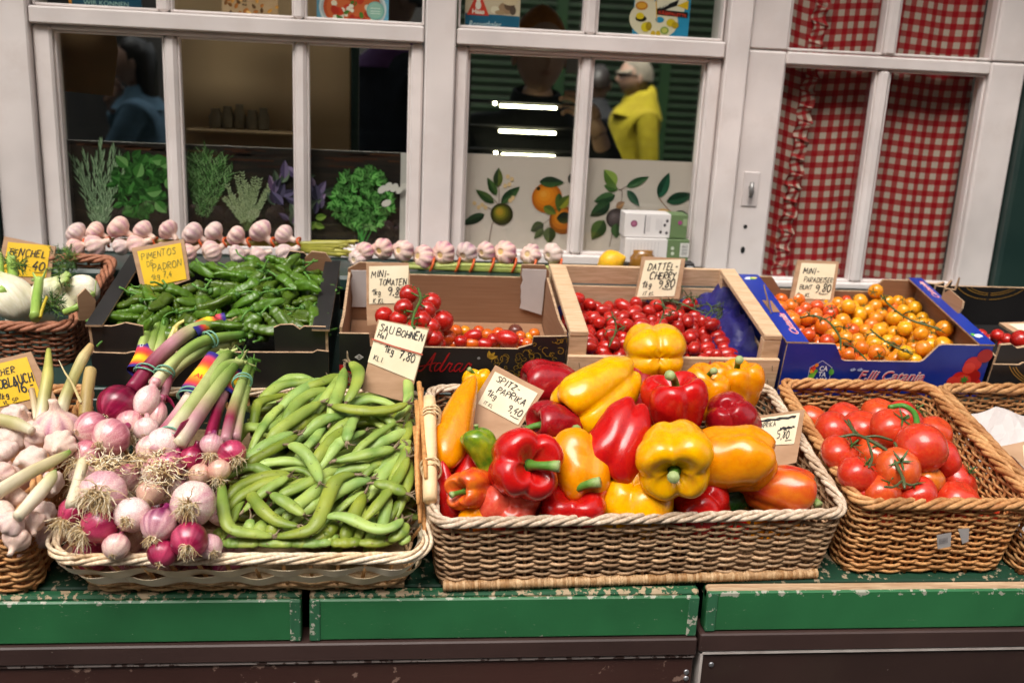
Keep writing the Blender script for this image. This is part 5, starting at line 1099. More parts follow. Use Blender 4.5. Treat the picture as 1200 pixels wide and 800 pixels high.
def scr(b, surf, W_, H_):
    for fy, x0, x1, ww in ((.10, .08, .92, .035), (.13, .2, .9, .03), (.45, .56, .92, .035), (.48, .56, .86, .02)): ribbon(b, [(W_*(x0+(x1-x0)*q/9), -H_*(fy+.02*math.sin(q*2.1))) for q in range(10)], ww*1.6*H_, surf, .0008+fy*.0004)
    handwrite(b, 'SPITZ', .02*W_, -1.24*H_, .15*H_, surf, -.0006, random.Random(4)); handwrite(b, '9,40', .22*W_, -1.50*H_, .20*H_, surf, -.0006, random.Random(5)); ribbon(b, [(.72*W_, -.88*H_), (.9*W_, -.87*H_)], .02*H_, surf, .0009)
sign('cream Paprika sign crossed out and rewritten beside the big tomatoes', [(880, 488), (943.6, 479), (933.5, 542), (884, 552)], [(884, 491), (937, 483.6), (930, 520), (888, 522.5)], P_at(915, 530, -.668), (0.12, -.82, .56),
     [('PAPRIKA', .05, .36, .17), ('UND', .05, .62, .15), ('IT KL', .04, .92, .12), ('5,80', .50, .80, .26)], M['paper_cream'], seed=9, extra=scr)
sign('yellow Frischer Knoblauch sign behind the garlic', [(-36, 428), (36, 412), (68, 470), (-24, 496)], [(-34, 434), (31.5, 418), (48.7, 464.5), (-22, 482)], P_at(20, 470, -.535), (0.08, -.95, .4),
     [('FRISCHER', .10, .30, .15), ('KNOBLAUCH', .22, .60, .21), ('1kg', .34, .84, .14), ('16,-', .66, .80, .26), ('VL. 5P.', .38, .98, .09)], M['paper_yellow'], seed=10)
sign('pale sign lying flat in the black carton at the right edge', [(1171, 378), (1232, 376), (1236, 394), (1194, 393)], [(1181, 380), (1228, 379), (1230, 391), (1199, 390)], P_at(1190, 388, -.30), (0.0, -.5, .86), [], M['paper_cream'], seed=11)
sign('brown sign lying on white paper in the right hand basket', [(1166, 524), (1230, 510), (1240, 560), (1170, 544)], [(1198, 522), (1228, 515), (1234, 548), (1200, 545)], P_at(1185, 535, -.62), (0.0, -.55, .83), [], M['paper_cream'], seed=12)
# ------------------------------------------------------------------ bell peppers
def skinmat(name, a, b_, sss=.02, rough=.20, coat=.25, scale=7, hue=.0, val=.08, speck=None):
    t = NT(name); co = t.coord(); n = t.noise(co, scale, 3, .5); col = t.ramp(n, ((.32, a), (.68, b_)))
    if speck: col = t.mix(t.ramp(t.noise(co, 60, 4, .7), ((.6, (0, 0, 0)), (.72, (.7, .7, .7)))), col, speck)
    r = t.rnd(); col = t.hsv(col, t.mapr(r, .5-hue, .5+hue), 1, t.mapr(r, 1-val, 1+val))
    big = t.noise(co, 2.2, 5, .6); col = t.mix(t.ramp(big, ((.42, (0, 0, 0)), (.70, (.55, .55, .55)))), col, t.mix(1, col, (.80, .62, .6), 'MULTIPLY')); spk = t.noise(co, 14, 6, .8); col = t.mix(t.ramp(spk, ((.70, (0, 0, 0)), (.74, (.5, .5, .5)))), col, t.mix(1, col, (.6, .55, .5), 'MULTIPLY')); rough = t.ramp(big, ((.35, (rough*.8,)*3), (.7, (rough*1.7,)*3)))
    t.bsdf(col, rough, spec=.4, coat=coat, coatr=.06, sss=sss, sssr=.006, bump=t.noise(co, 45, 3), bstr=.10, bdist=.0012); return t.m
M['p_red'] = skinmat('red_pepper_skin', (.46, .004, .006), (.54, .010, .006)); M['p_dark'] = skinmat('dark_red_pepper_skin', (.27, .004, .010), (.36, .008, .012))
M['p_yel'] = skinmat('yellow_pepper_skin', (.86, .44, .0), (.86, .36, .0)); M['p_org'] = skinmat('orange_pepper_skin', (.78, .24, .0), (.80, .30, .002)); M['p_pink'] = skinmat('light_red_pepper_skin', (.62, .05, .03), (.66, .10, .05))
M['p_grn'] = skinmat('green_pepper_skin', (.05, .17, .008), (.30, .36, .012), scale=1.6); M['p_dgrn'] = skinmat('dark_green_pepper_skin', (.012, .055, .008), (.02, .08, .01)); M['p_mix'] = skinmat('red_orange_pepper_skin', (.58, .03, .012), (.72, .17, .012), scale=1.6)
M['stem'] = mat('green_stalk', (1, 1, 1), (.7, .75, .6), 60, vc=True, rough=.45, bstr=.4, bscale=160, bdist=.0008)
def pepper_mesh(seed, nl=4, el=1.0, taper=.8, bend=0, mats=None, point=0, nu=56, nv=34):
    """unit pepper: radius 1, length 2*el, stem towards +Z"""
    r = np.random.default_rng(seed)
    cp = np.array([(0, .64), (.16, .66), (.40, .86), (.68, 1.0), (.92, .84), (1.0, .45), (.98*(1-.3*(1-taper)), -.05), (.9*(taper+.12), -.5), (.74*taper, -.84), (.44*taper, -1.0), (.18*taper, -.92), (0, -.86)])
    if point: cp = np.array([(0, .86), (.18, .88), (.5, .98), (.82, .92), (1.0, .74), (.94, .4), (.80, .0), (.62, -.4), (.42, -.72), (.24, -.9), (.10, -.98), (0, -1)])
    pr = spline(cp, nv); th = np.arange(nu)*2*math.pi/nu; ph0 = r.uniform(0, 6); amp = 1+r.uniform(-.09, .09, nl); G = np.zeros((nv, nu, 3))
    li = ((th-ph0+math.pi/nl) % (2*math.pi))/(2*math.pi/nl); la = np.interp(np.arange(nu), np.arange(nu), amp[np.minimum(li.astype(int), nl-1)])
    la = np.real(np.fft.ifft(np.fft.fft(la)*np.exp(-.5*(np.fft.fftfreq(nu, 1/nu)/5.0)**2)))
    lob = np.abs(np.cos(nl*(th-ph0)/2)); gr = (1-lob)**1.5
    w1, w2, w3 = r.uniform(0, 6, 3)
    for i, (rho, z) in enumerate(pr):
        u = i/(nv-1); d = (.25*math.exp(-((u-.2)/.16)**2)+.30*math.exp(-((u-.86)/.16)**2)+.15)*(.45 if point else 1)
        rr = rho*(la*(1-d*gr)+.03*np.sin(2*th+w1+z*2)+.02*np.sin(3*th+w2-z*3)+.014*np.sin(5*th+w3+z*6)*np.sin(z*4+w1)+.010*np.sin(7*th-w1+z*9))
        zz = z+(.10*math.exp(-((u-.26)/.12)**2)-(0 if point else .11)*math.exp(-((u-.84)/.12)**2))*(lob-.5)*la+.03*np.sin(th+w3)*z
        x = rr*np.cos(th); y = rr*np.sin(th); zz = zz*el
        G[i] = np.stack([x+bend*(zz/el)**2+.0*zz, y+bend*.3*np.sin(zz*2), zz], 1)
    b = MB(); b.loft(G, 0, None, True, (False, False)); return b
def stalk_mesh(seed, el=1.0, L=.9, curve=.4, thick=.11, point=0, calyx=.30):
    r = np.random.default_rng(seed); b = MB(); th = np.arange(20)*math.pi/10; z0 = (.86 if point else .62)*el
    g1, g2 = A('#2f6416'), A('#5a8c30'); rings = []
    for q, zz in ((.02, .06), (.35, .05), (.7, .035), (1.0, .05), (1.04, .01)):
        rings.append([(calyx*q*(1+.12*math.sin(5*a+seed)*q)*math.cos(a), calyx*q*(1+.12*math.sin(5*a+seed)*q)*math.sin(a), z0+zz+(.12 if point else .05)*(q*q)*(-1 if point else 1)*.6) for a in th])
    b.loft(rings[::-1], 0, [g1*.35, g1*.45, g1*.7, g1, g1*.8][::-1], True, (False, False))
    a0 = r.uniform(0, 6); n = 9; s = np.linspace(0, 1, n); c_ = curve
    pts = [(c_*q*q*math.cos(a0)*L, c_*q*q*math.sin(a0)*L, z0+.02+L*q*(1-.25*c_*q)) for q in s]
    rad = thick*np.array([1.5, 1.1, .95, .9, .9, .92, 1.0, 1.2, 1.25]); b.tube(pts, rad, 9, 0, [g2*.8, g2*.9, g2, g2, g2, g2*1.05, g2, A('#8aa85a'), A('#a8b47a')]); return b
PEP = [  # px, py, height above slope, skin, stem direction (right, down, towards), length px, width px, lobes, taper, label, stalk curve
 (702, 462, .150, 'p_yel', (-.72, .52, .42), 100, 76, 4, .82, 'large yellow bell pepper lying with its green stalk towards the lower left', .5),
 (768, 416, .150, 'p_yel', (-.05, -.12, -1), 60, 67, 4, .9, 'yellow bell pepper at the top showing its dimpled bottom', .3),
 (793, 480, .150, 'p_red', (-.08, -.92, .30), 74, 70, 4, .72, 'red bell pepper standing upright with a tall curved green stalk', .7),
 (818, 462, .125, 'p_org', (.35, -.75, .3), 62, 52, 3, .8, 'orange bell pepper half hidden behind the upright red pepper', .8),
 (863, 457, .120, 'p_org', (-.05, -.85, .28), 62, 58, 4, .75, 'knobbly orange bell pepper at the back right of the basket', .6),
 (856, 492, .130, 'p_dark', (.3, .5, -.8), 64, 62, 3, .8, 'red bell pepper between the knobbly orange pepper and the big orange pepper', .3),
 (862, 537, .140, 'p_org', (-.9, .12, -.35), 88, 78, 3, .92, 'biggest orange bell pepper lying on its side at the right', .3),
 (790, 536, .165, 'p_yel', (-.12, .42, .9), 84, 82, 4, .8, 'bright yellow bell pepper in front with its stalk pointing at the viewer', .35),
 (725, 515, .150, 'p_red', (-.42, .82, .25), 96, 70, 4, .78, 'long red bell pepper lying steeply in the middle of the heap', .5),
 (744, 463, .105, 'p_dark', (.2, -.5, -.6), 60, 52, 3, .8, 'dark red bell pepper wedged behind the large yellow pepper', .3),
 (646, 451, .115, 'p_dark', (-.95, .05, .15), 62, 56, 3, .8, 'dark red bell pepper at the back next to the Spitz Paprika sign', .3),
 (654, 500, .125, 'p_dark', (-.80, -.12, .45), 66, 58, 3, .8, 'dark red bell pepper with a hooked stalk right of the sign', .9),
 (612, 546, .145, 'p_red', (.34, -.14, .9), 78, 80, 4, .8, 'red bell pepper under the sign with its stalk pointing up at the viewer', .6),
 (676, 551, .120, 'p_org', (.05, -.85, -.5), 80, 74, 4, .85, 'orange bell pepper with deep lobes beside the red pepper under the sign', .3),
 (597, 600, .085, 'p_pink', (.0, .2, -1), 60, 76, 3, .9, 'light red bell pepper at the front left rim', .3),
 (670, 602, .080, 'p_red', (-.04, -.72, .62), 62, 74, 4, .8, 'red bell pepper at the front rim with a curved green stalk', .9),
 (742, 592, .082, 'p_yel', (.1, .7, -.7), 62, 80, 3, .9, 'yellow bell pepper peeping over the front rim', .3),
 (817, 596, .078, 'p_red', (.0, .6, -.75), 58, 72, 3, .85, 'red bell pepper at the front rim below the bright yellow pepper', .3),
 (866, 586, .070, 'p_dgrn', (-.8, .25, .3), 64, 42, 3, .8, 'dark green pepper in the shade under the biggest orange pepper', .3),
 (902, 580, .092, 'p_mix', (.92, .10, .25), 92, 60, 3, .6, 'red and orange pepper at the front right corner with a pale green stalk', .5),
 (560, 582, .095, 'p_mix', (-.62, -.06, .78), 74, 46, 4, .7, 'small red orange pepper with its green calyx facing the viewer', .2),
 (549, 556, .085, 'p_red', (.3, -.6, -.6), 60, 44, 3, .7, 'small red pepper under the green pointed pepper', .2),
 (737, 566, .085, 'p_dark', (.3, -.5, -.6), 60, 50, 3, .8, 'dark red bell pepper deep in the gap at the middle', .3),
 (552, 617, .07, 'p_org', (.3, -.5, -.6), 40, 34, 3, .8, 'orange pepper tip just above the front left rim', .3)]
def put_pepper(i, px, py, h, skin, ax, Lp, Wp, nl, tp, label, cv, point=0, bend=0, group='peppers in the long grey basket', calyx=.30, stL=.85, name='bell_pepper'):
    p = on_tier(px, py, h); D = np.dot(p-CAM, CF); R0 = Wp/2*D/FPX*1.12; p = inside(px, py, p, R0, lambda x: .010+.038*(x-.05), .34, .046, .568)+EN*(.010 if py > 575 else 0); D2 = np.dot(p-CAM, CF); R0 *= D2/D; D = D2; el = Lp/Wp/1.10
    m = frame(p, cdir(*ax), i*1.3)@Matrix.Scale(R0, 4)
    sc = random.Random(i); me = pepper_mesh(i+40, nl, el, tp, bend, point=point).mesh(name, M[skin], vc=False)
    st = stalk_mesh(i, el, stL*(.6 if point else 1), cv, .125, point, calyx*1.15).mesh('stalk', M['stem'])
    return place(name, me, m, label, 'pepper', group, [('stalk', st)])
for i, q in enumerate(PEP): put_pepper(i, *q)
put_pepper(60, 537, 492, .135, 'p_org', (-.26, .78, .55), 128, 46, 3, .6, 'long orange pointed pepper standing at the left end', .2, point=1, bend=.10, calyx=.42, stL=.5)
put_pepper(61, 569, 535, .125, 'p_grn', (-.30, -.90, -.1), 66, 36, 3, .7, 'green and yellow pointed pepper under the left edge of the sign', .2, point=1, bend=.35, calyx=.3)
put_pepper(62, 522, 588, .075, 'p_red', (.22, .95, .15), 80, 30, 3, .7, 'thin red pointed pepper at the front left corner', .2, point=1, bend=.1)
put_pepper(63, 558, 460, .115, 'p_yel', (-.05, -.9, .2), 50, 34, 3, .7, 'small yellow pepper tucked behind the top of the sign', .5)
rf = random.Random(77)
for i in range(22):
    x, v = .088+(i % 11)*.043+rf.uniform(-.008, .008), .085+.15*(i//11)+rf.uniform(-.01, .04); R0 = rf.uniform(.030, .036)
    me = pepper_mesh(i+140, 4, 1.1, .8).mesh('bell_pepper', M[rf.choice(('p_red', 'p_dark', 'p_dark', 'p_org'))], vc=False)
    place('bell_pepper', me, frame(tier(x, v, .036), (rf.uniform(-1, 1), rf.uniform(-1, 1), rf.uniform(-.3, .5)))@Matrix.Scale(R0, 4), 'bell pepper lying in the dark bottom layer of the long grey basket', 'pepper', 'bell peppers of the bottom layer')

# ------------------------------------------------------------------ tomatoes
def tomato_mesh(seed, sq=.86, ribs=5, rib=.03, nu=28, nv=18, el=1.0):
    r = np.random.default_rng(seed); th = np.arange(nu)*2*math.pi/nu; G = np.zeros((nv, nu, 3)); w = r.uniform(0, 6)
    for i in range(nv):
        ph = math.pi*i/(nv-1); rho = math.sin(ph); z = math.cos(ph)*sq*el
        z -= .16*math.exp(-(rho/.30)**2) if i < nv/2 else -.04*math.exp(-(rho/.2)**2)
        q = rho*(1+rib*np.cos(ribs*th+w)*math.exp(-((ph-.8)/.7)**2)+.02*np.sin(2*th+w)); G[i] = np.stack([q*np.cos(th), q*np.sin(th), np.full(nu, z)], 1)
    b = MB(); b.loft(G, 0, None, True, (False, False)); return b
def calyx_mesh(seed, sq=.86, L=.62, stalk=.28):
    r = np.random.default_rng(seed); b = MB(); g_ = A('#3c5a24')
    for k_ in range(5):
        a = k_*1.257+r.uniform(-.2, .2); l = L*r.uniform(.8, 1.15); lift = r.uniform(.1, .5); s = np.linspace(0, 1, 5); ax = np.array((math.cos(a), math.sin(a), 0)); pr = np.array((-math.sin(a), math.cos(a), 0))
        mid = np.array([ax*l*q+np.array((0, 0, sq*.86+.04+lift*q*q*.4-.10*math.sin(3*q)*0)) for q in s]); w_ = .055*np.sin(math.pi*np.clip(s*.8+.2, 0, 1))[:, None]
        b.grid(np.stack([mid-pr*w_, mid+np.array((0, 0, .02)), mid+pr*w_], 1), 0, g_*r.uniform(.8, 1.3))
    b.tube([(0, 0, sq*.78), (.02, 0, sq*.9+.1), (.06, .02, sq+stalk)], [.07, .055, .05], 6, 0, g_*1.2); return b
M['t_red'] = skinmat('tomato_skin', (.58, .040, .010), (.62, .075, .016), rough=.25, coat=.5, val=.06, hue=.008); M['t_org'] = skinmat('orange_tomato_skin', (.60, .13, .012), (.62, .17, .015), rough=.25, coat=.5); M['t_deep'] = skinmat('deep_red_tomato_skin', (.40, .010, .008), (.48, .018, .009), rough=.2, coat=.6, val=.12)
M['t_ylw'] = skinmat('yellow_cherry_skin', (.72, .27, .008), (.76, .33, .010), rough=.2, coat=.6, hue=.015, val=.1); M['t_orn'] = skinmat('orange_cherry_skin', (.62, .095, .008), (.66, .135, .010), rough=.2, coat=.6, hue=.015, val=.1); M['t_brn'] = skinmat('brown_tomato_skin', (.11, .035, .02), (.14, .03, .02)); M['t_olv'] = skinmat('olive_tomato_skin', (.07, .08, .01), (.10, .06, .012))
TM = [tomato_mesh(i, (.84, .88, .80, .92)[i]).mesh('tomato', M['t_red'], vc=False) for i in range(4)]; CX = [calyx_mesh(i).mesh('calyx', M['stem']) for i in range(3)]
def tom(px, py, h, Wp, ax, label, mk=None, cal=False, parent=None, tierf=on_tier, grp='big tomatoes in the orange basket', k_=[0]):
    k_[0] += 1; p = tierf(px, py, h); D = np.dot(p-CAM, CF); R0 = Wp/2*D/FPX*(1.05 if parent else 1.12)
    if tierf is on_tier and px < 1150: p = inside(px, py, p, R0, lambda x: .040, .345, .598, .832)
    me = TM[k_[0] % 4]
    if mk: me = me.copy(); me.materials.clear(); me.materials.append(M[mk])
    m = frame(p, cdir(*ax), k_[0]*2.1)@Matrix.Scale(R0, 4)
    return place('tomato', me, m, None if parent else label, None if parent else 'tomato', None if parent else grp, [('calyx', CX[k_[0] % 3])] if cal else [], parent)
truss = thing('tomato_truss', 'vine of six big red tomatoes on top of the orange basket', 'tomatoes', on_tier(1030, 545, .12))
for q in ((1045, 503, .130, 50, (.3, -.5, .5)), (985, 532, .115, 47, (.5, -.6, .5)), (1005, 557, .115, 45, (.4, -.7, .4)), (1052, 549, .130, 50, (-.1, -.5, .75)), (1033, 577, .110, 44, (.3, -.75, .5)), (1074, 578, .110, 45, (-.4, -.7, .5))): tom(*q, None, cal=True, parent=truss)
b = MB(); gv = A('#535a38')
for pts, r0 in ([(981, 513), (1002, 509), (1020, 516), (1042, 530), (1052, 548), (1058, 560), (1060, 572)], .0034), ([(994, 492), (1000, 503), (1010, 512)], .0026), ([(1016, 514), (1022, 535), (1018, 548)], .0024), ([(1058, 562), (1048, 570), (1036, 570)], .0022), ([(1060, 566), (1068, 568), (1076, 566)], .0022), ([(1012, 512), (1028, 511), (1046, 516)], .0026), ([(1042, 530), (1050, 524), (1048, 518)], .003), ([(1002, 509), (996, 500), (990, 492)], .002):
    b.tube(spline([on_tier(*q, .152-.0003*abs(q[0]-1030)) for q in pts], 14), r0*.72*np.array([1, .9, 1.1, .9, 1, 1.2, .9, 1, 1, 1.1, .9, 1, 1, .7]), 6, 0, gv)
b.build('vine', M['stem'], truss)
for q in ((951, 491, .085, 32, (.3, -.8, .3), 'tomato at the back left corner of the orange basket'), (973, 506, .105, 46, (.5, -.6, .4), 'big tomato left of the vine behind the Paprika sign'), (1010, 503, .095, 44, (0, -.8, .4), 'tomato half covered by the top end of the vine'), (1027, 531, .095, 42, (0, -.6, .6), 'tomato below the middle of the vine'),
          (1079, 525, .140, 54, (.5, .1, -.6), 'biggest orange red tomato right of the vine'), (1106, 537, .110, 42, (.8, -.3, .3), 'red tomato at the right side of the basket'), (1089, 562, .105, 32, (.2, -.6, .5), 'orange unripe tomato in the middle right'), (996, 577, .095, 38, (.3, -.6, .5), 'tomato at the left side near the front'),
          (1121, 588, .088, 48, (.3, -.8, .4), 'tomato peeping over the front rim at the right'), (1060, 490, .110, 42, (.6, -.6, .3), 'ribbed tomato with a thick bent stalk at the back'), (956, 520, .07, 34, (.3, -.6, .5), 'shaded tomato against the left side of the basket'), (1104, 580, .075, 30, (.3, -.6, .5), 'small tomato low at the right beside the basket wall'), (1002, 588, .080, 40, (.3, -.6, .5), 'tomato at the front rim on the left'), (1030, 594, .080, 44, (.3, -.6, .5), 'tomato at the front rim in the middle'), (1078, 594, .080, 46, (.3, -.6, .5), 'tomato at the front rim right of the middle'), (1052, 520, .09, 40, (.3, -.6, .5), 'tomato hidden in the gap under the vine'), (1094, 508, .095, 40, (.3, -.6, .4), 'tomato half hidden behind the biggest orange red tomato'), (1122, 562, .085, 40, (.5, -.5, .4), 'tomato low against the right wall of the orange basket'), (990, 490, .085, 38, (.2, -.7, .3), 'tomato in the back row under the blue carton'), (1030, 484, .085, 38, (.1, -.7, .3), 'tomato against the back wall of the orange basket')):
    RT = tom(*q, mk='t_org' if 'unripe' in q[5] else None, cal='stalk' in q[5] or 'low' in q[5])
    if 'ribbed' in q[5]: RIB = RT
b = MB(); b.tube(spline([on_tier(*q, .150) for q in ((1042, 477), (1058, 475), (1070, 482), (1074, 492), (1074, 502))], 14), np.linspace(.0036, .0046, 14), 7, 0, A('#4c8a34')); o = b.build('stalk', M['stem']); o.parent = RIB; o.matrix_parent_inverse = RIB.matrix_basis.inverted()
for i in range(16): x, v = .632+(i % 4)*.05, .065+(i//4)*.062; place('tomato', TM[i % 4], frame(tier(x+.01, v+.012, .055), (rf.uniform(-1, 1), rf.uniform(-1, 1), .5))@Matrix.Scale(.029, 4), 'tomato in the bottom layer of the orange basket', 'tomato', 'tomatoes of the bottom layer')
tom(1181, 551, .075, 34, (.6, -.6, .3), 'brown tomato at the right edge on white paper', mk='t_brn', grp='dark tomatoes at the right edge'); tom(1199, 568, .075, 34, (-.3, -.6, .5), 'olive green tomato in front of the brown tomato', mk='t_olv', grp='dark tomatoes at the right edge')

# cherry tomatoes: round ones in the blue carton, date shaped ones in the crate
def local(P): return [tier2(p[0], p[1], p[2]) for p in P]
rng = np.random.default_rng(5)
n = 150; P0 = np.stack([rng.uniform(.62, .92, n), rng.uniform(.015, .25, n), rng.uniform(.04, .16, n)], 1); rad = np.clip(rng.normal(.0130, .0013, n), .0102, .0158)
P1 = poisson_settle(P0, rad, (.606, .006, .030), (.936, .256, 9), 260); P1[:, 2] += .10*np.maximum(P1[:, 1]-.10, 0)
CM = {}
for nm, mk in (('orange', 't_orn'), ('yellow', 't_ylw'), ('red', 't_deep')): CM[nm] = [tomato_mesh(i+9, .95, 4, .01, 16, 11, e).mesh('cherry_tomato', M[mk], vc=False) for i, e in enumerate((1, 1.02))]; CM[nm+'_date'] = [tomato_mesh(i+19, .95, 3, .012, 16, 12, e).mesh('date_tomato', M[mk], vc=False) for i, e in enumerate((1.45, 1.6, 1.3))]
ccx = calyx_mesh(4, .95, .75, .2).mesh('calyx', M['stem'])
for i, (p, q) in enumerate(zip(local(P1), P1)):
    orange = q[0] < .738+.03*math.sin(q[1]*40)+rng.normal(0, .016) or rng.uniform() < .08
    place('cherry_tomato', CM['orange' if orange else 'yellow'][i % 2], frame(p, rng.normal(size=3)+np.array((0, -.2, .9)), rng.uniform(0, 6))@Matrix.Scale(rad[i], 4),
          'round '+('orange' if orange else 'yellow')+' cherry tomato '+('at the back' if q[1] > .17 else 'in the middle' if q[1] > .09 else 'at the front')+' of the blue carton, '+('in its left third' if q[0] < .71 else 'in its right third' if q[0] > .83 else 'in its middle third'), 'cherry tomato', ('orange' if orange else 'yellow')+' cherry tomatoes in the blue carton', [('calyx', ccx)] if rng.uniform() < .3 else [])
def vine(label, pts, hgt, r0, tf, n=18, col='#4a5a2c', side=5):
    P = spline([tf(*q, hgt) for q in pts], n); b = MB(); b.tube(P, r0*np.interp(np.arange(n), np.linspace(0, n-1, 9), [1, .9, 1.25, .9, 1, 1.3, .9, 1, .7]), 6, 0, A(col)); r2 = random.Random(int(pts[0][0]))
    for k_ in range(side):
        p = P[2+int(k_*(n-4)/side)]; d = nrm((r2.uniform(-1, 1), r2.uniform(-1, .3), r2.uniform(-.3, .4)))*.016; b.tube([p, p+d*.6+np.array((0, 0, .002)), p+d], [r0*.8, r0*.6, r0*.7], 5, 0, A(col))
        for j in range(4): e = nrm(np.array([r2.uniform(-1, 1) for _ in range(3)]))*.009; b.tube([p+d, p+d+e*.6, p+d+e], [r0*.5, r0*.45, r0*.2], 4, 0, A(col)*.9)
    return tag(b.build('tomato_vine', M['stem']), label, 'vine')
vine('curved vine stalk across the orange cherry tomatoes', [(938, 372), (955, 370), (972, 378), (984, 395), (985, 410)], .096, .0017, on_tier2)
vine('long vine stalk across the yellow cherry tomatoes', [(1032, 346), (1045, 360), (1065, 374), (1090, 382), (1100, 386)], .100, .0017, on_tier2)
vine('vine stalk at the front of the yellow cherry tomatoes', [(1020, 386), (1035, 398), (1050, 407), (1070, 415)], .088, .0016, on_tier2); vine('vine stalk hanging between orange and yellow tomatoes', [(998, 405), (1008, 414), (1016, 422)], .086, .0014, on_tier2, side=2)
n = 135; P0 = np.stack([rng.uniform(.29, .53, n), rng.uniform(.05, .235, n), rng.uniform(.03, .16, n)], 1); ax = rng.normal(size=(n, 3))*np.array((1, 1, .5)); ax /= np.linalg.norm(ax, axis=1)[:, None]
rs = .0107; rest = np.stack([-ax*rs*.45, ax*rs*.45], 1); PP = (P0[:, None]+rest).reshape(-1, 3)
P1 = poisson_settle(PP, np.full(2*n, rs), (.280, .035, .026), (.548, .25, 9), 230, links=np.repeat(np.arange(n), 2), rest=rest)
C_ = P1.reshape(-1, 2, 3)
for i in range(n):
    a, b_ = (tier2(*q) for q in C_[i]); m_ = (a+b_)/2
    place('date_tomato', CM['red_date'][i % 3], frame(m_, b_-a, rng.uniform(0, 6))@Matrix.Scale(rs*rng.uniform(.97, 1.1), 4), 'small oval red tomato '+('at the back' if C_[i].mean(0)[1] > .17 else 'in the middle' if C_[i].mean(0)[1] > .09 else 'at the front')+' of the poplar crate, '+('by its left rail' if C_[i].mean(0)[0] < .36 else 'by the blue paper' if C_[i].mean(0)[0] > .46 else 'below the sign'), 'date tomato', 'date tomatoes in the poplar crate', [('calyx', ccx)] if rng.uniform() < .35 else [])
for px, py, h in ((884, 417, .028), (673, 358, .062), (668, 372, .05), (661, 382, .04), (676, 350, .075), (733, 402, .05), (741, 408, .045)): p = on_tier2(px, py, h); place('date_tomato', CM['red_date'][0], frame(p, (1, .4, .1))@Matrix.Scale(.0112, 4), 'small oval red tomato lying apart at the edge of the poplar crate', 'date tomato', 'stray date tomatoes in the poplar crate')
for pts in ([(775, 350), (778, 365), (770, 385)], [(779, 352), (800, 356), (812, 362), (830, 368)], [(717, 366), (722, 385), (714, 406)], [(838, 358), (846, 366), (842, 374)], [(800, 350), (808, 348), (813, 356)], [(828, 354), (834, 362), (826, 372)]): vine({775: 'green vine sprig below the Dattel Cherry sign', 779: 'green vine sprig running right of the Dattel Cherry sign', 717: 'bare vine stalk at the left of the date tomatoes', 838: 'small dry vine sprig on the blue paper', 800: 'curled vine sprig beside the sign foot', 828: 'thin vine sprig at the right end of the date tomatoes'}[pts[0][0]], pts, .098, .0013, on_tier2, 12, '#4c5c34', 6)
# mini tomatoes in the brown lined carton
mt = thing('tomato_truss', 'bunch of small red tomatoes on a vine beside the Mini Tomaten sign', 'tomatoes', on_tier2(485, 380, .03))
MT = [tomato_mesh(i+30, .98, 4, .012, 22, 14, 1.04).mesh('tomato', M['t_deep'], vc=False) for i in range(2)]
mtx = calyx_mesh(7, .98, .62, .3).mesh('calyx', M['stem'])
for k_, (px, py, h, w_, ax) in enumerate(((479, 345, .105, 23, (.3, -.5, .3)), (473, 361, .100, 23, (.2, .4, .8)), (450, 370, .075, 22, (.3, -.6, .5)), (467, 374, .085, 22, (.3, -.7, .5)), (506, 354, .10, 23, (-.5, -.5, .4)), (500, 364, .105, 22, (-.5, .2, .7)), (494, 376, .10, 24, (-.4, .3, .8)), (505, 383, .09, 22, (-.6, -.3, .5)), (519, 376, .07, 26, (.3, -.6, .2)), (497, 391, .085, 22, (.2, -.6, .4)), (508, 397, .075, 24, (.2, -.8, .2)), (487, 386, .075, 22, (0, -.6, .5)), (478, 384, .07, 22, (0, -.6, .5)), (470, 388, .06, 22, (0, -.6, .5)), (512, 404, .05, 22, (0, -.6, .5)), (490, 402, .05, 22, (0, -.6, .5)))):
    p = on_tier2(px, py, h); D = np.dot(p-CAM, CF); place('tomato', MT[k_ % 2], frame(p, cdir(*ax), k_)@Matrix.Scale(w_/2*D/FPX, 4), None, None, None, [('calyx', mtx)] if k_ % 3 != 2 else [], mt)
b = MB(); b.tube(spline([on_tier2(*q, .122) for q in ((490, 338), (493, 350), (486, 366), (483, 380), (486, 384))], 14), .0021, 6, 0, A('#4a6a2c'))
for q in ([(493, 350), (502, 346)], [(491, 355), (498, 360)], [(486, 366), (476, 364)], [(484, 374), (492, 372)], [(492, 348), (482, 343)]): b.tube([on_tier2(*z_, .12) for z_ in q], .0015, 5, 0, A('#4a6a2c'))
b.build('vine', M['stem'], mt)
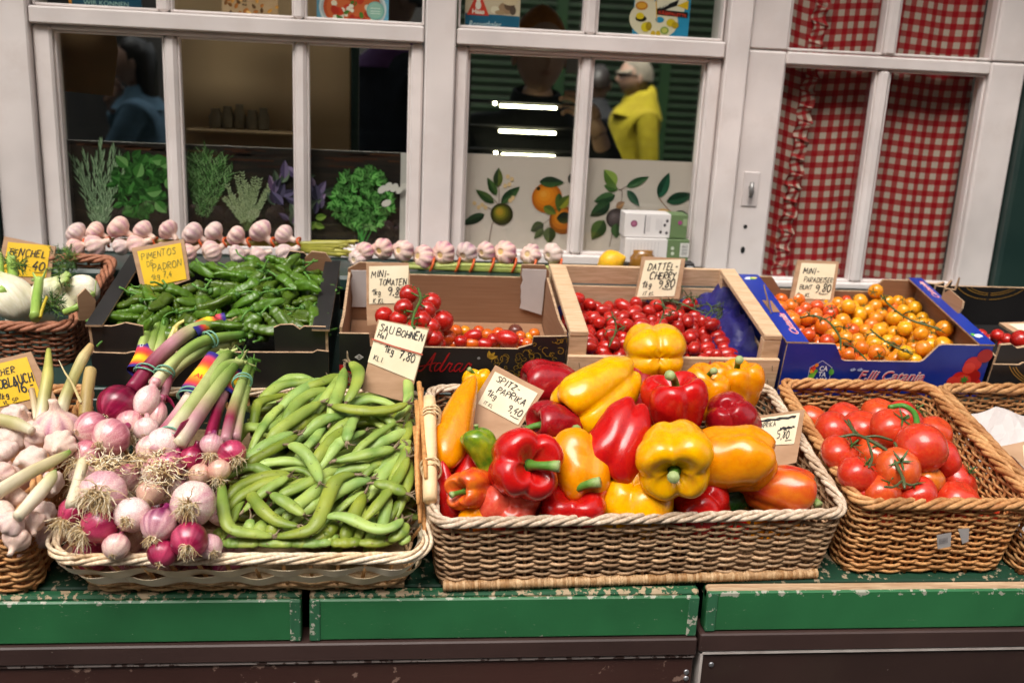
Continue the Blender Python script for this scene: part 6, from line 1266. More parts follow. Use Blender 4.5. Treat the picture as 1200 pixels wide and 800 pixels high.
for k_, (px, py, h, w_, nm, date) in enumerate(((525, 396, .05, 19, 'orange', 0), (534, 388, .045, 15, 'orange', 0), (540, 400, .05, 15, 'red', 0), (554, 394, .055, 15, 'red', 1), (552, 403, .045, 14, 'orange', 1), (567, 403, .045, 14, 'red', 1), (571, 392, .045, 14, 'orange', 0), (584, 391, .045, 15, 'orange', 0), (595, 397, .06, 20, 'red', 1), (581, 404, .04, 11, 'yellow', 0), (610, 394, .045, 13, 'orange', 0), (604, 388, .045, 16, 'brown', 0), (626, 391, .045, 13, 'orange', 0), (618, 403, .045, 14, 'orange', 0), (612, 401, .045, 12, 'red', 0), (620, 395, .04, 11, 'yellow', 0), (578, 398, .05, 15, 'red', 0), (545, 388, .04, 13, 'yellow', 0), (533, 404, .04, 15, 'orange', 0), (606, 406, .035, 14, 'orange', 0), (594, 408, .035, 14, 'red', 0), (561, 388, .035, 13, 'orange', 0))):
    p = on_tier2(px, py, h-.012); D = np.dot(p-CAM, CF); src = (CM[('red' if nm == 'brown' else nm)+('_date' if date else '')])[k_ % 2]
    if nm == 'brown': src = src.copy(); src.materials.clear(); src.materials.append(M['t_brn'])
    nm2 = 'oval' if date else 'round'
    place('cherry_tomato', src, frame(p, cdir(.9, .25*(k_ % 3-1), .2) if date else cdir(.2, -.7, .4), k_)@Matrix.Scale(w_/2*D/FPX*1.08, 4), f'small {nm2} {nm} tomato at the front of the brown lined carton', 'cherry tomato', f'{nm2} {nm} tomatoes in the brown lined carton')
for px, py, h, w_ in ((1126, 381, .05, 14), (1169, 393, .06, 16), (1180, 398, .06, 16), (1196, 398, .08, 24), (1190, 412, .06, 18), (1199, 414, .06, 20), (1176, 404, .05, 14), (1160, 398, .045, 14), (1150, 392, .045, 14)): p = on_tier2(px, py, h); D = np.dot(p-CAM, CF); place('cherry_tomato', CM['red'][0], frame(p, cdir(.2, -.6, .4))@Matrix.Scale(w_/2*D/FPX, 4), 'red cherry tomato in the black carton at the right end', 'cherry tomato', 'red tomatoes in the right hand black carton')

# ------------------------------------------------------------------ small green frying peppers
M['pad'] = skinmat('padron_skin', (.042, .100, .005), (.090, .165, .010), rough=.34, coat=.15, scale=40, hue=.015, val=.3, sss=.0)
PM = []; PS = []
for i in range(7):
    r = np.random.default_rng(i+300); nv, nu = 24, 16; s = np.linspace(0, 1, nv); pr = np.interp(s, [0, .05, .15, .4, .75, .92, 1], [.25, .75, 1, .92, .74, .5, .12])*(1+.075*r.normal(size=nv)); wr = r.uniform(0, 6, 4); cur = .30*r.uniform(-1, 1); th = np.arange(nu)*2*math.pi/nu
    G = [[(rr*(1+.17*math.cos(3*a+i)*(.4+.6*q)+.09*math.sin(5*a+q*11+wr[0]))*math.cos(a)+cur*math.sin(q*3)*2, rr*(1+.17*math.cos(3*a+i)+.09*math.sin(4*a-q*13+wr[1]))*math.sin(a)+.25*math.sin(q*5+wr[2]), 3.1-6.2*q) for a in th] for q, rr in zip(s, pr)]
    b = MB(); b.loft(G[::-1]); PM.append(b.mesh('frying_pepper', M['pad'], vc=False))
    b = MB(); g_ = A('#4e7a2c'); b.loft([[(q*math.cos(a), q*math.sin(a), z) for a in th] for q, z in ((.72, 2.9), (.5, 3.2), (.2, 3.35))], 0, g_*.8); c_ = r.uniform(-1, 1); b.tube([(0, 0, 3.2), (.2*c_, .1, 4.0), (.9*c_, .3, 4.9), (1.9*c_, .2, 5.6)], [.24, .18, .17, .22], 6, 0, g_*1.3); PS.append(b.mesh('stalk', M['stem']))
n = 150; rp = .0085; P0 = np.stack([rng.uniform(-.42, -.14, n), rng.uniform(.03, .235, n), rng.uniform(.07, .19, n)], 1); ax = rng.normal(size=(n, 3))*np.array((1.3, 1, .45)); ax /= np.linalg.norm(ax, axis=1)[:, None]
rest = np.stack([ax*rp*k_ for k_ in (-2.1, -.7, .7, 2.1)], 1); P1 = poisson_settle((P0[:, None]+rest).reshape(-1, 3), np.full(4*n, rp), (-.444, .014, .058), (-.128, .250, 9), 230, g=.0012, links=np.repeat(np.arange(n), 4), rest=rest).reshape(-1, 4, 3)
P1[:, :, 2] += (.006+.022*np.exp(-((P1.mean(1)[:, 0]+.27)/.12)**2)*np.clip(P1.mean(1)[:, 1]/.2, 0, 1))[:, None]
for i in range(n):
    a, b_ = tier2(*P1[i, 0]), tier2(*P1[i, 3]); k_ = i % 7
    if -.425 < (a+b_)[0]/2 < -.285 and -.325 < (a+b_)[1]/2 < -.245 and (a+b_)[2]/2 > 1.075: continue
    place('frying_pepper', PM[k_], frame((a+b_)/2, b_-a, rng.uniform(0, 6))@Matrix.Scale(rp*rng.uniform(.92, 1.15), 4), 'small wrinkled green pepper '+('at the back' if P1[i].mean(0)[1] > .175 else 'in the middle' if P1[i].mean(0)[1] > .09 else 'at the front')+' of the black carton, '+('by its left wall' if P1[i].mean(0)[0] < -.34 else 'by its right wall' if P1[i].mean(0)[0] > -.21 else 'below the garlic braid'), 'frying pepper', 'green frying peppers in the black carton', [('stalk', PS[k_])])

# ------------------------------------------------------------------ broad beans
def podmat():
    t = NT('bean_pod'); co = t.coord(); n = t.noise(co, 40, 4, .6); sp = t.noise(co, 150, 3, .7)
    col = t.mix(t.ramp(n, ((.35, (0, 0, 0)), (.7, (1, 1, 1)))), t.vcol(), t.mix(1, t.vcol(), (1.18, 1.06, .8), 'MULTIPLY')); col = t.mix(t.ramp(sp, ((.635, (0, 0, 0)), (.70, (.8, .8, .8)))), col, (.07, .06, .02))
    r = t.rnd(); col = t.hsv(col, t.mapr(r, .474, .512), t.mapr(r, 1.05, .85), t.mapr(r, .62, 1.2)); n3 = t.noise(co, 90, 5, .65); t.bsdf(col, .44, spec=.4, coat=.0, sss=.05, sssr=.004, bump=t.mix(.5, n, n3), bstr=.55, bdist=.0016); return t.m
M['pod'] = podmat(); M['dry'] = mat('dried_flower', (.10, .06, .03), (.32, .24, .15), 90, rough=.9, bstr=.7, bscale=200)
def pod_parts(P, r0, seed, flat=.74):
    """bean pod along a curve, swollen over each seed, pinched at both ends; returns pod and dried tip"""
    r = np.random.default_rng(seed); n = 26; C = spline(P, n)
    for _ in range(14): C[1:-1] = .5*C[1:-1]+.25*(C[:-2]+C[2:])
    s = np.linspace(0, 1, n); L = np.linalg.norm(np.diff(C, axis=0), axis=1).sum(); m = max(3, int(L/.024))
    env = np.interp(s, [0, .03, .10, .25, .5, .75, .9, .97, 1], [.22, .42, .74, .95, 1.03, .97, .72, .38, .12]); rad = r0*env*(1+.03*np.sin(s*math.pi*2*m+r.uniform(0, 6)))*(1+.04*np.interp(s, np.linspace(0, 1, 7), r.normal(0, 1, 7)))
    g1, g2 = A('#62842a'), A('#9bb24a'); f = np.interp(s, np.linspace(0, 1, 6), r.uniform(0, 1, 6))[:, None]; cc = g1*(1-f)+g2*f; tip = np.clip((s-.95)/.05, 0, 1)[:, None]; cc = cc*(1-tip)+A('#5c5a2c')*tip
    b = MB(); roll = r.uniform(-.6, .6); up = nrm(EN*math.cos(roll)+EX*math.sin(roll)); T = np.gradient(C, axis=0); T /= np.linalg.norm(T, axis=1)[:, None]; N = up-T*(T@up)[:, None]; N /= np.linalg.norm(N, axis=1)[:, None]; B = np.cross(T, N); th = np.arange(14)*2*math.pi/14
    seed_ = (.5+.5*np.sin(s*math.pi*2*m+r.uniform(0, 6)))*np.clip(env*1.4-.4, 0, 1)*r.uniform(.6, 1.2); rings = C[:, None]+rad[:, None, None]*(flat*(.90+.20*seed_)[:, None, None]*np.cos(th)[None, :, None]*N[:, None]+((1+.13*np.abs(np.sin(th))**10)*np.sin(th))[None, :, None]*B[:, None])
    b.loft(rings, 0, cc)
    d = MB(); e = C[-1]; t = nrm(C[-1]-C[-3]); q = nrm(np.cross(t, r.normal(size=3)))
    for k_ in range(4): w_ = nrm(t+q*r.uniform(-.7, .7)+r.normal(size=3)*.35); l = r.uniform(.006, .014); d.tube(spline([e-t*.003, e+w_*l*.5, e+w_*l+q*r.uniform(-.006, .006)], 6), np.linspace(r0*.22, r0*.06, 6)*r.uniform(.7, 1.3), 5, 0)
    d2 = MB(); e = C[0]; t = nrm(C[0]-C[2]); d2.tube([e-t*.003, e+t*.003, e+t*.007+nrm(q)*.002], [r0*.34, r0*.26, r0*.2], 6, 0)
    return b, d, d2
BEANS = """1:311,464 327,451 361,447|1:322,451 340,441 359,443|2:333,472 348,460 371,446|2:338,486 351,467 374,457|3:324,506 351,486 377,470|1:280,509 288,498 302,502 319,501 335,491|2:302,509 311,496 324,480|3:294,533 319,516 345,506|3:296,539 324,524 350,509|2:367,499 380,491 398,486|2:371,537 384,520 398,506|4:338,521 352,525 368,545 376,566|1:358,524 369,514 374,505|3:391,475 400,452 404,430|4:405,473 418,451 420,433 409,424|4:388,475 422,481 455,481 483,472|2:411,473 431,467 450,470|1:466,490 480,475 487,462|1:418,484 435,491 448,499|2:440,484 450,488 458,493|3:422,524 444,507 465,494|2:437,522 455,514 470,507|4:392,540 431,532 463,525|3:412,496 408,506 406,518|2:391,526 398,519 405,514|1:466,524 474,514 479,505|2:450,543 464,532 476,522|3:470,541 476,532 482,522|1:482,470 486,460 488,448|4:260,561 261,595 268,621 291,636 318,646|2:268,579 291,562 330,554|2:278,583 302,569 331,559|3:310,575 323,567 338,558|2:276,552 295,546 309,551|2:305,544 328,540 356,541|3:295,580 307,598 328,613 351,616|4:317,578 334,588 357,604|2:302,638 305,621 310,609|2:315,635 318,621 320,612|2:289,630 291,618 294,608|1:270,613 276,600 282,586|4:320,643 347,636 369,624 380,595 388,570 398,555 418,556|2:332,577 360,567 391,549|1:329,571 345,568 358,563|2:345,594 364,580 386,563|1:358,597 370,590 382,582|1:321,634 335,627 350,619|2:358,644 380,626 395,609|1:259,645 273,646 289,647|1:252,635 256,628 261,619|1:374,642 385,635 398,628|4:380,606 404,603 437,621 461,619 472,607|3:392,578 412,567 436,560|3:424,612 445,588 468,558 480,534|2:444,562 456,548 472,532|4:437,566 456,569 477,579|2:402,643 411,611 428,577|2:444,638 451,603 457,580|1:418,642 422,618 426,592|1:433,642 436,624 438,605|3:454,639 468,626 477,612|2:466,637 474,632 483,626|2:378,633 386,622 396,612|2:474,577 480,563 485,549|2:402,551 418,547 436,548|1:300,480 302,472 312,467|2:396,500 410,492 424,488|1:340,548 355,550 366,556|2:430,552 437,546 445,541|1:405,590 416,583 428,578|1:460,600 468,590 476,583|1:344,502 356,496 364,490|2:381,466 390,455 397,444|1:370,470 380,462 388,456|1:262,650 285,652 306,647|1:298,653 325,650 352,644|1:345,652 368,648 392,639|1:385,649 405,646 427,638|1:418,647 440,644 464,635|2:338,645 352,640 364,632|2:352,455 372,450 392,441"""
rb_ = np.random.default_rng(9)
LONG = {'260,561': 'long curved bean pod hugging the red onions at the left', '320,643': 'longest bean pod curling in an arch across the front', '380,606': 'thick wavy bean pod lying at the front right', '388,475': 'long straight bean pod below the Sau Bohnen sign', '405,473': 'fat upright bean pod touching the Sau Bohnen sign', '338,521': 'bean pod bent downwards with its tip in the middle of the heap', '317,578': 'short fat bean pod with a dry end in the middle of the front', '295,580': 'bent bean pod below the short fat one near the onions', '424,612': 'long bean pod running up towards the wooden handle', '392,540': 'smooth bean pod lying across the middle right', '391,475': 'upright bean pod left of the fat one at the sign', '324,506': 'straight bean pod pointing up right in the upper left of the heap'}
for i, q in enumerate(BEANS.split('|')):
    ly, pts = q.split(':'); ly = int(ly); pts = [tuple(map(float, z.split(','))) for z in pts.split()]
    key = '%d,%d' % pts[0]
    def hh(p):
        vy = (640-p[1])/190; return .062+.060*min(1, max(0, vy))**.8+.0052*(ly-1)-.02*max(0, (300-p[0])/60)*(vy > .5)
    P = [on_tier(*p, hh(p)+(.004*(k_ % 2) if len(pts) > 3 else 0)) for k_, p in enumerate(pts)]
    pl0 = sum(math.dist(a, b_) for a, b_ in zip(pts[:-1], pts[1:]))
    if pl0 < 75 and ly < 4 and max(p[1] for p in pts) < 622:              # a pod seen only in part goes on beneath its neighbours
        e = (95-pl0)/2*.00107; d0, d1 = nrm(P[0]-P[1]), nrm(P[-1]-P[-2])
        P = [P[0]+d0*e-EN*.011]+P+([P[-1]+d1*e-EN*.011] if ly < 3 else [])
    for k_ in range(len(P)):
        v_ = float((P[k_]-FRONT0)@EV); x_ = float(P[k_][0]); P[k_] = P[k_]+EV*max(0, .006+.0*x_-v_)-EX*max(0, x_-.010)
        if v_ < .02: P[k_] = P[k_]+EN*max(0, .069-float((P[k_]-FRONT0)@EN))
    pl = sum(math.dist(a, b_) for a, b_ in zip(pts[:-1], pts[1:])); r0 = (.0071 if pl < 60 else .0075)*rb_.uniform(.92, 1.12)*(1.08 if ly == 4 else 1)
    b, d, d2 = pod_parts(P, r0, i); o = b.build('bean_pod', M['pod'], origin=(P[0]+P[-1])/2)
    cx_, cy_ = np.mean(pts, 0); dx_, dy_ = pts[-1][0]-pts[0][0], pts[-1][1]-pts[0][1]; sl_ = abs(dy_)/(abs(dx_)+1e-6)
    how = 'nearly level' if sl_ < .35 else ('steeply standing' if sl_ > 1.6 else 'slanting'); siz = 'short' if pl < 45 else ('long' if pl > 85 else 'middling')
    row_ = 'at the front rim' if cy_ > 612 else 'in front' if cy_ > 565 else 'in the middle' if cy_ > 512 else 'at the back'
    col_ = 'beside the onions' if cx_ < 322 else 'near the handle' if cx_ > 440 else 'under the Sau Bohnen sign' if cy_ < 512 and cx_ > 395 else 'between onions and handle'
    tag(o, LONG.get(key, f'{siz} {how} bean pod {row_} of the heap {col_}'), 'bean pod', 'broad bean pods on top of the heap')
    d.build('dried_tip', M['dry'], o); d2.build('stem_end', M['dry'], o)
pods = []
for i in range(6):
    L = (.11, .13, .10, .12, .14, .09)[i]; cv = (.01, -.015, .02, 0, .012, -.01)[i]; b, d, d2 = pod_parts([(-L/2, 0, 0), (0, cv, .003), (L/2, 0, 0)], .0084, i+700); pods.append((b.mesh('bean_pod', M['pod']), d.mesh('dried_tip', M['dry'])))
for i in range(130):
    h_ = .016+.014*(i % 4 if i > 30 else i % 3); x, v = rb_.uniform(-.18, -.02), rb_.uniform(.05, .33); a = rb_.uniform(-.5, 1.4); hmax = .056+.05*v/.36
    if x < -.12 and v < .1: x = -.1
    ax = nrm(EX*math.cos(a)+EV*math.sin(a)); 
    hx = .055*abs(math.cos(a)); x = min(max(x, -.23+hx), .015-hx); vv = .06*abs(math.sin(a)); v = min(max(v, .012+vv), .352-vv)
    Mm = Matrix((ax, nrm(np.cross(EN, ax)), EN)).transposed().to_4x4(); Mm.translation = Vector(tier(x, v, min(h_+.03*v/.36, hmax)))
    place('bean_pod', pods[i % 6][0], Mm, 'green broad bean pod deep in the heap in the pale basket', 'bean pod', 'broad bean pods inside the heap', [('dried_tip', pods[i % 6][1])])
# ------------------------------------------------------------------ red onions
def bulbmat():
    t = NT('onion_skin'); co = t.coord((1, 1, .12)); n = t.noise(co, 26, 5, .6); n2 = t.noise(t.coord(), 22, 3)
    col = t.mix(t.ramp(n, ((.4, (0, 0, 0)), (.62, (1, 1, 1)))), t.vcol(), t.mix(1, t.vcol(), (.80, .50, .60), 'MULTIPLY'))
    t.bsdf(t.mix(t.ramp(n2, ((.5, (0, 0, 0)), (.8, (.4, .4, .4)))), col, t.mix(1, col, (.8, .6, .6), 'MULTIPLY')), .28, spec=.5, coat=.35, coatr=.15, sss=.04, sssr=.004, bump=n, bstr=.22, bdist=.0012); return t.m
M['onion'] = bulbmat()
M['root'] = mat('dry_roots', (1, 1, 1), (.94, .88, .78), 60, vc=True, rough=.85, bstr=.2)
M['stalk'] = mat('leek_stalk', (1, 1, 1), (.86, .86, .8), 50, (1, 1, .2), vc=True, rough=.4, bstr=.25, bscale=120, bdist=.0008)
def onion_mesh(seed, kind, el=.95, neck=.22):
    """unit bulb: root plate at +Z, neck at -Z, seamed by fine meridian stripes"""
    r = np.random.default_rng(seed); nv, nu = 30, 72; th = np.arange(nu)*2*math.pi/nu; G = np.zeros((nv, nu, 3)); Cc = np.zeros((nv, nu, 3))
    pal_ = {'w': (A('#f0e2d2'), A('#dcb0b4'), A('#7c1858')), 'm': (A('#c8486e'), A('#8c0a3e'), A('#5c0428')), 'p': (A('#f0e0cc'), A('#d4949a'), A('#982a5c')), 't': (A('#e8d2b4'), A('#dcb49c'), A('#b07868')), 'c': (A('#f6ece2'), A('#f0dccf'), A('#dfb0ae'))}[kind]
    st = r.uniform(0, 1, nu); st = .6*st+.4*np.roll(st, 1); big = np.interp(np.arange(nu), np.linspace(0, nu, 8), np.r_[(q := r.uniform(-1, 1, 7)), q[0]])
    cp = spline([(0, .93), (.16, .95), (.30, .93), (.62, .77), (.93, .34), (1.0, -.05), (.90, -.45), (.62, -.80), (.34, -1.0), (neck, -1.22), (neck*.9, -1.5)], nv)
    for i, (rho, z) in enumerate(cp):
        u = i/(nv-1); k = 1+.012*np.cos(9*th+seed)+.022*np.sin(2*th+seed)+.010*(st-.5)
        G[i] = np.stack([rho*k*np.cos(th), rho*k*np.sin(th), np.full(nu, z*el)], 1)
        f = np.clip(u*1.3-.20+.50*(st-.5)+.34*big, 0, 1)[:, None]
        Cc[i] = np.where(f < .5, pal_[0]*(1-f*2)+pal_[1]*f*2, pal_[1]*(2-f*2)+pal_[2]*(f*2-1))
        if u < .12: Cc[i] = A('#c9b08a')*.8
    b = MB(); b.loft(G, 0, Cc, True, (False, True)); return b
def roots_mesh(seed, n=44, L=.55, droop=(0, 0, 0)):
    r = np.random.default_rng(seed); b = MB(); d0 = np.array(droop)
    for k_ in range(n):
        a = r.uniform(0, 6.28); q = r.uniform(0, .2); p = np.array((q*math.cos(a), q*math.sin(a), .86)); d = nrm(np.array((math.cos(a)*r.uniform(.5, 1.6), math.sin(a)*r.uniform(.5, 1.6), r.uniform(.25, 1)))); l = L*r.uniform(.4, 1.25); pts = [p]; step = l/6
        for j in range(6): d = nrm(d+r.normal(size=3)*.38+d0*.30); p = p+d*step; pts.append(p)
        b.tube(spline(pts, 9), np.linspace(.034, .013, 9)*r.uniform(.7, 1.2), 3, 0, A(('#efdcb4', '#dcc294', '#f6ead0', '#c8aa78')[k_ % 4])*r.uniform(.75, 1.05))
    return b
OC = {}
def onion(px, py, h, Wp, ax, kind, label, seed, rootn=44, rootL=.5, parent=None, el=.95, neck=.22, name=None):
    p = on_tier(px, py, h); D = np.dot(p-CAM, CF); R0 = Wp/2*D/FPX; a = cdir(*ax); m = frame(p, a, seed)
    Rm = np.array(m.to_3x3()); dr = Rm.T@np.array((0, -.25, -.9))
    o = place('bulb' if parent else 'red_onion', onion_mesh(seed, kind, el, neck).mesh('bulb', M['onion']), m@Matrix.Scale(R0, 4), None if parent else label, None if parent else 'onion', None if parent else 'red onions in the pale basket', [], parent)
    q = bpy.data.objects.new('roots', roots_mesh(seed, int(rootn*1.35), rootL*1.45, dr).mesh('roots', M['root'])); COL.objects.link(q); q.parent = o; q['kind'] = 'stuff'; return o
def stalk(pts, h, r0, cols, name, parent, flat=(1, .75), n=26, k=10, seed=0, tf=on_tier, open_end=False):
    """leek-like stalk along photo-true points; cols run from bulb to leaf tip"""
    r = np.random.default_rng(seed); hs = h if np.ndim(h) else [h]*len(pts); P = spline([tf(*q, z) for q, z in zip(pts, hs)], n); s = np.linspace(0, 1, n)
    rr = np.interp(s, np.linspace(0, 1, len(r0) if np.ndim(r0) else 2), r0 if np.ndim(r0) else [r0, r0]); cs = np.array([np.interp(s, np.linspace(0, 1, len(cols)), np.array(cols)[:, j]) for j in range(3)]).T
    st = r.uniform(.72, 1.12, k); cc = np.clip(cs[:, None]*st[None, :, None], 0, 1); b = MB(); b.tube(P, rr, k, 0, cc, flat=flat)
    if 'skin' not in name and name == 'stalk' and n == 26 and rr[-1] > .0035 and len(pts) > 2:
        for q in range(3): e = nrm(P[-1]-P[-4]+r.normal(size=3)*.008); c1 = P[-5+q]+r.normal(size=3)*rr[-1]*.6; b.tube(spline([c1, P[-1]+e*.004+r.normal(size=3)*.002, P[-1]+e*r.uniform(.010, .024)+r.normal(size=3)*.004], 8), rr[-1]*np.linspace(.8, .25, 8), 6, 0, np.array(cols[-1])*r.uniform(.7, 1.25), flat=(1, .35))
   
    return b.build(name, M['stalk'], parent), P
WH, PU, PK, GR, LG, DG = A('#e9dcc0'), A('#8a1440'), A('#c8909a'), A('#7f9a44'), A('#b9c27c'), A('#4f7a2c')
M['bandprint'] = mat('printed_tape', (1, 1, 1), vc=True, rough=.35, bstr=0)
def tape(P, i0, i1, r0, parent, letters, side, seed=0):
    """printed tape wrapped round a bunch"""
    seg = spline(P[i0:i1], 28); k = 22; T = np.gradient(seg, axis=0); T /= np.linalg.norm(T, axis=1)[:, None]; v = nrm(CAM-seg[14]); N = v-T*(T@v)[:, None]; N /= np.linalg.norm(N, axis=1)[:, None]; B = np.cross(T, N)
    stops = [A('#2c2a7a'), A('#2c2a7a'), A('#d8402c'), A('#e08a2c'), A('#f0c828'), A('#f0c828'), A('#e0662c'), A('#d83a44'), A('#d8485a'), A('#3a2a80'), A('#2c2a7a')]
    cc = np.array([np.interp(np.linspace(0, 1, 28), np.linspace(0, 1, 11), np.array(stops)[:, j]) for j in range(3)]).T
    def surf(u, a, off): i = min(max(u, 0), 1)*27; j = min(int(i), 26); f = i-j; q = lambda X: X[j]*(1-f)+X[j+1]*f; return q(seg)+(r0+off)*(math.cos(a)*q(N)*.72+math.sin(a)*q(B)*1.12)*(1+.05*math.sin(3*a+u*5))
    b = MB(); b.loft([[surf(u, a, 0) for a in np.arange(k)*2*math.pi/k] for u in np.linspace(0, 1, 28)], 0, cc, True, (False, False)); b.build('label_band', M['bandprint'], parent)
    b = MB(); h_ = .085; 
    for ln, (tx, u0, cl) in enumerate(letters):
        v_, f_ = text_mesh(tx, 1, 0, .02); lo, hi = v_.min(0), v_.max(0); w_ = 1.5; q = [(u0+(y-lo[1])/.72*h_, side*(((x-lo[0])/(hi[0]-lo[0])-.5)*w_)) for x, y, _ in v_]; b.add([surf(u, a, .0006) for u, a in q], f_, 0, cl, False)
    for a0 in (-.6,): b.add([surf(u, a0*side+a, .0007) for u, a in ((.82, -.16), (.82, .16), (.93, .16), (.93, -.16))], [(0, 1, 2, 3)], 0, A('#e8e4ee'), False); b.add([surf(u, a0*side+a, .0010) for u, a in ((.84, -.09), (.84, .09), (.91, .09), (.91, -.09))], [(0, 1, 2, 3)], 0, A('#2c2a5a'), False)
    b.build('lettering', M['bandprint'], parent)
M['gband'] = mat('green_rubber', (.20, .42, .30), (.16, .36, .26), 40, rough=.5, bstr=0)
def band(P, i, r0, parent, sq=1.0):
    t = nrm(P[i+1]-P[i-1]); n1 = nrm(CAM-P[i]); n1 = nrm(n1-t*np.dot(n1, t)); n2 = np.cross(t, n1); b = MB()
    for j in range(2): b.tube([P[i]+t*(.004*j+.004*math.sin(a+j))+r0*(n1*math.cos(a)*sq+n2*math.sin(a)) for a in np.arange(22)*2*math.pi/22], .0013, 5, 0, None, loop=True)
    b.build('rubber_band', M['gband'], parent)
# first bunch: long stems reaching over the green peppers
b1 = thing('onion_bunch', 'bunch of magenta onions whose long stems reach over the green peppers', 'onion bunch', on_tier(160, 470, .02), 'bunches of red onions')
onion(138, 474, .120, 47, (-.35, .55, .62), 'm', None, 1, 30, .3, b1, el=1.0, neck=.4); onion(172, 470, .128, 30, (-.25, .9, .42), 'c', None, 2, 46, .55, b1, el=1.3, neck=.45); onion(185, 487, .110, 22, (-.1, .95, .3), 'p', None, 3, 36, .6, b1, el=1.5, neck=.5); onion(152, 497, .108, 34, (.1, .7, .7), 'p', None, 4, 70, .7, b1); onion(172, 503, .112, 30, (.2, .8, .6), 'c', None, 31, 70, .8, b1)
_, Pa = stalk([(180, 452), (205, 424), (238, 400), (285, 392)], [.135, .150, .160, .150], [.011, .010, .009, .007], [WH, LG, GR, GR, DG], 'stalk', b1, seed=1)
_, Pb = stalk([(155, 458), (180, 425), (215, 393), (240, 382), (272, 378)], [.13, .150, .165, .165, .158], [.013, .012, .011, .010, .006], [PU, PU, PK, LG, GR, A('#b0a070')], 'stalk', b1, seed=2)
stalk([(190, 470), (200, 440), (215, 415)], [.12, .135, .14], [.008, .008, .002], [PK, PU, PU], 'stalk', b1, seed=3); stalk([(186, 448), (215, 425), (248, 402), (286, 385)], [.13, .145, .15, .148], [.008, .008, .007, .005], [WH, LG, DG, DG], 'stalk', b1, seed=4); stalk([(190, 455), (210, 430), (240, 412), (280, 400)], [.122, .135, .14, .138], [.008, .008, .007, .005], [PK, LG, LG, LG], 'stalk', b1, seed=5)
stalk([(192, 466), (200, 470), (206, 480)], [.125, .12, .11], [.006, .003, .0008], [PU, PU, PU], 'dry_skin', b1, (1, .3), seed=6)
tape([on_tier(*q, .166) for q in ((226, 389), (240, 381), (252, 377), (264, 375))], 0, 4, .0098, b1, [], -1); band(Pa, 18, .0125, b1, .9); band(Pb, 4, .0150, b1, .9); band(Pa, 4, .0128, b1)
# leeks standing behind
b4 = thing('leek_bunch', 'upright pale green leek stems in a purple printed band behind the magenta onions', 'leek bunch', on_tier(170, 440, .1), None)
for k_, (pts, r0, cl) in enumerate((([(162, 438), (168, 405), (181, 372)], .0105, [A('#c46a8a'), LG, GR, DG]), ([(172, 432), (178, 405), (186, 375)], .008, [PK, LG, GR, A('#8aa850')]), ([(180, 428), (188, 404), (194, 376)], .0085, [PK, LG, GR, DG]), ([(186, 428), (198, 402), (206, 384)], .006, [PK, A('#c8b878'), A('#d0c070')]))): stalk(pts, [.125, .14, .155], [r0, r0*1.05, r0*.95], cl, 'stalk', b4, seed=10+k_)
tape([on_tier(*q, .138) for q in ((160, 436), (164, 428), (168, 418), (172, 408))], 0, 4, .0120, b4, [], 1)
# second and third bunch
b2 = thing('onion_bunch', 'bunch of onions with the largest rainbow printed band in the middle', 'onion bunch', on_tier(215, 520, .02), 'bunches of red onions')
_, Pc = stalk([(182, 532), (207, 500), (232, 466), (262, 422), (272, 413)], [.122, .138, .150, .150, .146], [.012, .012, .012, .011, .004], [PK, WH, LG, LG, GR, DG], 'stalk', b2, seed=20)
_, Pd = stalk([(190, 512), (212, 482), (236, 446), (256, 420), (268, 412)], [.115, .13, .145, .148, .15], [.012, .011, .011, .010, .006], [PU, PK, WH, LG, GR, LG], 'stalk', b2, seed=21)
_, Pe = stalk([(210, 522), (236, 482), (262, 445), (282, 420)], [.13, .145, .152, .152], [.011, .011, .010, .006], [WH, PK, LG, GR, DG], 'stalk', b2, seed=22); stalk([(200, 515), (228, 478), (262, 432), (285, 424)], [.128, .142, .155, .155], [.010, .010, .010, .004], [PU, LG, GR, LG], 'stalk', b2, seed=23); stalk([(205, 512), (214, 500), (224, 490)], [.14, .146, .148], [.004, .007, .001], [PU, PU, PU], 'dry_skin', b2, (1, .3), seed=24)
tape(Pd, 9, 19, .0150, b2, [('ONA', .30, A('#d83a2c'))], -1); band(Pd, 9, .0168, b2, .95); band(Pc, 4, .0140, b2)
for q in ((192, 520, .125, 40, (.1, .6, .8), 'c', 41, 80, .9), (176, 527, .118, 34, (-.3, .6, .7), 'p', 42, 70, .9), (200, 545, .115, 32, (-.2, .7, .6), 'p', 43, 70, .9), (226, 538, .112, 32, (-.1, .85, .5), 'm', 44, 60, .8), (183, 552, .11, 34, (-.2, .7, .7), 'p', 45, 80, .9), (176, 578, .10, 32, (-.2, .7, .7), 't', 46, 70, .8)): onion(*q[:6], None, q[6], q[7], q[8], b2)
b3 = thing('onion_bunch', 'bunch of onions at the right with a band half hidden beside the beans', 'onion bunch', on_tier(262, 520, .02), 'bunches of red onions')
_, Pf = stalk([(264, 518), (272, 484), (283, 450), (294, 424)], [.125, .138, .145, .145], [.010, .010, .009, .007], [PK, PU, LG, GR, DG], 'stalk', b3, seed=30); _, Pg = stalk([(246, 515), (256, 478), (270, 446), (288, 424)], [.12, .13, .136, .138], [.011, .010, .010, .006], [PU, PU, PK, LG, DG], 'stalk', b3, seed=31); stalk([(276, 515), (282, 480), (290, 448), (296, 428)], [.12, .13, .136, .138], [.009, .009, .009, .005], [PK, LG, GR, DG], 'stalk', b3, seed=32)
tape(Pg, 12, 21, .0135, b3, [], -1); band(Pf, 17, .0125, b3)
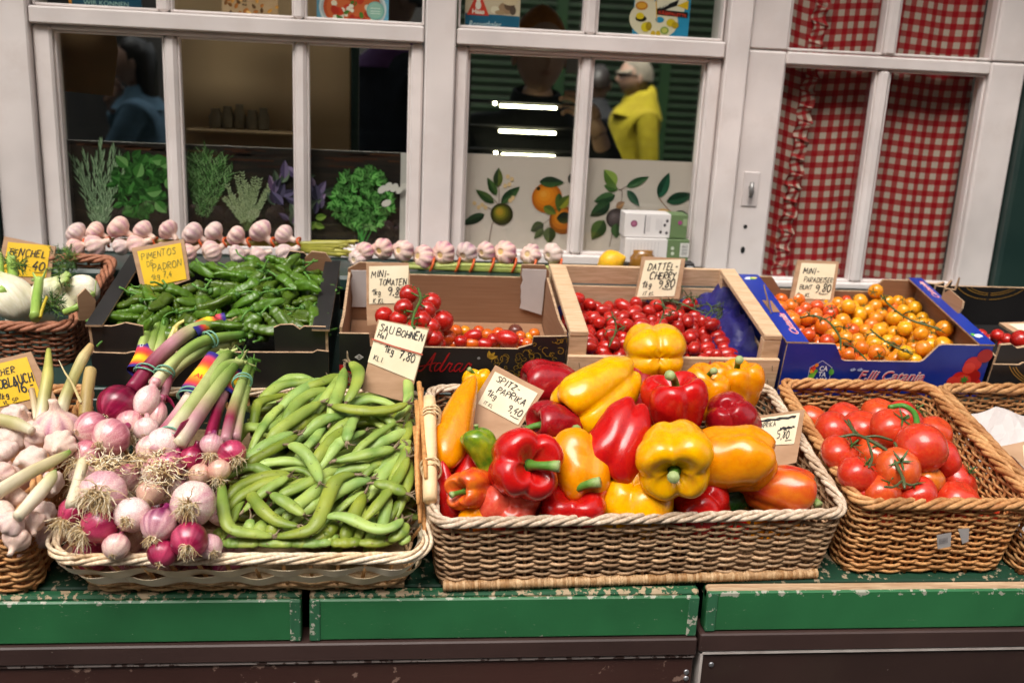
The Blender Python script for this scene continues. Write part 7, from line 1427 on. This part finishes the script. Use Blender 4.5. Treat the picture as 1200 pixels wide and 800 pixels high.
for q in ((248, 521, .132, 27, (0, .8, .6), 'w', 51, 70, .9), (272, 531, .125, 33, (.5, .35, .75), 'm', 52, 50, .7), (257, 551, .118, 27, (.1, .75, .65), 't', 53, 60, .9), (234, 556, .112, 27, (-.1, .75, .6), 't', 54, 60, .8)): onion(*q[:6], None, q[6], q[7], q[8], b3)
for q in ((107, 502, .125, 40, (-.55, .2, .75), 'p', 'pinkish onion with a bare tan root plate beside the big garlic bulb', 61, 6, .15), (130, 512, .122, 44, (-.3, .35, .85), 'p', 'pale pink onion with a short root tuft right of the bare plated one', 62, 26, .3), (102, 532, .105, 34, (-.3, .5, .7), 'p', 'pale onion half covered by a mat of dry roots', 63, 130, 1.0),
          (121, 577, .118, 53, (.12, .05, 1), 'w', 'large white and pink onion with a wide root beard', 64, 170, .85), (155, 603, .108, 42, (0, .15, 1), 'c', 'creamy white onion with a small root tuft in the lower middle', 65, 50, .35), (186, 615, .105, 42, (-.1, .7, .75), 'w', 'white onion streaked with magenta on one side', 66, 40, .45),
          (226, 590, .120, 53, (.06, -.02, 1), 'w', 'largest white and purple striped onion beside the beans', 67, 100, .5), (222, 633, .098, 44, (.2, .3, .9), 'm', 'glossy magenta onion below the largest striped onion', 68, 50, .45), (246, 640, .082, 30, (.5, .3, .7), 'w', 'small purple onion at the front rim next to the beans', 69, 26, .4),
          (190, 648, .080, 34, (0, .6, .8), 'm', 'magenta onion cut off by the front rim', 70, 12, .3), (117, 614, .095, 46, (-.7, .3, .65), 'm', 'dark magenta onion with roots reaching to the left', 71, 90, .75), (136, 640, .085, 32, (0, .6, .8), 'p', 'pale pink onion just above the front rim', 72, 12, .2), (85, 600, .105, 34, (-.35, .55, .75), 'm', 'small magenta onion on the left rim with a white stem', 73, 90, .8), (100, 556, .08, 40, (-.2, .6, .7), 'p', 'shaded pink onion under the mat of roots', 74, 60, .7), (150, 560, .085, 36, (-.2, .6, .7), 'p', 'shaded pink onion between the root beards', 75, 80, .9), (205, 575, .08, 34, (0, .6, .7), 'p', 'shaded onion behind the largest striped onion', 76, 50, .8), (150, 632, .06, 36, (0, .6, .7), 't', 'shaded onion low behind the pale pink one', 77, 70, .8)):
    oo = onion(*q)
    if 'white stem' in q[6]: OST = oo
for i in range(14): x, v = -.37+(i % 5)*.04, .03+(i//5)*.09; place('red_onion', onion_mesh(i+200, 'mpw'[i % 3]).mesh('bulb', M['onion']), frame(tier(x+.02*(i//5), v, .034), rng.normal(size=3))@Matrix.Scale(.024, 4), 'red onion in the dark bottom layer of the pale basket', 'onion', 'red onions of the bottom layer')
q, _ = stalk([(84, 592), (91, 565), (97, 542)], .122, [.010, .0085, .009], [WH, WH, A('#d8c8a0')], 'stem', None, seed=50); q.parent = OST; q.matrix_parent_inverse = OST.matrix_basis.inverted()
# loose mats of roots
for k_, (cx, cy, h_, sx, sy, n_) in enumerate(((120, 543, .126, 30, 10, 70), (187, 547, .130, 26, 24, 90))):
    b = MB(); r2 = random.Random(k_+8)
    for i in range(n_):
        x, y = cx+r2.gauss(0, .42)*sx, cy+r2.gauss(0, .42)*sy; a = r2.uniform(0, 6.28); pts = []
        for j in range(6): pts.append(on_tier(x, y, h_+r2.uniform(-.010, .006))); a += r2.uniform(-.9, .9); x += 5*math.cos(a); y += 4*math.sin(a)
        b.tube(spline(pts, 10), np.linspace(.0008, .0004, 10), 3, 0, A(r2.choice(('#f6e6c4', '#ecd4a8', '#fbf2de', '#d8bc8a')))*r2.uniform(.85, 1.1))
    tag(b.build('dry_roots', M['root'], kind='stuff'), ('mat of dry roots lying over the pale onions', 'tangle of dry roots hanging over the middle onions')[k_], 'roots')

# ------------------------------------------------------------------ garlic
def garlicmat():
    t = NT('garlic_skin'); co = t.coord((1, 1, .15)); n = t.noise(co, 30, 5, .6); col = t.mix(t.ramp(n, ((.45, (0, 0, 0)), (.72, (.8, .8, .8)))), t.vcol(), t.mix(1, t.vcol(), (.74, .50, .60), 'MULTIPLY')); col = t.mix(t.ramp(t.noise(t.coord(), 5, 4, .7), ((.5, (0, 0, 0)), (.75, (.5, .5, .5)))), col, t.mix(1, col, (.72, .58, .42), 'MULTIPLY')); r = t.rnd(); col = t.hsv(col, .5, t.mapr(r, .8, 1.25), t.mapr(r, .9, 1.06)); t.bsdf(col, .5, spec=.35, sss=.04, sssr=.004, bump=n, bstr=.4, bdist=.0012); return t.m
M['garlic'] = garlicmat()
def garlic_mesh(seed, cl=8, el=.78, purple=.5, nu=60, nv=26, neck=.18):
    """unit bulb: stem at +Z, root plate at -Z, lobed by its cloves"""
    r = np.random.default_rng(seed); th = np.arange(nu)*2*math.pi/nu; am = 1+r.uniform(-.10, .10, cl); ph = r.uniform(0, 6); wob = .12*np.sin(th+ph)
    li = (((th+wob-ph+math.pi/cl) % (2*math.pi))/(2*math.pi/cl)).astype(int) % cl; lob = np.abs(np.cos(cl*(th+wob-ph)/2)); G = np.zeros((nv, nu, 3)); Cc = np.zeros((nv, nu, 3)); sh = r.uniform(-.12, .12, 2)
    for i, (rho, z) in enumerate(spline([(neck, 1.55), (neck*1.15, 1.15), (.34, .86), (.70, .60), (.96, .16), (1.0, -.15), (.86, -.55), (.55, -.80), (.30, -.84), (.22, -.76), (0, -.78)], nv)):
        u = i/(nv-1); d = .16*math.exp(-((u-.52)/.22)**2)+.08*math.exp(-((u-.75)/.1)**2); k = (1-d*(1-lob)**1.2)*(1+(am[li]-1)*math.exp(-((u-.5)/.25)**2)); k = np.convolve(np.r_[k[-1], k, k[0]], [.25, .5, .25], 'valid')
        G[i] = np.stack([rho*k*np.cos(th)+sh[0]*max(z, 0)**2*.6, rho*k*np.sin(th)+sh[1]*max(z, 0)**2*.6, np.full(nu, z*el)], 1)
        f = purple*np.clip(.25+.75*(1-lob)+.3*(am[li]-1)*5, 0, 1)*math.exp(-((u-.42)/.22)**2); Cc[i] = A('#e9d3c2')*(1-f[:, None])+A('#a8688c')*f[:, None]
        if u > .86: Cc[i] = A('#d8c090')
    b = MB(); b.loft(G, 0, Cc, True, (True, False)); return b
def garlic(px, py, h, Wp, ax, label, seed, purple=.35, parent=None, tf=on_tier, el=.78, name='garlic_bulb', cat='garlic', grp='fresh garlic bulbs in the left front basket', neck=.18):
    p = tf(px, py, h); D = np.dot(p-CAM, CF)
    return place(name, garlic_mesh(seed, 7+seed % 4, el, purple, neck=neck).mesh('bulb', M['garlic']), frame(p, cdir(*ax), seed)@Matrix.Scale(Wp/2*D/FPX, 4), None if parent else label, None if parent else cat, None if parent else grp, [], parent)
gt = garlic(67, 500, .115, 56, (.12, -.95, .25), 'largest purple striped garlic bulb with a tall dry stem', 1, .8)
OL, OY = A('#b8b070'), A('#d8c48c')
def g_stem(root, pts, h, r0, cols, seed):
    q, P = stalk(pts, h, r0, cols, 'stem', None, seed=seed, flat=(1, .85)); q.parent = root; q.matrix_parent_inverse = root.matrix_basis.inverted()
g_stem(gt, [(70, 486), (78, 462), (88, 438), (97, 420), (107, 404)], [.128, .142, .155, .165, .175], [.010, .0088, .0082, .009, .005], [WH, OL, OL, OY, A('#c8a468')], 81)
g_stem(gt, [(95, 472), (85, 450), (76, 436), (69, 422)], [.16, .165, .17, .172], [.0022, .0018, .0014, .0006], [OY, OY, OY, WH], 85)
STEMS = {'upright thick green stem': ((46, 503, .105, 34, (.2, -.95, .1)), [(47, 494), (52, 465), (56, 440), (57, 410)], [.12, .137, .152, .165], [.008, .0095, .009, .004], [WH, OL, A('#c0b868'), A('#a8a850')]),
 'cut brownish stem against the basket corner': ((99, 497, .10, 28, (.1, -.95, .1)), [(100, 488), (102, 462), (106, 434)], [.12, .137, .152], [.0105, .0095, .0098], [A('#b89a5a'), A('#c0a468'), A('#d0b478')]),
 'short thin stem beside the yellow sign': ((32, 500, .10, 30, (.2, -.95, .1)), [(43, 492), (40, 472), (37, 456)], [.12, .13, .14], [.005, .0052, .0045], [WH, A('#c8b088'), A('#b89870')]),
 'pale stem lying towards the left picture edge': ((44, 512, .112, 38, (-.9, -.35, .1)), [(-8, 490), (18, 496), (38, 505)], [.135]*3, [.0085, .009, .006], [A('#d8cc98'), A('#cfc58a'), WH]),
 'long green tipped stem lying across the white bulbs': ((-12, 584, .115, 36, (.8, -.5, .2)), [(-4, 577), (36, 553), (66, 538), (82, 529)], [.13, .132, .134, .134], [.009, .008, .0068, .003], [WH, A('#d8c8a0'), A('#d0c090'), A('#7fae3a')]),
 'stem with a shredded green leaf tip': ((14, 612, .105, 34, (.6, -.7, .3)), [(20, 606), (44, 580), (60, 560), (65, 551)], [.12, .124, .126, .126], [.007, .0095, .008, .002], [WH, WH, A('#d0cc98'), A('#8aae50')])}
for k_, (lab, (bq, pts, hs, r0, cl)) in enumerate(STEMS.items()):
    gq = garlic(*bq, 'garlic bulb with '+lab, 100+k_, .35); g_stem(gq, pts, hs, r0, cl, 110+k_)
for k_, q in enumerate(((71, 521, .125, 38, (.1, .1, 1), 'white garlic bulb with its root plate showing right of the middle', .15), (36, 543, .115, 42, (-.2, -.1, .9), 'white garlic bulb under the long green tipped stem', .1), (20, 488, .115, 34, (.5, -.3, .4), 'garlic bulb just below the yellow Knoblauch sign', .3), (18, 512, .110, 40, (.4, -.6, .2), 'ribbed garlic bulb under the pale lying stem', .15), (42, 522, .095, 38, (.2, -.6, -.5), 'purplish garlic bulb in shade left of the white one', .7), (3, 530, .110, 36, (-.4, -.6, .2), 'garlic bulb cut off by the left picture edge in the upper part', .2), (4, 556, .105, 34, (-.4, .3, .6), 'garlic bulb cut off by the left picture edge in the middle', .4), (20, 584, .105, 34, (-.5, .6, .3), 'garlic bulb between the two lying stems', .15), (5, 604, .105, 36, (-.6, .2, .5), 'garlic bulb at the front left corner', .15), (38, 612, .095, 30, (.3, .5, .5), 'small garlic bulb at the front rim', .2), (52, 600, .09, 30, (.5, .3, .5), 'garlic bulb tucked against the right basket wall', .3), (58, 568, .09, 34, (.5, .3, .5), 'garlic bulb behind the shredded stem', .25), (86, 508, .085, 30, (.5, .3, .5), 'garlic bulb in the back right corner', .3), (20, 632, .085, 34, (0, .5, .5), 'garlic bulb hidden behind the front rim', .2))): garlic(*q[:6], 10+k_, q[6])
for i in range(16): x, v = -.76+(i % 8)*.045, .05+.13*(i//8); place('garlic_bulb', garlic_mesh(i+60).mesh('bulb', M['garlic']), frame(tier(x, v, .045), rng.normal(size=3))@Matrix.Scale(.025, 4), 'garlic bulb in the bottom layer of the left front basket', 'garlic', 'garlic bulbs of the bottom layer')
M['tie'] = mat('orange_tie', (.62, .10, .012), (.55, .08, .01), 40, rough=.5, bstr=.2)
# garlic on the sill
SY = -.062
def on_sill(px, py, h): return atY(px, py, SY-h)
gb = thing('garlic_braid', 'double row of pinkish garlic bulbs tied together on the window sill at the left', 'garlic braid', on_sill(210, 300, 0))
for k_, (x, y) in enumerate(((89, 273), (113, 270), (141, 267), (168, 269), (196, 271), (224, 272), (250, 273), (278, 274), (307, 273), (334, 273))): garlic(x+1.8*math.sin(k_*5.3), y+2*math.sin(k_*2.9), .012, 25.5+2.5*math.sin(k_*4.1), (.75+.15*math.sin(k_*3), .62, -.15+.25*math.sin(k_*5)), None, 30+k_, .7, gb, on_sill, .86, 'bulb', neck=.24)
for k_, (x, y) in enumerate(((89, 291), (113, 290), (140, 290), (163, 286), (192, 294), (222, 297), (249, 297), (277, 298), (305, 298), (333, 298))): garlic(x+2*math.sin(k_*3.7), y+2*math.sin(k_*4.9), .026, 25+3*math.sin(k_*2.3), (.82+.1*math.sin(k_*2), -.42, -.2+.25*math.sin(k_*7)), None, 45+k_, .55, gb, on_sill, .86, 'bulb', neck=.24)
for k_ in range(5): stalk([(85, 280), (200, 283+k_*.5), (330, 286), (345, 286+k_*1.5), (408-8*(k_ % 3), 285+k_*3.4)], [.008]*5, [.004, .0045, .005, .0052, .0048], [A('#b8a060'), A('#a89850'), A('#a8a040'), A('#a8a83c'), A('#b8b050')], 'stalk', gb, seed=60+k_, tf=on_sill)
for x in (101, 127, 154, 182, 236, 264, 292, 320, 350): b = MB(); p = on_sill(x, 284, .014); b.tube([p+np.array((.003*math.sin(a*2), .010*math.cos(a), .008*math.sin(a))) for a in np.arange(12)*math.pi/6], .0022, 5, loop=True); b.build('orange_tie', M['tie'], gb)
gr = thing('garlic_braid', 'single row of purple garlic on a bundle of green stalks on the sill', 'garlic braid', on_sill(560, 310, 0))
for k_, (x, y, w_) in enumerate(((420, 303, 22), (428, 294, 22), (449, 291, 25), (473, 294, 26), (497, 301, 27), (521, 297, 27), (547, 296, 25), (570, 294, 22), (592, 296, 27), (622, 299, 25), (648, 297, 24))): garlic(x, y, .014, w_+2, (.55+.2*math.sin(k_*2), -.2+.3*math.sin(k_*5), -.75), None, 70+k_, (1.0 if k_ < 10 else .25), gr, on_sill, .86, 'bulb')
for k_ in range(9): r2 = random.Random(k_); stalk([(470+30*(k_ % 4), 309+k_ % 3*2), (560, 311+(k_ % 5)*1.6), (640, 314+(k_ % 5)*1.6), (700+r2.uniform(-10, 12), 316+(k_ % 5)*2)], [.02+.004*(k_ % 3)]*4, [.0035, .0046, .0046, .004], [A('#98a050'), A('#a8b458'), A('#b8c068'), A('#c4c878')], 'stalk', gr, seed=90+k_, tf=on_sill)
for x in (506, 536, 553, 576, 602, 625, 655): b = MB(); p = on_sill(x, 311, .024); b.tube([p+np.array((.004*math.sin(a), .013*math.cos(a), .013*math.sin(a))) for a in np.arange(12)*math.pi/6], .0026, 5, loop=True); b.build('orange_tie', M['tie'], gr)
b = MB(); p = on_sill(701, 319, .024); b.tube([p+np.array((.002*math.sin(a), .012*math.cos(a), .011*math.sin(a))) for a in np.arange(12)*math.pi/6], .0022, 5, loop=True); b.build('blue_tie', mat('blue_tie', (.05, .16, .4), rough=.5, bstr=0), gr)
M['lemon'] = skinmat('lemon_peel', (.80, .42, .012), (.82, .47, .02), rough=.38, coat=.15, sss=.1)
b = MB(); th = np.arange(28)*math.pi/14; b.loft([[(r*math.cos(a), r*math.sin(a), z) for a in th] for r, z in ((.02, 1.26), (.14, 1.2), (.34, 1.02), (.68, .72), (.92, .32), (.98, 0), (.9, -.36), (.66, -.74), (.34, -.98), (.15, -1.12), (.02, -1.16))][::-1]); p = atY(716, 307, -.075); D = np.dot(p-CAM, CF)
place('lemon', b.mesh('lemon', M['lemon'], vc=False), frame(p, cdir(.95, -.3, .3))@Matrix.Scale(14.6*D/FPX, 4), 'yellow lemon on the sill beside the green garlic stalks', 'lemon')
# tea boxes and small things on the sill
M['tea_white'] = mat('white_carton', (.72, .68, .66), (.68, .64, .62), 5, rough=.5, bstr=0); M['tea_green'] = mat('sage_green_carton', (.13, .20, .085), rough=.5, bstr=0)
def tea(label, x0, xm, x1, yt, yb, Y, marks):
    a, e, m_, b_ = atY(x0, yt, Y), atY(x1, yt, Y), atY(xm, yt, Y), atY(x0, yb, Y); t = thing('carton', label, 'carton', ((a[0]+e[0])/2, Y, b_[2]))
    bx('body', (a[0], Y, b_[2]), (m_[0], Y+.045, a[2]), M['tea_white'], t, .0008); bx('green_end', (m_[0]+.0002, Y+.0002, b_[2]+.0002), (e[0], Y+.045, a[2]-.0002), M['tea_green'], t, .0008)
    b = MB(); marks(b, lambda x, y: (lambda q: (q[0], q[2]))(atY(x, y, Y)), flat_xz(Y)); b.build('printing', M['print'], t)
def mk1(b, q, S_):
    disc(b, *q(743, 262), .0068, .0068, S_, .0003, A('#8a4a66'), n=9); disc(b, *q(743, 262), .004, .004, S_, .0005, A('#a86a84'), n=9)
    x, z = q(755, 274); ribbon(b, [(x, z), (x, z+.036)], .0022, S_, .0003, 0, A('#6a6468'))
    for k_ in range(3): ribbon(b, [(x+.004+.0025*k_, z+.004), (x+.004+.0025*k_, z+.034)], .0007, S_, .0003, 0, A('#a8a2a4'))
    for k_ in range(4): ribbon(b, [(x+.022+.0035*k_, z+.008), (x+.022+.0035*k_, z+.030)], .0006, S_, .0003, 0, A('#9a9498'))
    for x_, y_ in ((779, 264), (782, 259), (781, 273), (774, 272)): disc(b, *q(x_, y_), .0028, .0034, S_, .0003, A('#4a4448'), n=7)
    disc(b, *q(797, 261), .0045, .0045, S_, .0004, A('#9a4a76'), n=8); x, z = q(800, 265); poly(b, [(x, z), (x+.008, z), (x+.008, z+.014), (x, z+.014)], S_, .0003, A('#8fa27a'))
def mk2(b, q, S_):
    for k_ in range(9): x, z = q(738+k_*4, 304); ribbon(b, [(x, z), (x, z+.034)], .0006, S_, .0003, 0, A('#a8a2a4'))
    for y_ in (291, 297): disc(b, *q(788, y_), .0035, .0035, S_, .0003, A('#c8d0bc'), n=10)
    x, z = q(796, 301); poly(b, [(x, z), (x+.018, z), (x+.018, z+.027), (x, z+.027)], S_, .0003, A('#d8d6d0'))
    for k_ in range(7): ribbon(b, [(x+.003, z+.004+.0032*k_), (x+.015, z+.004+.0032*k_)], .0014 if k_ % 2 else .0008, S_, .0005, 0, A('#2a2a28'))
tea('white and sage green carton lying on top of the other one', 733, 787, 807, 249.5, 277.5, -.045, mk1); tea('white and sage green carton with a barcode under the other one', 733, 783, 808.5, 279, 307, -.052, mk2)
a, e = atY(739, 306, -.07), atY(770, 327, -.07); M['honey'] = mat('brown_glass', (.28, .13, .02), (.22, .09, .012), 8, rough=.25, bstr=0, coat=.5)
b = MB(); cx = (a[0]+e[0])/2; th = np.arange(20)*math.pi/10; b.loft([[(cx+r*math.cos(q), -.045+r*math.sin(q), 1.119+z) for q in th] for r, z in ((.022, 0), (.026, .004), (.026, .03), (.021, .036), (.021, .044))]); tag(b.build('jar', M['honey']), 'amber jar on the sill half behind the Dattel Cherry sign', 'jar')
a, e = atY(800, 308, -.09), atY(813, 327, -.09); bb = thing('black_box', 'small black box with a white barcode at the foot of the cartons', 'box', ((a[0]+e[0])/2, -.09, 1.12)); bx('body', (a[0]-.02, -.0895, 1.1192), (e[0], -.06, a[2]), M['black_card'], bb); b = MB(); S_ = flat_xz(-.0895); poly(b, [(e[0]-.016, 1.122), (e[0]-.003, 1.122), (e[0]-.003, 1.141), (e[0]-.016, 1.141)], S_, .0003, A('#c8c6c4'))
for k_ in range(6): ribbon(b, [(e[0]-.014, 1.125+.0025*k_), (e[0]-.005, 1.125+.0025*k_)], .001, S_, .0005, 0, A('#2a2a28'))
b.build('printing', M['print'], bb)
# ------------------------------------------------------------------ fennel
M['fennel'] = mat('fennel_skin', (1, 1, 1), (.88, .86, .74), 12, (1, 1, .15), vc=True, rough=.42, bstr=.35, bscale=40, bdist=.0015, sss=.1, sssr=.005)
def on_fen(px, py, h): return onp(px, py, np.array([0, -.385, .985])+EN*h, EN)
def fennel(px, py, h, Wp, Lp, ax, label, seed, nst=3):
    p = on_fen(px, py, h); D = np.dot(p-CAM, CF); R0 = Wp/2*D/FPX; el = Lp/Wp; r = np.random.default_rng(seed); nv, nu = 26, 36; th = np.arange(nu)*2*math.pi/nu; G = np.zeros((nv, nu, 3)); Cc = np.zeros((nv, nu, 3))
    for i, (rho, z) in enumerate(spline([(0, -1), (.4, -.97), (.75, -.74), (.98, -.25), (.95, .2), (.74, .62), (.52, .9), (.40, 1.1)], nv)):
        k = 1+.03*np.abs(np.sin(4*th+seed+z))+.02*np.cos(14*th); G[i] = np.stack([rho*k*np.cos(th), rho*.72*k*np.sin(th), np.full(nu, z*el)], 1); f = np.clip((z-.3)/.8, 0, 1); Cc[i] = A('#f1ead6')*(1-f)+A('#cfd6a0')*f; Cc[i] *= (1-.12*(np.sin(9*th+seed) > .6)[:, None])
    b = MB(); b.loft(G, 0, Cc, True, (False, True)); m = frame(p, cdir(*ax), seed)@Matrix.Scale(R0, 4)
    o = place('fennel_bulb', b.mesh('bulb', M['fennel']), m, label, 'fennel', 'fennel bulbs in the reddish basket')
    for k_ in range(nst): b = MB(); a = (k_-1)*.45+r.uniform(-.1, .1); b.tube(spline([(.2*math.sin(a), 0, .9*el), (.5*math.sin(a), .05, 1.3*el), (.85*math.sin(a), .1, (1.55+.15*(k_ % 2))*el)], 10), np.linspace(.24, .17, 10), 10, 0, np.linspace(0, 1, 10)[:, None]*A('#8aa84a')+(1-np.linspace(0, 1, 10)[:, None])*A('#dfe0b4'), flat=(1, .7)); q = bpy.data.objects.new('stalk', b.mesh('stalk', M['fennel'])); COL.objects.link(q); q.parent = o
    return o
FB1 = fennel(12, 347, .105, 52, 58, (-.62, -.75, .2), 'large white fennel bulb at the left edge of the reddish basket', 1); FB2 = fennel(52, 345, .100, 42, 46, (.75, -.62, .1), 'fennel bulb with forked stalks rising to the right', 2); fennel(96, 341, .10, 38, 42, (-.85, .25, -.3), 'ribbed round fennel bulb at the right end of the basket', 3); FB4 = fennel(74, 352, .085, 36, 46, (.6, .5, .4), 'fennel bulb lying low in the middle of the basket', 4); fennel(30, 365, .06, 46, 50, (.6, -.5, .2), 'fennel bulb in the bottom layer of the basket', 5)
for k_, (pts, r0) in enumerate((([(41, 372), (43, 350), (46, 329)], .010), ([(16, 336), (15, 318), (13, 305)], .011), ([(3, 345), (0, 322), (-2, 300)], .010), ([(47, 372), (51, 358), (55, 348)], .003), ([(75, 366), (90, 360), (106, 346)], .005))):
    root = (FB2, FB1, FB1, FB2, FB4)[k_]; q, _ = stalk(pts, [.118, .128, .135], [r0, r0, r0*.9], [A('#9ab858'), A('#86a848'), A('#a8c468')] if k_ != 3 else [A('#d0b830')]*2, 'stalk', None, seed=k_+300, tf=on_fen); q.parent = root; q.matrix_parent_inverse = root.matrix_basis.inverted()
for k_, (cx, cy, h_, sx, sy, lab) in enumerate(((18, 309, .14, 9, 8, 'dark green fennel fronds below the Fenchel sign at the left'), (80, 303, .125, 16, 12, 'feathery fennel fronds beside the right edge of the Fenchel sign'), (63, 355, .125, 13, 9, 'tuft of fennel fronds at the front of the basket'), (72, 322, .125, 7, 16, 'fennel frond hanging down behind the forked bulb'))):
    b = MB(); r2 = random.Random(k_+50)
    for i in range(36):
        x, y = cx+r2.gauss(0, .35)*sx, cy+r2.gauss(0, .35)*sy; a = r2.uniform(0, 6.28); p = on_fen(x, y, h_+r2.uniform(-.02, .004)); d = cdir(math.cos(a), math.sin(a), r2.uniform(-.3, .5)); P = [p+d*q for q in (0, .008, .016)]; g_ = A(r2.choice(('#3a5a20', '#4d7028', '#2c4a1c', '#66842f')))
        b.tube(P, [.0007, .0006, .0004], 3, 0, g_)
        for q in range(6): e = nrm(d*.6+np.array([r2.gauss(0, .6) for _ in range(3)])); s0 = p+d*r2.uniform(.002, .016); b.tube([s0, s0+e*.004, s0+e*.008+d*.002], [.0006, .0005, .0003], 3, 0, g_*r2.uniform(.8, 1.3))
    tag(b.build('fennel_frond', M['stem'], kind='stuff'), lab, 'fronds')
# paper tags on the tomato basket and small staples of the real world
for k_, q in enumerate((((1098, 627), (1115, 624), (1114, 640), (1099, 643)), ((1123, 620), (1136, 619), (1135, 634), (1128, 637)))):
    Q = [onp(*z_, tier(0, .012, 0), EV) for z_ in q]; b = MB(); b.add(Q, [(0, 1, 2, 3)], smooth=False); b.add([z_+EV*.001 for z_ in Q], [(3, 2, 1, 0)], smooth=False); t = b.build('paper_tag', M['paper_white']); tag(t, ('white printed paper tag stuck on the orange basket', 'torn white paper tag right of the printed one')[k_], 'tag')
    if k_ == 0:
        b = MB(); S_ = lambda u, v, off: Q[3]+(Q[2]-Q[3])*u+(Q[0]-Q[3])*v-EV*(.0006+off)
        for i in range(7): ribbon(b, [(.15+.1*i, .35), (.15+.1*i, .75)], .04, S_, .0002, 0, A('#77737a'))
        b.build('printing', M['print'], t)
